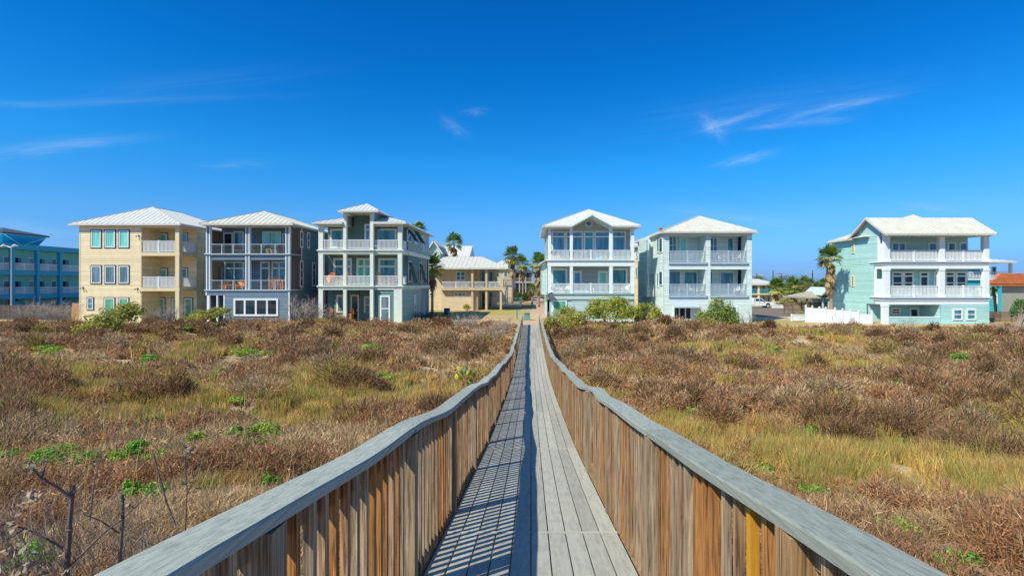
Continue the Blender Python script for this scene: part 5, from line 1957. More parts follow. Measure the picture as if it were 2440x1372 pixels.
mb.build('deck', MT['deck'], BW)
for s in seams[2:-1]:                                  # pale joint strips across the boards
    z = float(deck_z(s))
    MB().box(-HW, HW, s - .011, s + .011, z - .03, z + .003).build('joint_strip', MT['strip'], BW)
mb = MB()
for y in np.arange(-2.2, 47, .61):                     # joists and side beams below
    z = float(deck_z(y)) - .037
    mb.box(-HW, HW, y - .02, y + .02, z - .16, z)
for s in (-1, 1):
    for j in range(25):
        a, b = -2.5 + j * 2, -2.5 + (j + 1) * 2
        za, zb = float(deck_z(a)) - .04, float(deck_z(b)) - .04
        mb.bar((s * (HW + .045), a, za - .10), (s * (HW + .045), b, zb - .10), .05, .22)
mb.build('joist', MT['post'], BW)
posty = [-.3, 1.46, 3.2, 4.9, 6.75, 8.7, 10.5, 12.3, 14.2, 16.1, 18.0, 19.9, 21.8, 23.7, 25.6, 27.5, 29.4, 31.3, 33.2, 35.1, 37.0, 38.9, 40.8, 42.7, 44.6, 46.6]
CAPX, CAPW = .790, .152
for s in (-1, 1):
    wob = lambda y: .012 * math.sin(y * 1.9 + s) * min(1, max(0, y - 1.5) / 2) + (.05 * math.exp(-((y - 6.4) / 1.0) ** 2) if s > 0 else .02 * math.exp(-((y - 19.7) / 1.4) ** 2))
    wobz = lambda y: (.012 * math.sin(y * 1.25 + 2 * s) - .010 * math.cos(y * 3.1 + s)) * min(1, max(0, y - 1.5) / 2) + (.008 if s < 0 else -.024) * max(0, 1 - y / 2.5)
    mb = MB()
    ys_ = np.concatenate([np.arange(-2.2, 12, .28), np.arange(12, 47.0, .6)])
    prof = [(-.5, .0), (-.5, .032), (-.47, .040), (.47, .040), (.5, .032), (.5, .0)]
    joints = [3.2, 6.75, 10.5, 14.2, 18.0, 21.8, 25.6, 29.4, 33.2, 37.0, 40.8, 44.6]
    cuts = [-2.2] + joints + [46.9]
    for k in range(len(cuts) - 1):                     # one cap board after another, butted over the posts
        c0, c1 = cuts[k] + .002, cuts[k + 1] - .002
        inner = [y for y in ys_ if c0 + .05 < y < c1 - .05]
        dz, dx = random.uniform(-.003, .003), random.uniform(-.004, .004)
        mb.val = random.random()
        prev = None
        for y in [c0] + inner + [c1]:
            z = float(rail_z(y)) + wobz(y) - .04 + dz
            x = s * CAPX + wob(y) + dx
            cur = [(x + p * CAPW, y, z + q) for p, q in prof]
            if prev:
                for i in range(6):
                    mb.face([prev[i], prev[(i + 1) % 6], cur[(i + 1) % 6], cur[i]])
            else:
                mb.face(cur)
            prev = cur
        mb.face(list(reversed(prev)))
    R = mb.build('railing', MT['cap'], BW)
    m, m2 = MB(), MB()
    for j in range(len(ys_) - 1):                      # rails the balusters are nailed to
        a, b = ys_[j], ys_[j + 1]
        for off in (-.09,):
            m.val = .4
            m.bar((s * (CAPX + .012) + wob(a), a, float(rail_z(a)) + wobz(a) + off), (s * (CAPX + .012) + wob(b), b, float(rail_z(b)) + wobz(b) + off), .036, .085)
        m2.bar((s * (CAPX + .012), a, float(deck_z(a)) + .06), (s * (CAPX + .012), b, float(deck_z(b)) + .06), .036, .085)
    m.build('nailing_rail', MT['post'], R)
    m2.build('nailing_rail', MT['post'], R)
    for y in posty:
        m = MB()
        m.val = random.random()
        x = s * .760
        m.box(x - .044, x + .044, y - .044, y + .044, float(deck_z(y)) - .45, float(rail_z(y)) + wobz(y) - .046)
        m.build('post', MT['post'], R)
    far = MB()
    made = 0
    y = .25
    yellow = False
    while y < 46.5:
        if min(abs(y - q) for q in posty) > .075:
            zt_ = float(rail_z(y)) + wobz(y) - .045
            zb_ = float(deck_z(y)) - .05 + random.uniform(-.015, .015)
            x = s * .768 + wob(y) * .8 + random.uniform(-.004, .004)
            w = random.uniform(.031, .038) / 2
            lean = random.uniform(-.008, .008)
            tgt = MB() if made < 50 else far
            tgt.val = random.random()
            r = random.uniform(-.004, .004)
            tgt.hexa([(x - w, y - w - r, zb_), (x + w, y - w + r, zb_), (x + w, y + w + r, zb_), (x - w, y + w - r, zb_),
                      (x - w, y - w - r + lean, zt_), (x + w, y - w + r + lean, zt_), (x + w, y + w + r + lean, zt_), (x - w, y + w - r + lean, zt_)])
            if made < 50:
                yl_ = s > 0 and not yellow and y > 1.70
                o = tgt.build('baluster', MT['yellowwood' if yl_ else 'baluster'], R)
                if yl_:
                    yellow = True
                    o['label'] = 'bright new yellow pine baluster among the weathered ones'
                made += 1
        y += .117
    o = far.build('baluster', MT['baluster'], R)
    o['kind'] = 'stuff'

# ================================================================== pickup truck
def circle_tube(mb, c, r, w, n=20, axis='y'):
    mb.tube([(c[0], c[1] - w / 2, c[2]), (c[0], c[1] + w / 2, c[2])], r, n)


yT = 91.0
gz = float(ground_z(40, yT))
sc = .92
nose = PX(1838, yT)
T = thing('pickup_truck', 'white crew cab pickup truck parked on the street beside the ice blue house', 'truck', (nose - 2.8, yT, gz))
tx = lambda v: nose - v * sc
tz = lambda v: gz + v * sc
y0, y1 = yT - .95 * sc, yT + .95 * sc
side = [(.0, .55), (.0, .95), (.12, 1.12), (1.45, 1.22), (1.55, 1.24), (2.25, 1.82), (2.5, 1.90), (3.55, 1.90), (3.72, 1.84), (3.85, 1.26), (5.75, 1.26), (5.8, 1.2), (5.8, .6), (5.0, .48), (4.95, .8), (4.75, .98), (4.45, .98), (4.22, .8), (4.2, .45), (1.45, .42), (1.42, .8), (1.2, .98), (.9, .98), (.68, .8), (.62, .48)]
mb = MB()


def inset(zz):
    return .16 * max(0, (zz - 1.25) / .65)


L_ = [(tx(a), y0 + inset(bz), tz(bz)) for a, bz in side]
R_ = [(tx(a), y1 - inset(bz), tz(bz)) for a, bz in side]
mb.face(L_)
mb.face(list(reversed(R_)))
for i in range(len(side)):
    j = (i + 1) % len(side)
    mb.face([L_[j], L_[i], R_[i], R_[j]])
mb.build('body', MT['carwhite'], T)
m = MB()
for (a, b, c, d) in (((1.85, 1.30), (2.62, 1.30), (2.62, 1.80), (2.32, 1.80)), ((2.70, 1.30), (3.42, 1.30), (3.42, 1.80), (2.70, 1.80)), ((3.5, 1.30), (3.72, 1.30), (3.62, 1.78), (3.5, 1.80))):
    m.face([(tx(p), y0 + inset(z) - .012, tz(z)) for p, z in (a, b, c, d)])
m.face([(tx(1.60), y0 + .15, tz(1.29)), (tx(1.60), y1 - .15, tz(1.29)), (tx(2.2), y1 - .25, tz(1.79)), (tx(2.2), y0 + .25, tz(1.79))])
m.build('window', MT['gdark'], T)
m = MB()
for a in (2.66, 1.72, 3.62):
    m.box(tx(a) - .012, tx(a) + .012, y0 - .006, y0 + .05, tz(.55), tz(1.27))
m.build('door_seam', MT['black'], T)
for a in (2.95, 3.75):
    MB().box(tx(a - .42), tx(a - .25), y0 - .03, y0 + .02, tz(1.10), tz(1.15)).build('door_handle', MT['chrome'], T)
MB().box(tx(1.98), tx(1.82), y0 - .16, y0 + .02, tz(1.30), tz(1.46)).build('mirror', MT['black'], T)
for yy_ in (y0 + .06, y1 - .36):
    MB().box(tx(-.012), tx(.16), yy_ - .02, yy_ + .3, tz(.86), tz(1.05)).build('headlight', MT['lamp'], T)
MB().box(tx(-.07), tx(.18), y0 + .0, y1, tz(.50), tz(.70)).build('bumper', MT['chrome'], T)
for (a, yy_) in ((1.05, y0 + .16), (4.6, y0 + .16), (1.05, y1 - .16), (4.6, y1 - .16)):
    m = MB()
    circle_tube(m, (tx(a), yy_, tz(.42)), .42 * sc, .26)
    w_ = m.build('wheel', MT['black'], T)
    m = MB()
    circle_tube(m, (tx(a), yy_, tz(.42)), .25 * sc, .275, 14)
    for k in range(6):
        an = k * math.pi / 3
        m.bar((tx(a), yy_ - .142, tz(.42)), (tx(a) + .23 * math.cos(an), yy_ - .142, tz(.42) + .23 * math.sin(an)), .05, .02, (0, 1, 0))
    m.build('rim', MT['steel'], w_)

# ================================================================== bins and boxes
x, y = PX(1065, 58), 58.0
T = thing('wheelie_bin', 'dark blue wheelie bin standing alone on the paving before the beige house', 'bin', (x, y, 0))
m = MB().hexa([(x - .24, y - .26, .06), (x + .24, y - .26, .06), (x + .24, y + .26, .06), (x - .24, y + .26, .06), (x - .30, y - .34, .92), (x + .30, y - .34, .92), (x + .30, y + .34, .92), (x - .30, y + .34, .92)])
m.build('body', MT['binblue'], T)
m = MB().hexa([(x - .32, y - .37, .925), (x + .32, y - .37, .925), (x + .32, y + .38, .925), (x - .32, y + .38, .925), (x - .29, y - .30, 1.0), (x + .29, y - .30, 1.0), (x + .29, y + .34, 1.03), (x - .29, y + .34, 1.03)])
m.tube([(x - .3, y + .40, .96), (x + .3, y + .40, .96)], .022, 6)
m.build('lid', MT['binblue'], T)
for s in (-1, 1):
    MB().tube([(x + s * .2, y + .28, .1), (x + s * .28, y + .28, .1)], .1, 10).build('wheel', MT['black'], T)
x, y = PX(1256, 53.5), 53.5
T = thing('utility_box', 'pale green metal utility cabinet at the end of the boardwalk', 'utility box', (x, y, 0))
m = MB().hexa([(x - .36, y - .3, .0), (x + .36, y - .3, .0), (x + .36, y + .3, .0), (x - .36, y + .3, .0), (x - .28, y - .26, .70), (x + .28, y - .26, .70), (x + .28, y + .26, .70), (x - .28, y + .26, .70)])
m.build('cabinet', MT['boxgreen'], T)
m = MB().box(x - .33, x + .33, y - .33, y + .33, .703, .77)
m.hexa([(x - .33, y - .33, .771), (x + .33, y - .33, .771), (x + .33, y + .33, .771), (x - .33, y + .33, .771), (x - .26, y - .2, .83), (x + .26, y - .2, .83), (x + .26, y + .2, .83), (x - .26, y + .2, .83)])
m.build('lid', MT['boxgreen'], T)
x, y = PX(1232, 56), 56
T = thing('marker_post', 'short pale green marker post left of the boardwalk end', 'post', (x, y, 0))
MB().box(x - .09, x + .09, y - .05, y + .05, -.2, .95).box(x - .11, x + .11, y - .07, y + .07, .953, 1.0).build('post', MT['boxgreen'], T)

# ================================================================== porch furniture
def adirondack(mat):
    t = thing('adirondack_chair', 'x', 'chair')
    m = MB()
    for i in range(5):
        a = i / 5
        m.hexa([(-.26, -.30 + a * .5, .40 - a * .14), (.26, -.30 + a * .5, .40 - a * .14), (.26, -.21 + a * .5, .375 - a * .14), (-.26, -.21 + a * .5, .375 - a * .14),
                (-.26, -.30 + a * .5, .42 - a * .14), (.26, -.30 + a * .5, .42 - a * .14), (.26, -.21 + a * .5, .395 - a * .14), (-.26, -.21 + a * .5, .395 - a * .14)])
    m.build('seat', mat, t)
    m = MB()
    for i in range(5):
        x = (i - 2) * .115
        hgt = 1.06 - abs(i - 2) ** 2 * .035
        m.bar((x * .85, .20, .26), (x * 1.15, .50, hgt), .105, .02, (0, -1, .35))
    m.bar((-.30, .33, .58), (.30, .33, .58), .03, .08)
    m.build('backrest', mat, t)
    for s in (-1, 1):
        m = MB().box(s * .24, s * .40, -.36, .36, .60, .625)
        m.build('arm', mat, t)
        m = MB().box(s * .29, s * .33, -.32, -.22, 0, .598)
        m.bar((s * .28, -.30, .38), (s * .28, .55, .04), .025, .12)
        m.bar((s * .31, .33, .598), (s * .31, .33, .12), .03, .06, (0, 1, 0))
        m.build('leg', mat, t)
    return t


def armchair(mat, name='porch_chair'):
    t = thing(name, 'x', 'chair')
    MB().box(-.27, .27, -.28, .26, .40, .45).build('seat', mat, t)
    m = MB()
    for i in range(4):
        m.bar((-.2 + i * .133, .25, .45), (-.2 + i * .133, .36, .92), .05, .02, (0, -1, .2))
    m.bar((-.28, .36, .93), (.28, .36, .93), .04, .08)
    m.build('backrest', mat, t)
    for s in (-1, 1):
        MB().box(s * .26, s * .33, -.28, .30, .64, .67).build('arm', mat, t)
        for yy_ in (-.26, .24):
            MB().box(s * .265, s * .31, yy_ - .022, yy_ + .022, 0, .638).build('leg', mat, t)
    return t


def stool(mat):
    t = thing('bar_chair', 'x', 'chair')
    MB().box(-.22, .22, -.22, .22, .72, .76).build('seat', mat, t)
    m = MB()
    for i in range(4):
        m.box(-.2, .2, .215, .235, .84 + i * .12, .92 + i * .12)
    for s in (-1, 1):
        m.box(s * .2, s * .235, .20, .24, .763, 1.32)
    m.build('backrest', mat, t)
    for s in (-1, 1):
        for yy_ in (-.2, .2):
            MB().box(s * .18, s * .22, yy_ - .02, yy_ + .02, 0, .718).build('leg', mat, t)
    m = MB()
    for z in (.25, .48):
        m.box(-.2, .2, -.21, -.19, z, z + .04).box(-.2, .2, .19, .21, z, z + .04)
    m.build('stretcher', mat, t)
    return t


def table(mat, w, h, name='porch_table'):
    t = thing(name, 'x', 'table')
    m = MB()
    n = 5
    for i in range(n):
        m.box(-w + 2 * w * i / n + .005, -w + 2 * w * (i + 1) / n - .005, -w * .8, w * .8, h - .03, h)
    m.build('table_top', mat, t)
    for s in (-1, 1):
        for q in (-1, 1):
            MB().box(s * w * .9 - .03, s * w * .9 + .03, q * w * .7 - .03, q * w * .7 + .03, 0, h - .033).build('leg', mat, t)
    return t


PROTO = {}


def put(kind, mat, px, y, z, rz, label, group, **kw):
    key = (kind, mat, tuple(kw.items()))
    if key not in PROTO:
        o = {'adir': adirondack, 'arm': armchair, 'stool': stool}[kind](MT[mat]) if kind != 'table' else table(MT[mat], **kw)
        PROTO[key] = o
    else:
        o = copy_tree(PROTO[key])
    o.location = (PX(px, y), y, z)
    o.rotation_euler = (0, 0, rad(rz))
    o['label'] = label
    o['group'] = group
    return o


# slate blue house (front plane 49.5)
b1, b2 = PZ(690, 49.5), PZ(604, 49.5)
G = 'orange chairs and tables on the porches'
put('adir', 'orange', 534, 50.6, b1, -15, 'orange adirondack chair at the left end of the blue house middle balcony', G)
put('table', 'orange', 551, 50.4, b1, 0, 'low orange table between the two adirondack chairs on the blue house balcony', G, w=.42, h=.45)
put('adir', 'orange', 572, 50.5, b1, 10, 'orange adirondack chair right of the low table on the blue house balcony', G)
put('stool', 'orange', 649, 50.6, b1, 90, 'tall orange bar chair seen side on by the blue house balcony door', G)
put('stool', 'orange', 660, 51.2, b1, 170, 'tall orange bar chair behind the bar table on the blue house balcony', G)
put('table', 'orange', 667.5, 50.5, b1, 0, 'tall orange bar table at the right end of the blue house balcony', G, w=.40, h=1.0)
put('stool', 'orange', 676, 50.6, b1, -90, 'tall orange bar chair nearest the right post of the blue house balcony', G)
G = 'brown chairs on the blue house top balcony'
put('adir', 'brown', 566, 50.6, b2, 20, 'dark brown lounge chair in the left bay of the blue house top balcony', G)
put('adir', 'brown', 608, 50.6, b2, 12, 'dark brown lounge chair just right of the middle post, blue house top balcony', G)
put('adir', 'brown', 633, 50.8, b2, 0, 'dark brown lounge chair in the middle of the right bay, blue house top balcony', G)
put('adir', 'brown', 660, 50.6, b2, -12, 'dark brown lounge chair at the right end of the blue house top balcony', G)
put('table', 'tan', 642, 50.2, b2, 0, 'small tan side table between chairs on the blue house top balcony', 'small tables', w=.24, h=.5)
put('table', 'tan', 600, 50.1, b2, 0, 'tan footstool before the chair by the middle post, blue house top balcony', 'small tables', w=.26, h=.38)
put('table', 'tan', 655, 50.05, b2, 0, 'tan footstool before the rightmost chair on the blue house top balcony', 'small tables', w=.25, h=.36)
# sage house
s1, s2 = PZ(680, 50), PZ(594.5, 50)
G = 'orange chairs and tables on the porches'
put('adir', 'orange', 777, 51.2, s1, -20, 'orange chair at the far left of the sage house middle porch', G)
put('stool', 'orange', 792, 51.4, s1, 10, 'tall orange chair in the middle of the left bay, sage house middle porch', G)
put('table', 'orange', 803, 51.2, s1, 0, 'orange table in the left bay of the sage house middle porch', G, w=.38, h=.9)
put('stool', 'orange', 815, 51.2, s1, -80, 'tall orange chair against the inner post, left bay of the sage house porch', G)
put('stool', 'orange', 836, 51.1, s1, 90, 'tall orange chair behind the centre bay railing of the sage house', G)
put('stool', 'orange', 903, 51.3, s1, 20, 'tall orange chair at the left of the right bay, sage house middle porch', G)
put('table', 'orange', 919, 51.1, s1, 0, 'orange table in the right bay of the sage house middle porch', G, w=.45, h=.75)
put('stool', 'orange', 933, 51.3, s1, -70, 'tall orange chair at the right end of the sage house middle porch', G)
put('stool', 'orange', 791, 51.2, .02, 15, 'tall orange chair in the left bay of the sage house screened ground porch', G)
put('table', 'orange', 811, 51.4, .02, 0, 'orange table in the sage house screened ground porch', G, w=.4, h=.75)
put('stool', 'orange', 835, 51.2, .02, -20, 'tall orange chair just right of the post in the screened ground porch', G)
put('arm', 'white', 894, 51.2, s2, 0, 'pale chair on the sage house top porch, right bay', 'white porch chairs')
# gabled house
c1, c2 = PZ(698, 52), PZ(618.5, 52)
G = 'white porch chairs'
put('adir', 'white', 1322, 52.9, c1, 35, 'white adirondack chair at the left corner of the gabled house middle porch', G)
put('adir', 'white', 1349, 52.9, c1, -30, 'white adirondack chair left of the second post, gabled house middle porch', G)
put('adir', 'white', 1390, 53.4, c1, 0, 'left one of two white adirondack chairs side by side at the gabled house middle', G)
put('adir', 'white', 1407, 53.4, c1, 0, 'right one of two white adirondack chairs side by side at the gabled house middle', G)
put('adir', 'white', 1466, 52.9, c1, 30, 'white adirondack chair right of the third post, gabled house middle porch', G)
put('adir', 'white', 1490, 52.9, c1, -35, 'white adirondack chair at the right end of the gabled house middle porch', G)
G = 'turquoise chairs on the porches'
put('adir', 'cyan', 1434, 53.1, c2, 60, 'turquoise chair in the centre bay of the gabled house top porch', G)
put('adir', 'cyan', 1493, 53.1, c2, -40, 'turquoise chair at the right end of the gabled house top porch', G)
put('table', 'tan', 1443, 52.8, c2, 0, 'small tan table beside the turquoise chair on the gabled house top porch', 'small tables', w=.25, h=.4)
# kettle grill on the top porch
gx, gy = PX(1321, 53.2), 53.2
T = thing('grill', 'black covered kettle grill at the left end of the gabled house top porch', 'grill', (gx, gy, c2))
m = MB()
m.tube([(gx, gy, c2 + .55), (gx, gy, c2 + .65), (gx, gy, c2 + .85), (gx, gy, c2 + 1.02), (gx, gy, c2 + 1.08)], [.2, .33, .36, .24, .05], 14)
m.build('bowl', MT['black'], T, True)
for a in (90, 210, 330):
    MB().tube([(gx + .15 * math.cos(rad(a)), gy + .15 * math.sin(rad(a)), c2 + .6), (gx + .32 * math.cos(rad(a)), gy + .32 * math.sin(rad(a)), c2)], .02, 5).build('leg', MT['black'], T)
# ice blue house
d1, d2 = PZ(703, 51), PZ(624, 51)
G = 'white porch chairs'
put('arm', 'white', 1645, 51.8, d2, 60, 'white chair in the left top balcony of the ice blue house', G)
put('arm', 'white', 1719, 51.8, d2, 70, 'white chair left of the table in the right top balcony, ice blue house', G)
put('table', 'white', 1736, 51.9, d2, 0, 'white table between chairs in the right top balcony, ice blue house', 'small tables', w=.4, h=.7)
put('arm', 'white', 1755, 51.8, d2, -70, 'white chair right of the table in the right top balcony, ice blue house', G)
put('table', 'white', 1625, 51.9, d1, 0, 'white table in the left lower balcony of the ice blue house', 'small tables', w=.4, h=.6)
put('arm', 'white', 1646, 51.8, d1, 20, 'white chair in the middle of the left lower balcony, ice blue house', G)
put('arm', 'white', 1670, 51.8, d1, -60, 'white chair at the right of the left lower balcony, ice blue house', G)
put('arm', 'white', 1757, 51.8, d1, -20, 'white chair alone in the right lower balcony of the ice blue house', G)
# aqua house
e1, e2 = PZ(707, 49.5), PZ(622, 49.5)
G = 'turquoise chairs on the porches'
put('adir', 'cyan', 2133, 50.6, e2, 10, 'turquoise chair at the far left of the aqua house top porch', G)
put('adir', 'cyan', 2174, 50.7, e2, 0, 'turquoise chair left of the middle baluster post, aqua house top porch', G)
put('adir', 'cyan', 2196, 50.7, e2, 0, 'turquoise chair right of the middle baluster post, aqua house top porch', G)
put('adir', 'cyan', 2226, 50.7, e2, -10, 'turquoise chair beside the second white column, aqua house top porch', G)
put('adir', 'cyan', 2139, 50.6, e1, 15, 'turquoise chair at the left of the aqua house middle porch', G)
put('adir', 'cyan', 2172, 50.6, e1, 0, 'turquoise chair before the door of the aqua house middle porch', G)
put('adir', 'cyan', 2320, 50.6, e1, -25, 'turquoise chair in the right bay of the aqua house middle porch', G)
put('adir', 'navyplastic', 2337, 51, e2, -60, 'dark navy chair at the right end of the aqua house top porch', 'navy chairs')
put('adir', 'navyplastic', 452, 51.4, .12, -35, 'navy adirondack chair on the cream house patio under the balcony', 'navy chairs')
put('arm', 'white', 383, 51.4, PZ(685.5, 50), 30, 'white chair behind the cream house middle balcony railing', 'white porch chairs')
# beige house
f1 = PZ(686, 74)
put('arm', 'white', 1105, 74.6, f1, 20, 'white chair in the left bay of the beige house balcony', 'white porch chairs')
put('arm', 'white', 1167, 74.8, f1, -30, 'white chair left in the right bay of the beige house balcony', 'white porch chairs')
put('table', 'white', 1174, 74.8, f1, 0, 'white table in the right bay of the beige house balcony', 'small tables', w=.5, h=.72)
put('arm', 'white', 1182, 74.8, f1, 40, 'white chair right in the right bay of the beige house balcony', 'white porch chairs')

# ================================================================== palms
def fan_fronds(c, R, n, elev, col, seg=11, droop=.5, span=150, arc=1.0):
    """triangles of n fan-shaped fronds around point c; elev=(lo, hi) degrees"""
    P, Cc = [], []
    for i in range(n):
        az = RNG.uniform(0, 2 * math.pi)
        el = rad(RNG.uniform(*elev))
        d = np.array([math.cos(az) * math.cos(el), math.sin(az) * math.cos(el), math.sin(el)])
        Lp = R * RNG.uniform(.28, .5)
        hub = np.array(c) + d * Lp + np.array([0, 0, -droop * .12 * R])
        side = np.cross(d, [0, 0, 1])
        side /= np.linalg.norm(side) + 1e-6
        up = np.cross(side, d)
        w = .035 * R
        P.append([np.array(c) + side * w * .4, np.array(c) - side * w * .4, hub])
        cc = np.array(col[RNG.integers(len(col))]) * RNG.uniform(.7, 1.3)
        Cc.append(cc * .9)
        fl = R * RNG.uniform(.5, .66)
        for s in range(seg):
            a = rad(-span / 2 + span * s / (seg - 1)) + RNG.normal(0, .06)
            dd = d * math.cos(a) + side * math.sin(a) * arc + up * RNG.uniform(-.14, .10)
            dd /= np.linalg.norm(dd)
            pw_ = np.cross(dd, up)
            pw_ /= np.linalg.norm(pw_) + 1e-6
            ll = fl * (1 - .35 * abs(a) / rad(span / 2)) * RNG.uniform(.85, 1.1)
            mid = hub + dd * ll * .62
            tip = hub + dd * ll + np.array([0, 0, -droop * ll * RNG.uniform(.2, .55)])
            ww = ll * .10
            c2 = cc * RNG.uniform(.8, 1.2)
            P.append([hub, mid + pw_ * ww, mid - pw_ * ww])
            P.append([mid + pw_ * ww, tip, mid - pw_ * ww])
            Cc += [c2, c2]
    return P, Cc


GREEN = [(.17, .28, .06), (.22, .33, .07), (.32, .40, .09), (.12, .21, .06)]
GOLD = [(.50, .45, .10), (.42, .42, .11), (.52, .40, .13)]
DEAD = [(.42, .28, .14), (.52, .38, .20), (.32, .21, .11)]


def palm(label, p, q, y, R, qbase=None, zbase=None, skirt=1.4, lean=0.0, n=34, nd=40, name='palm_tree', trunk_r=.17, gold=.25):
    R *= 1.15
    c = np.array([PX(p, y), y, PZ(q, y)])
    zb = zbase if zbase is not None else float(ground_z(c[0], y)) - .15
    bx = c[0] - lean
    T = thing(name, label, 'palm tree', (bx, y, zb), 'palm trees')
    m = MB()
    k = 9
    pts = [(bx + (c[0] - bx) * (i / k) ** 1.5, y, zb + (c[2] - zb) * i / k) for i in range(k + 1)]
    m.tube(pts, [trunk_r * (1.35 if i == 0 else 1.05 - .25 * i / k) for i in range(k + 1)], 9)
    m.build('trunk', MT['trunk'], T, True)
    P, Cc = fan_fronds(c, R, int(n * (1 - gold) * 1.25), (-8, 88), GREEN, droop=.28)
    P2, C2 = fan_fronds(c, R * .95, int(n * gold) + 10, (-45, 15), GOLD + GREEN[1:3], droop=.6)
    o = tri_mesh('crown', MT['frond'], np.array(P + P2), np.array(Cc + C2), T, (bx, y, zb))
    if nd:
        P, Cc = [], []
        for i in range(nd):
            zz = c[2] - RNG.uniform(.05, skirt)
            a, b = fan_fronds((pts[-1][0] - (lean * .1), y, zz), R * .72, 1, (-82, -50), DEAD, 9, .7, 100, .6)
            P += a
            Cc += b
        tri_mesh('dead_frond_skirt', MT['frond'], np.array(P), np.array(Cc), T, (bx, y, zb))
    return T


palm('tall fan palm with dead frond skirt rising behind the beige house roof', 1082, 578, 92, 1.9, skirt=2.4, n=40)
palm('fan palm half hidden behind the right side of the sage house', 1030, 634, 66, 1.75, skirt=1.6, n=40)
palm('palm whose crown tip shows above the sage house roof', 998, 549, 77, 1.5, skirt=1.2, nd=16, n=34)
palm('tall fan palm left of the path, in front of the brown lodge', 1221, 611, 97, 2.1, skirt=2.4, n=44)
palm('smaller fan palm just right of the tall palm by the path', 1246, 629, 104, 1.75, skirt=1.6, n=38)
palm('drooping golden fan palm on the right of the path beside the gabled house', 1284, 627, 83, 1.9, skirt=3.6, nd=90, n=44, gold=.45)
palm('fan palm with a shaggy brown skirt before the aqua house side wall', 1977, 614, 54.5, 1.5, skirt=2.9, nd=80, n=44, lean=-.18, trunk_r=.2)
palm('small leaning palm between the aqua house and the stone bungalow', 2366, 683, 62, .75, skirt=.7, nd=22, n=24, lean=-.35, gold=.4)
palm('round palm with dense crown left of the parking street trees', 1849, 684, 100, 1.9, skirt=2.4, nd=30, n=60, gold=.15)
palm('broad round palm with dull brown crown right of the dense palm', 1890, 682, 104, 2.1, skirt=2.6, nd=80, n=46, gold=.4)
palm('distant palm with small crown left of the pavilion roof', 1950, 690, 110, 1.9, skirt=2.0, nd=40, n=44, gold=.2)
palm('distant palm close behind the aqua house palm', 1966, 682, 118, 2.0, skirt=2.0, nd=40, n=44, gold=.3)
palm('far little palm showing over the red roof', 1917, 671, 150, 1.9, skirt=2.0, nd=20, n=36)
palm('far palm tuft left of the tall dark utility pole', 1929, 676, 138, 1.7, skirt=2.0, nd=20, n=36)
palm('young low palm beside the trimmed hedge on the path', 1268, 690, 92, 1.1, skirt=.4, nd=8, n=26)


# ================================================================== leafy bushes
def leaf_cloud(c, r, n, size, cols, flat=.6, lumps=22):
    """n leaf quads spread through an uneven cloud of lumps"""
    c, r = np.array(c, float), np.array(r, float)
    th = RNG.uniform(0, 2 * np.pi, lumps)
    ph = np.arcsin(RNG.uniform(-.35, 1, lumps))
    lc = np.stack([np.cos(th) * np.cos(ph), np.sin(th) * np.cos(ph), np.sin(ph)], 1) * RNG.uniform(.45, .85, (lumps, 1))
    lr = RNG.uniform(.22, .46, lumps)
    lb = RNG.uniform(.75, 1.25, lumps)
    k = RNG.integers(lumps, size=n)
    d = RNG.normal(size=(n, 3))
    d /= np.linalg.norm(d, axis=1, keepdims=True)
    p = lc[k] + d * (lr[k] * RNG.uniform(.55, 1.08, n) ** .6)[:, None]
    p = c + p * r
    p[:, 2] = np.maximum(p[:, 2], c[2] - r[2] * .35 + RNG.uniform(0, .1, n))
    nrm = d + RNG.normal(0, .6, (n, 3)) + np.array([0, 0, .4])
    nrm /= np.linalg.norm(nrm, axis=1, keepdims=True)
    t = np.cross(nrm, RNG.normal(size=(n, 3)))
    t /= np.linalg.norm(t, axis=1, keepdims=True)
    b = np.cross(nrm, t)
    s = size * RNG.uniform(.6, 1.4, n)[:, None]
    P = np.stack([p - t * s, p - b * s * .45, p + t * s, p + b * s * .45], 1)
    cols = np.array(cols)
    ci = (k + RNG.integers(0, 2, n)) % len(cols)
    col = cols[ci] * (lb[k] * RNG.uniform(.7, 1.3, n))[:, None]
    return P, col


def bush(label, blobs, n, size, cols, name='bush', group=None, stems=14):
    c0, r0 = blobs[0]
    zb = float(ground_z(c0[0], c0[1]))
    T = thing(name, label, 'bush', (c0[0], c0[1], zb), group)
    Ps, Cs = [], []
    for c, r in blobs:
        P, col = leaf_cloud(c, r, int(n * r[0] * r[2] / sum(q[0] * q[2] for _, q in blobs)), size, cols)
        Ps.append(P)
        Cs.append(col)
    tri_mesh('foliage', MT['leaf'], np.concatenate(Ps), np.concatenate(Cs), T, (c0[0], c0[1], zb), 4)
    m = MB()
    for i in range(stems):
        c, r = blobs[i % len(blobs)]
        a = random.uniform(0, 2 * math.pi)
        e = Vector((c[0] + math.cos(a) * r[0] * .7, c[1] + math.sin(a) * r[1] * .7, c[2] + random.uniform(.1, .8) * r[2]))
        s = Vector((c0[0] + random.uniform(-.06, .06), c0[1] + random.uniform(-.06, .06), zb - .1))
        m.tube([s, s.lerp(e, .5) + Vector((0, 0, .15)), e], [.04, .025, .008], 5)
    m.build('stem', MT['bark'], T)
    return T


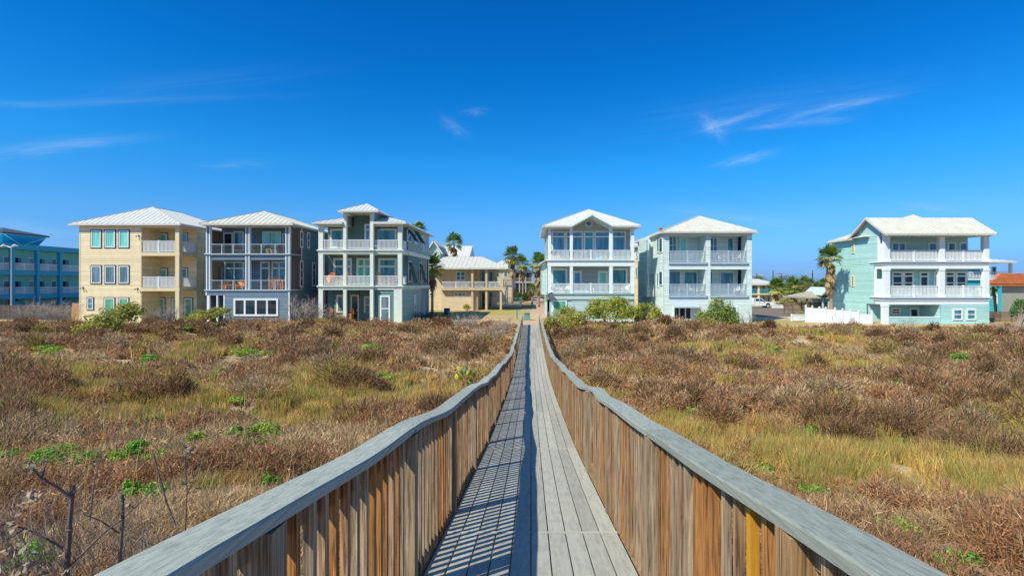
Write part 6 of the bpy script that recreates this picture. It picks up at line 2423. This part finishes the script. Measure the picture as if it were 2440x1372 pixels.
YG = [(.34, .40, .06), (.50, .50, .08), (.22, .31, .05), (.56, .49, .10)]
YD = [(.30, .34, .06), (.48, .44, .09), (.21, .26, .05), (.55, .40, .10)]
yb_ = 46.3
bush('large yellow green bush covering the ground floor of the gabled house', [((PX(1455, yb_), yb_, PZ(745, yb_)), (2.5, 1.4, 1.5)), ((PX(1478, yb_), yb_ + .3, PZ(733, yb_)), (1.4, 1.0, 1.1)), ((PX(1415, yb_), yb_ - .2, PZ(750, yb_)), (1.2, 1.0, 1.0)), ((PX(1500, yb_), yb_ - .3, PZ(750, yb_)), (1.2, 1.0, 1.0))], 9000, .085, YG, group='green bushes')
bush('yellow green bush between the gabled house and the ice blue house', [((PX(1540, yb_), yb_ + .6, PZ(748, yb_)), (1.4, 1.1, 1.15)), ((PX(1566, yb_), yb_ + 1, PZ(750, yb_)), (.9, .8, .85))], 4500, .075, YG, group='green bushes')
bush('rounded green bush against the right half of the ice blue house front', [((PX(1712, yb_), yb_, PZ(750, yb_)), (1.65, 1.1, 1.55)), ((PX(1745, yb_), yb_ + .3, PZ(756, yb_)), (1.0, .8, 1.1)), ((PX(1676, yb_), yb_, PZ(760, yb_)), (1.0, .8, .9)), ((PX(1712, yb_), yb_ - .3, PZ(768, yb_)), (1.7, .9, .7))], 7500, .08, [(.24, .34, .06), (.34, .42, .08), (.17, .26, .05), (.42, .42, .10)], group='green bushes')
bush('low olive bush at the right of the boardwalk end', [((PX(1330, 38), 38, PZ(775, 38)), (1.25, 1.0, .85)), ((PX(1370, 38), 38.3, PZ(768, 38)), (1.2, .9, .9)), ((PX(1352, 40), 40.5, PZ(752, 40)), (1.0, .7, .8))], 5000, .075, YD, group='green bushes')
bush('sloping yellow green bush in front of the cream house wall', [((PX(215, 34), 34, PZ(788, 34)), (1.0, .9, .6)), ((PX(245, 35), 35, PZ(775, 35)), (1.3, 1.0, .85)), ((PX(285, 37), 37, PZ(757, 37)), (1.35, 1.0, 1.0)), ((PX(315, 39), 39, PZ(743, 39)), (.9, .8, .7))], 7000, .08, YD + YG, group='green bushes')
bush('low yellow green bush between the cream and blue houses', [((PX(475, 42), 42, PZ(757, 42)), (1.4, .8, .65)), ((PX(520, 43), 43, PZ(746, 43)), (1.1, .8, .65))], 3600, .075, YD + YG, group='green bushes')
bush('dark green bush at the right edge before the stone bungalow', [((PX(2432, 47), 47, PZ(745, 47)), (.95, .8, 1.15)), ((PX(2440, 47), 47.2, PZ(728, 47)), (.7, .6, .7))], 2400, .065, [(.10, .26, .05), (.15, .32, .06), (.08, .18, .05)], group='green bushes')
bush('small clipped shrub by the short white fence at the street', [((PX(1906, 53), 53, .55), (.75, .6, .45))], 900, .06, YD, group='green bushes')
bush('yellow green shrub beside the white picket fence by the pickup', [((PX(1874, 80), 80, PZ(722, 80)), (1.5, 1.0, .9))], 900, .12, YG, group='green bushes')
bush('spiky yellow green plant at the foot of the beige house wall', [((PX(1112, 72), 72, PZ(733, 72)), (.55, .4, .55))], 500, .09, [(.42, .40, .05), (.34, .36, .06)], group='green bushes', stems=5)
bush('neatly trimmed dark green hedge before the yellow board fence', [((PX(1240, 95), 95, PZ(710, 95)), (1.3, 1.0, .9)), ((PX(1249, 95), 95, PZ(709, 95)), (.8, .9, .9))], 3600, .09, [(.05, .12, .03), (.07, .15, .035)], name='hedge', stems=4)
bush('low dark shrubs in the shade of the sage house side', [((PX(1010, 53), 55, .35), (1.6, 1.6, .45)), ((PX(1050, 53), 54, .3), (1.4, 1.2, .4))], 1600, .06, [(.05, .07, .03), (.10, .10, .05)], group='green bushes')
# distant trees, right and left, each on its own trunk
for i, (p, q, y, r) in enumerate([(1868, 700, 120, 1.8), (1905, 694, 128, 2.2), (1940, 700, 120, 2.0), (1985, 690, 140, 3.0), (1815, 676, 200, 2.5), (1925, 706, 112, 1.6), (2000, 684, 180, 3.5), (1880, 676, 210, 4)]):
    r *= 1.5
    zb = float(ground_z(PX(p, y), y))
    c = (PX(p, y), y, PZ(q - 4, y))
    T = thing('tree', ['dull green distant tree low behind the parking street', 'bushy distant tree under the red roof', 'dull distant tree behind the slat fence', 'distant tree just left of the aqua house wall',
                       'far dark tree above the cream motel roof', 'low round tree by the brown slat fence', 'very far tree line crown next to the aqua house', 'far dark tree between the round palms'][i], 'tree', (c[0], y, zb), 'distant trees')
    P, col = leaf_cloud(c, (r * 1.25, r, r * .75), 1500, .2, [(.10, .14, .035), (.15, .18, .045), (.20, .18, .06)])
    tri_mesh('crown', MT['leaf'], P, col, T, (c[0], y, zb), 4)
    MB().tube([(c[0], y, zb - .2), (c[0] + .1, y, c[2])], [.2, .08], 7).build('trunk', MT['bark'], T)


# ================================================================== bare shrubs
def branch(m, p, d, L, r, depth, curl=.35):
    q = p + d * L
    mid = p.lerp(q, .5) + Vector((random.uniform(-1, 1), random.uniform(-1, 1), random.uniform(-.4, .6))) * L * .09
    m.tube([p, mid, q], [r, r * .8, r * .55], 4 if r > .008 else 3, False)
    if depth == 0:
        return
    for i in range(random.choice((2, 3, 3))):
        t = random.uniform(.35, 1.0)
        s = p.lerp(mid, t * 2) if t < .5 else mid.lerp(q, (t - .5) * 2)
        nd = (d + Vector((random.gauss(0, curl + .2), random.gauss(0, curl + .2), random.gauss(.08, curl)))).normalized()
        branch(m, s, nd, L * random.uniform(.55, .8), r * .6, depth - 1, curl)


def bare_shrub(label, p, y, ztop, w, n, depth=4, mat='bark', r=.022):
    x = PX(p, y)
    zb = float(ground_z(x, y))
    T = thing('bare_shrub', label, 'shrub', (x, y, zb), 'bare grey shrubs')
    m = MB()
    h = ztop - zb
    for i in range(n):
        a = random.uniform(0, 2 * math.pi)
        s = Vector((x + math.cos(a) * w * random.uniform(0, .55), y + math.sin(a) * w * .5 * random.uniform(0, 1), zb - .05))
        d = Vector((math.cos(a) * random.uniform(.1, .75), math.sin(a) * .4, 1)).normalized()
        branch(m, s, d, h * random.uniform(.32, .5), r * random.uniform(.7, 1.2), depth)
    m.build('branch', MT[mat], T)
    return T


bare_shrub('wide leafless grey shrub before the grey fence, left of the cream house', 100, 45, PZ(706, 45), 2.3, 26, 4)
bare_shrub('leafless grey shrub close to the left corner of the cream house', 150, 45.5, PZ(708, 45.5), 1.3, 14, 4)
bare_shrub('leafless shrub under the cream house balconies', 400, 47, PZ(702, 47), 1.1, 13, 4)
bare_shrub('tall leafless shrub at the right corner of the blue house', 708, 47, PZ(690, 47), 1.0, 13, 4)
bare_shrub('leafless shrub between the blue and sage houses', 742, 47, PZ(712, 47), 1.1, 12, 4)
bare_shrub('leafless twigs before the sage house screened porch', 778, 47.3, PZ(722, 47.3), .8, 7, 4)
bare_shrub('pale leafless thicket left of the boardwalk before the beige house', 1110, 43, PZ(738, 43), 2.0, 22, 4)
bare_shrub('pale leafless shrub beside the left boardwalk railing', 1195, 38, PZ(750, 38), 1.5, 20, 4)
bare_shrub('pale leafless shrub among dry brush left of the boardwalk', 1150, 33, PZ(775, 33), 1.5, 18, 4)
bare_shrub('leafless twigs by the left ground window of the gabled house', 1332, 46.5, PZ(720, 46.5), .8, 8, 4)
bare_shrub('leafless twigs right of the rounded bush, ice blue house', 1775, 47, PZ(722, 47), .8, 8, 4)
bare_shrub('thin leafless shrub before the white vinyl fence', 2010, 47.5, PZ(744, 47.5), 2.0, 14, 4, r=.014)
bare_shrub('thin leafless shrub before the aqua house ground porch', 2160, 46.5, PZ(750, 46.5), 1.8, 12, 4, r=.014)
bare_shrub('leafless grey shrub by the right edge before the slat fence', 2400, 44, PZ(762, 44), 1.6, 22, 4)

# ================================================================== dry weed in the near left corner
x, y = PX(165, 2.75), 2.75
zb = float(ground_z(x, y))
T = thing('dry_weed', 'dead dark stemmed weed with curled grey leaves in the near left corner', 'weed', (x, y, zb))
m = MB()
lv = MB()


def dry_leaves(p, n, s):
    for i in range(n):
        c = p + Vector((random.gauss(0, 1), random.gauss(0, 1), random.gauss(0, 1))) * s * .7
        u = Vector((random.gauss(0, 1), random.gauss(0, 1), random.gauss(0, 1))).normalized() * s * random.uniform(.4, 1)
        v = u.cross(Vector((random.gauss(0, 1), random.gauss(0, 1), random.gauss(0, 1)))).normalized() * s * .28
        k = u.cross(v).normalized() * s * random.uniform(.15, .4)
        lv.val = random.random()
        u, v, k = u * .6, v * .55, k * 1.8
        lv.face([c - u, c - u * .3 - v + k, c + u * .4 - v * .8 + k, c + u * .4 + v * .6, c - u * .3 + v])
        lv.face([c + u * .4 - v * .8 + k, c + u + k * 1.6, c + u * .4 + v * .6])


def W3(px, py, yy):
    return Vector((PX(px, yy), yy, PZ(py, yy)))


def stem(pts, r0, r1, leaves=0, s=.03):
    V = [W3(*p) for p in pts]
    n = len(V)
    r0, r1 = r0 * .8, r1 * .75
    m.tube(V, [r0 + (r1 - r0) * i / (n - 1) for i in range(n)], 7)
    for i in range(n - 1):                              # nodes along the stem
        q = V[i].lerp(V[i + 1], .8)
        m.tube([q - (V[i + 1] - V[i]).normalized() * r0 * .8, q, q + (V[i + 1] - V[i]).normalized() * r0 * .8], [r0 * .7, r0 * 1.25, r0 * .7], 7)
    if leaves:
        dry_leaves(V[-1], leaves, s)


stem([(150, 1500, 2.75), (160, 1350, 2.75), (166, 1240, 2.76), (174, 1155, 2.78)], .017, .014)
stem([(168, 1185, 2.77), (135, 1158, 2.74), (100, 1140, 2.7), (72, 1110, 2.66)], .010, .006, 14, .032)
stem([(100, 1140, 2.7), (106, 1112, 2.7), (112, 1098, 2.72)], .006, .004, 7, .025)
stem([(150, 1305, 2.75), (110, 1282, 2.7), (60, 1258, 2.66), (8, 1246, 2.6)], .008, .005, 12, .032)
stem([(160, 1355, 2.75), (215, 1300, 2.8), (255, 1262, 2.84), (292, 1236, 2.88)], .007, .006)
stem([(60, 1258, 2.66), (25, 1280, 2.62), (0, 1294, 2.6)], .005, .003, 8, .03)
stem([(284, 1420, 2.9), (286, 1320, 2.9), (292, 1240, 2.9), (292, 1178, 2.92)], .014, .009, 8, .022)
stem([(292, 1236, 2.9), (330, 1200, 2.95), (380, 1152, 3.05)], .006, .003)
stem([(384, 1150, 3.1), (370, 1100, 3.1), (366, 1080, 3.1)], .006, .004, 5, .018)
stem([(384, 1150, 3.1), (396, 1195, 3.1), (418, 1250, 3.1)], .008, .006)
stem([(285, 1270, 2.9), (240, 1240, 2.86), (205, 1226, 2.82)], .006, .003, 5, .02)
stem([(214, 1240, 2.9), (225, 1140, 2.95), (240, 1090, 3.0)], .005, .003, 7, .026)
stem([(440, 1290, 3.4), (446, 1170, 3.4), (440, 1080, 3.4)], .006, .004, 10, .03)
stem([(445, 1180, 3.4), (470, 1120, 3.4), (490, 1095, 3.42)], .004, .002)
for (p, q, yy, n, s) in ((72, 1180, 2.7, 9, .035), (88, 1170, 2.7, 8, .028), (40, 1215, 2.66, 7, .032), (92, 1060 + 130, 2.7, 7, .03), (45, 1270, 2.6, 8, .035), (25, 1330, 2.6, 14, .05), (135, 1340, 2.7, 9, .035), (120, 1360, 2.68, 12, .05), (60, 1350, 2.6, 12, .045), (445, 1150, 3.4, 7, .03), (450, 1075, 3.4, 10, .03), (300, 1210, 2.9, 8, .025), (232, 1208, 2.9, 4, .02), (215, 1270, 2.85, 6, .025), (470, 1168, 3.4, 6, .028), (0, 1250, 2.6, 8, .035)):
    dry_leaves(W3(p, q, yy), n, s)
for i in range(260):                                     # fine pale stalks around it
    a = W3(random.uniform(-20, 420), random.uniform(1290, 1420), random.uniform(2.9, 3.6))
    b = a + Vector((random.gauss(0, .10), random.gauss(0, .10), random.uniform(.12, .42)))
    lv.val = random.random()
    if i % 3 == 0:
        dry_leaves(b, 2, .014)
    lv.tube([a, a.lerp(b, .5) + Vector((random.gauss(0, .02), 0, 0)), b], [.0028, .0022, .001], 4, False)
m.build('stem', MT['darkbark'], T)
lv.build('dry_leaf', MT['dryleaf'], T)

# prickly pear beside the left railing
yc = 18.0
for lab, p0, q0, k, fl in (('prickly pear with yellow pads left of the boardwalk', 1098, 884, 13, True), ('darker green prickly pear pad by the left railing', 1124, 896, 4, False)):
    x = PX(p0, yc)
    zb = float(ground_z(x, yc))
    T = thing('prickly_pear', lab, 'cactus', (x, yc, zb), 'prickly pears')
    for i in range(k):
        c = Vector((x + random.uniform(-.30, .30) * (1 if k > 5 else .3), yc + random.uniform(-.2, .2), PZ(q0, yc) + random.uniform(-.22, .16)))
        m = MB()
        u = Vector((random.uniform(-.5, .5), random.uniform(-.3, .3), 1)).normalized()
        v = u.cross(Vector((random.uniform(-.6, .6), 1, 0))).normalized()
        w = u.cross(v).normalized() * .022
        pr = []
        rr = random.uniform(.07, .11)
        for j in range(12):
            a = 2 * math.pi * j / 12
            pr.append(c + v * math.cos(a) * rr * .75 + u * math.sin(a) * rr)
        for sg in (-1, 1):
            for j in range(12):
                tri = [pr[j], pr[(j + 1) % 12], c + w * sg * 1.2]
                m.face(tri if sg > 0 else list(reversed(tri)))
        m.build('pad', MT['cactusflower' if fl and i % 3 else 'cactus'], T, True)


# ---- bright green leafy plants: the ones the photo shows, each a thing
LEAFG = [(0.136, 0.336, 0.04), (0.208, 0.432, 0.048), (0.096, 0.256, 0.048), (0.304, 0.48, 0.08)]
LEAFY = [(0.272, 0.4, 0.056), (0.4, 0.48, 0.08), (0.192, 0.304, 0.048)]


def ground_y(px, py):
    """distance at which a sight line through a photo point meets the dune cover"""
    lo = 2.5
    for y in np.arange(2.6, 47, .05):
        x = PX(px, y)
        if PZ(py, y) <= float(ground_z(x, y)) + .22:
            return y
    return 46.0


GP = [  # px, py, width px, green or yellowish, label
    (140, 1090, 100, 0, 'broad bright green plant near the lower left, above the dead weed'),
    (14, 1078, 45, 0, 'bright green plant cut by the left edge'),
    (262, 1085, 45, 1, 'yellow green plant right of the broad green plant, lower left'),
    (322, 1066, 60, 0, 'bright green plant in two tufts, third from the left edge'),
    (405, 1075, 70, 1, 'mixed green plant right of the two tufted plant'),
    (465, 1040, 40, 1, 'sparse yellow green plant above the mixed green plant'),
    (340, 1010, 70, 1, 'pale yellow green plant patch at the foot of the golden grass'),
    (552, 1028, 35, 0, 'small bright green tuft left of the pair of round plants'),
    (612, 1030, 75, 1, 'upper of the pair of round bright plants left of the railing'),
    (615, 1056, 55, 0, 'lower of the pair of round bright plants left of the railing'),
    (372, 1168, 26, 0, 'tiny green tuft above the red scrap beside the dead weed'),
    (316, 1160, 26, 0, 'tiny green tuft left of the other tiny tuft, dead weed'),
    (648, 1140, 22, 0, 'tiny green tuft just beyond the left handrail'),
    (595, 945, 55, 1, 'yellow green plant in the middle of the golden grass'),
    (518, 886, 30, 1, 'small yellow green plant at the top of the golden grass'),
    (590, 848, 80, 1, 'wide yellow green plant under the blue house'),
    (352, 856, 40, 0, 'dark green plant on the brown slope under the cream house'),
    (430, 848, 30, 0, 'small dark green plant right of the dark one, brown slope'),
    (445, 782, 20, 0, 'small green plant below the cream house patio'),
    (470, 780, 22, 0, 'small green plant right below the low bush, blue house corner'),
    (785, 822, 45, 1, 'green plant on the slope below the sage house'),
    (885, 828, 40, 0, 'green plant between the sage house and the prickly pear'),
    (912, 897, 35, 0, 'leafy green plant left of the prickly pear'),
    (585, 985, 40, 1, 'faint green plant low in the golden grass'),
    (130, 838, 70, 1, 'olive green plant on the far left slope'),
    (1850, 830, 25, 1, 'small green plant high on the right slope'),
    (2280, 855, 50, 0, 'green plant below the right end of the aqua house'),
    (2140, 905, 30, 0, 'small green plant in the middle of the right slope'),
    (2010, 968, 75, 1, 'trailing yellow green plant right of the straw dome'),
    (1940, 1022, 24, 0, 'small green plant above the bare sand on the right'),
    (2145, 1055, 26, 0, 'small green plant right of the bare sand'),
    (1825, 1120, 42, 1, 'yellow green plant just beyond the right handrail'),
    (1945, 1172, 50, 0, 'green plant further down beyond the right handrail'),
    (2145, 1255, 80, 1, 'broad yellow green plant near the lower right corner'),
    (2275, 1345, 80, 0, 'green plant in the lower right corner'),
    (1650, 975, 26, 1, 'small green plant left of the brown dome on the right'),
    (1480, 785, 60, 1, 'green patch below the big bush right of the boardwalk'),
    (75, 1320, 70, 0, 'green plant behind the dead weed in the lower left corner')]
PLACED = []
for (p, q, w, k, lb) in GP:
    y = ground_y(p, q)
    x = PX(p, y)
    if abs(x) < 1.3:
        x = math.copysign(1.35, x)
    PLACED.append((x, y, max(.12, w / 2 * y / F)))


# ================================================================== the dune cover
def region(x, y):
    """0 brown brush, 1 olive grass, 2 grey straw; and bareness"""
    n1 = fbm(x * .23 + 9, y * .33, 51, 3)
    n2 = fbm(x * .45, y * .6 + 4, 61, 3)
    gl = np.exp(-(((x + 12.5) / 8.0) ** 2 + ((y - 18.5) / 4.8) ** 2)) * .33
    gl = gl + np.exp(-(((x - 7.5) / 4.2) ** 2 + ((y - 9.5) / 2.4) ** 2)) * .28 + np.exp(-(((x - 18) / 5.0) ** 2 + ((y - 17) / 6) ** 2)) * .14
    gl = gl - np.exp(-(((x + 4) / 5.0) ** 2 + ((y - 7) / 3.5) ** 2)) * .32 - np.exp(-(((x - 8) / 9.0) ** 2 + ((y - 30) / 9) ** 2)) * .12
    g = n1 + gl + RNG.normal(0, .055, len(x))
    typ = np.where(g > .592, 1, np.where(n2 > .565, 2, 0))
    bare = np.zeros(len(x))
    for (sx, sy, r) in SANDSPOTS:
        bare = np.maximum(bare, np.exp(-(((x - sx) / r) ** 2 + ((y - sy + .3) / (r + .2)) ** 2)))
    return typ, bare, g


BROWN = np.array([(.38, .205, .105), (.48, .28, .15), (.29, .155, .082), (.55, .37, .22), (.43, .22, .10), (.35, .235, .115), (.40, .32, .14), (.25, .15, .09), (.45, .21, .10)]) * 1.12
STRAW = np.array([(.60, .43, .24), (.50, .36, .20), (.70, .51, .29), (.42, .29, .17), (.54, .37, .19)])
OLIVE = np.array([(.56, .40, .11), (.66, .45, .14), (.42, .33, .09), (.70, .47, .19), (.33, .29, .08), (.60, .36, .13), (.48, .30, .14), (.44, .42, .10), (.38, .38, .10)]) * 1.08


def tufts(n, ylo, yhi, nb, power=1.0):
    u = RNG.uniform(0, 1, n)
    y = (ylo ** power + u * (yhi ** power - ylo ** power)) ** (1 / power)
    x = RNG.uniform(-1, 1, n) * (y * 1.09 + 2.0) + .04 * y
    keep = (np.abs(x) > 1.12)
    x, y = x[keep], y[keep]
    typ, bare, g = region(x, y)
    keep = RNG.uniform(0, 1, len(x)) > bare * 1.6
    x, y, typ, g = x[keep], y[keep], typ[keep], g[keep]
    keep = np.ones(len(x), bool)
    for (gx, gy, gr) in PLACED:
        keep &= ((x - gx) / (gr * 1.2 + .22)) ** 2 + ((y - gy + .25) / (gr + .42 + .006 * gy)) ** 2 > 1
    x, y, typ, g = x[keep], y[keep], typ[keep], g[keep]
    big = fbm(x * .8, y * .9, 71, 2)
    return x, y, ground_z(x, y), typ, nb, big


BLADES = {'brush': ([], []), 'grass': ([], [])}


def emit(x, y, z, typ, nb, big):
    for kind in (0, 1, 2):
        s = typ == kind
        if not s.any():
            continue
        X, Yv, Z, B = x[s], y[s], z[s], big[s]
        k = len(X)
        r = np.where(kind == 1, .26, .36) * RNG.uniform(.7, 1.3, k)
        h = (.25 + .32 * np.clip((B - .35) * 3, 0, 1)) * RNG.uniform(.75, 1.25, k)
        if kind == 1:
            h = .34 * RNG.uniform(.7, 1.4, k)
        if kind == 2:
            h = .24 * RNG.uniform(.6, 1.4, k)
        near = np.clip((np.abs(X) - 1.0) / 1.2, .35, 1)
        h, r = h * near, r * near
        lim = np.clip((np.abs(X) - 1.0), .08, 9)
        r = np.minimum(r, lim)
        rep = lambda a: np.repeat(a, nb)
        X, Yv, Z, r, h = rep(X), rep(Yv), rep(Z), rep(r), rep(h)
        m = len(X)
        pal = (BROWN, OLIVE, STRAW)[kind]
        base_i = np.repeat(RNG.integers(len(pal), size=k), nb)
        alt = RNG.integers(len(pal), size=m)
        ci = np.where(RNG.uniform(size=m) < .6, base_i, alt)
        col = pal[ci] * (np.repeat(RNG.uniform(.8, 1.2, k), nb) * RNG.uniform(.65, 1.35, m))[:, None]
        a = RNG.uniform(0, 2 * np.pi, m)
        if kind == 1:
            rr = r * np.sqrt(RNG.uniform(0, 1, m))
            b0 = np.stack([X + np.cos(a) * rr, Yv + np.sin(a) * rr, Z - .03], 1)
            lean = RNG.normal(0, .28, (m, 2))
            L_ = h * RNG.uniform(.5, 1.25, m)
            tip = b0 + np.stack([lean[:, 0] * L_, lean[:, 1] * L_, L_], 1)
        else:
            # fuzzy dome of twigs: start inside the dome, point outwards
            el = np.arcsin(RNG.uniform(0, 1, m))
            d = np.stack([np.cos(a) * np.cos(el), np.sin(a) * np.cos(el), np.sin(el)], 1)
            q = RNG.uniform(.1, .95, m) ** .6
            b0 = np.stack([X, Yv, Z], 1) + d * np.stack([r * q, r * q, h * q], 1)
            jig = RNG.normal(0, .55, (m, 3))
            dd = d * .7 + jig + np.array([0, 0, .35 if kind == 0 else .1])
            dd /= np.linalg.norm(dd, axis=1, keepdims=True)
            tip = b0 + dd * (RNG.uniform(.06, .17, m) * (1 if kind == 0 else 1.35) * np.clip(.75 + Yv / 40, 0, 1.5))[:, None]
            tip[:, 2] = np.maximum(tip[:, 2], Z - .02)
        w = np.maximum(.0034, .00098 * Yv) * RNG.uniform(.7, 1.4, m)
        dirv = tip - b0
        view = b0 - np.array([0, 0, E])
        side = np.cross(dirv, RNG.normal(0, 1, (m, 3)) + view / (np.linalg.norm(view, axis=1, keepdims=True)) * .8)
        side /= np.linalg.norm(side, axis=1, keepdims=True) + 1e-9
        tri = np.stack([b0 - side * w[:, None], b0 + side * w[:, None], tip], 1)
        key = 'grass' if kind == 1 else 'brush'
        BLADES[key][0].append(tri)
        BLADES[key][1].append(col)


for args in ((1700, 2.6, 9, 560, 1.3), (3300, 8, 18, 250, 1.5), (4400, 16, 30, 120, 1.6), (5000, 28, 47.2, 85, 1.6)):
    emit(*tufts(*args))
# taller shrub domes, a few hundred, standing above the rest
def domes(spots, nb):
    for (x, y, r, h, pal, key) in spots:
        z = float(ground_z(x, y))
        m = nb
        a = RNG.uniform(0, 2 * np.pi, m)
        el = np.arcsin(RNG.uniform(0, 1, m))
        d = np.stack([np.cos(a) * np.cos(el), np.sin(a) * np.cos(el), np.sin(el)], 1)
        q = RNG.uniform(.3, 1, m) ** .5
        lump = 1 + .18 * np.sin(a * 3 + x * 7) * np.cos(el * 4 + y)
        b0 = np.array([x, y, z]) + d * (q * lump)[:, None] * np.array([r, r * .8, h])
        dd = d + RNG.normal(0, .35, (m, 3)) + np.array([0, 0, .25])
        dd /= np.linalg.norm(dd, axis=1, keepdims=True)
        tip = b0 + dd * RNG.uniform(.08, .22, m)[:, None]
        w = np.maximum(.004, .0009 * y) * RNG.uniform(.7, 1.3, m)
        side = np.cross(dd, RNG.normal(0, 1, (m, 3)))
        side /= np.linalg.norm(side, axis=1, keepdims=True) + 1e-9
        BLADES[key][0].append(np.stack([b0 - side * w[:, None], b0 + side * w[:, None], tip], 1))
        BLADES[key][1].append(pal[RNG.integers(len(pal), size=m)] * RNG.uniform(.6, 1.35, (m, 1)))


sp = []
for i in range(330):
    y = RNG.uniform(9, 46)
    x = RNG.uniform(-1, 1) * (y * 1.08)
    if abs(x) < 1.9:
        continue
    f = fbm(np.array([x * .2]), np.array([y * .3]), 81, 2)[0]
    if f < .45:
        continue
    pal = BROWN if RNG.uniform() < .75 else (STRAW if RNG.uniform() < .5 else OLIVE)
    k_ = RNG.uniform(.6, 1.0)
    sp.append((x, y, RNG.uniform(.5, 1.3), RNG.uniform(.5, 1.05), pal * k_, 'brush'))
for (p, q, y, r, h) in ((1712, 985, 13.5, .62, .72), (1885, 960, 14.6, .75, .75), (1560, 925, 17, .8, .7), (1660, 930, 16.5, .8, .75), (2350, 915, 17, .9, .6), (640, 870, 20, 1.0, .7), (1000, 760, 43, 1.4, .9),
                        (560, 757, 44, 2.0, 1.0), (640, 760, 44.5, 2.2, .9), (760, 815, 30, 1.5, .8), (900, 768, 43, 1.6, .9), (1600, 760, 44, 2.0, 1.0), (1820, 765, 44, 1.8, .9), (2100, 785, 40, 2.0, .9), (2250, 785, 40, 2.2, .8), (30, 880, 21, 1.4, .8)):
    sp.append((PX(p, y), y, r, h, BROWN if p != 1885 else STRAW, 'brush'))
domes([s for s in sp if s[1] < 20], 2300)
domes([s for s in sp if s[1] >= 20], 1100)
# tall single stalks and seed heads
for key, lo, hi, n in (('grass', 5, 40, 2600), ('brush', 3.2, 30, 2200)):
    y = RNG.uniform(lo, hi, n)
    x = RNG.uniform(-1, 1, n) * (y * 1.08)
    ok = np.abs(x) > 1.4
    x, y = x[ok], y[ok]
    b0 = np.stack([x, y, ground_z(x, y)], 1)
    h = RNG.uniform(.5, .95, len(x))
    tip = b0 + np.stack([RNG.normal(0, .18, len(x)), RNG.normal(0, .18, len(x)), h], 1)
    w = np.maximum(.003, .0006 * y)
    side = np.stack([w, w * 0, w * 0], 1)
    BLADES[key][0].append(np.stack([b0 - side, b0 + side, tip], 1))
    pal = OLIVE if key == 'grass' else STRAW
    BLADES[key][1].append(pal[RNG.integers(len(pal), size=len(x))] * RNG.uniform(.7, 1.3, (len(x), 1)))
for key, nm, lb in (('brush', 'dry_brush', 'reddish brown dry brush and grey straw covering the dunes'), ('grass', 'dune_grass', 'golden olive grass growing over the dunes')):
    o = tri_mesh(nm, MT['blade'], np.concatenate(BLADES[key][0]), np.concatenate(BLADES[key][1]))
    tag(o, lb, 'vegetation', kind='stuff')

for (p, q, w, k, lb) in GP:
    x, y, r = PLACED[[g[4] for g in GP].index(lb)]
    z = float(ground_z(x, y))
    T = thing('leafy_plant', lb, 'plant', (x, y, z), 'low green plants in the brush')
    P, col = leaf_cloud((x, y, z + .14 + r * .15), (r * 1.5, r * 1.4, max(.17, min(.36, r * .6))), int(min(1500, 420 + 1300 * r)), max(.022, min(.05, .0021 * y + .012)), LEAFY if k else LEAFG, lumps=9)
    tri_mesh('foliage', MT['leaf'], P, col, T, (x, y, z), 4)
    m = MB()
    for i in range(6):
        a = random.uniform(0, 6.28)
        m.tube([(x, y, z - .03), (x + math.cos(a) * r * .6, y + math.sin(a) * r * .6, z + .18)], [.008, .004], 4)
    m.build('stem', MT['bark'], T)
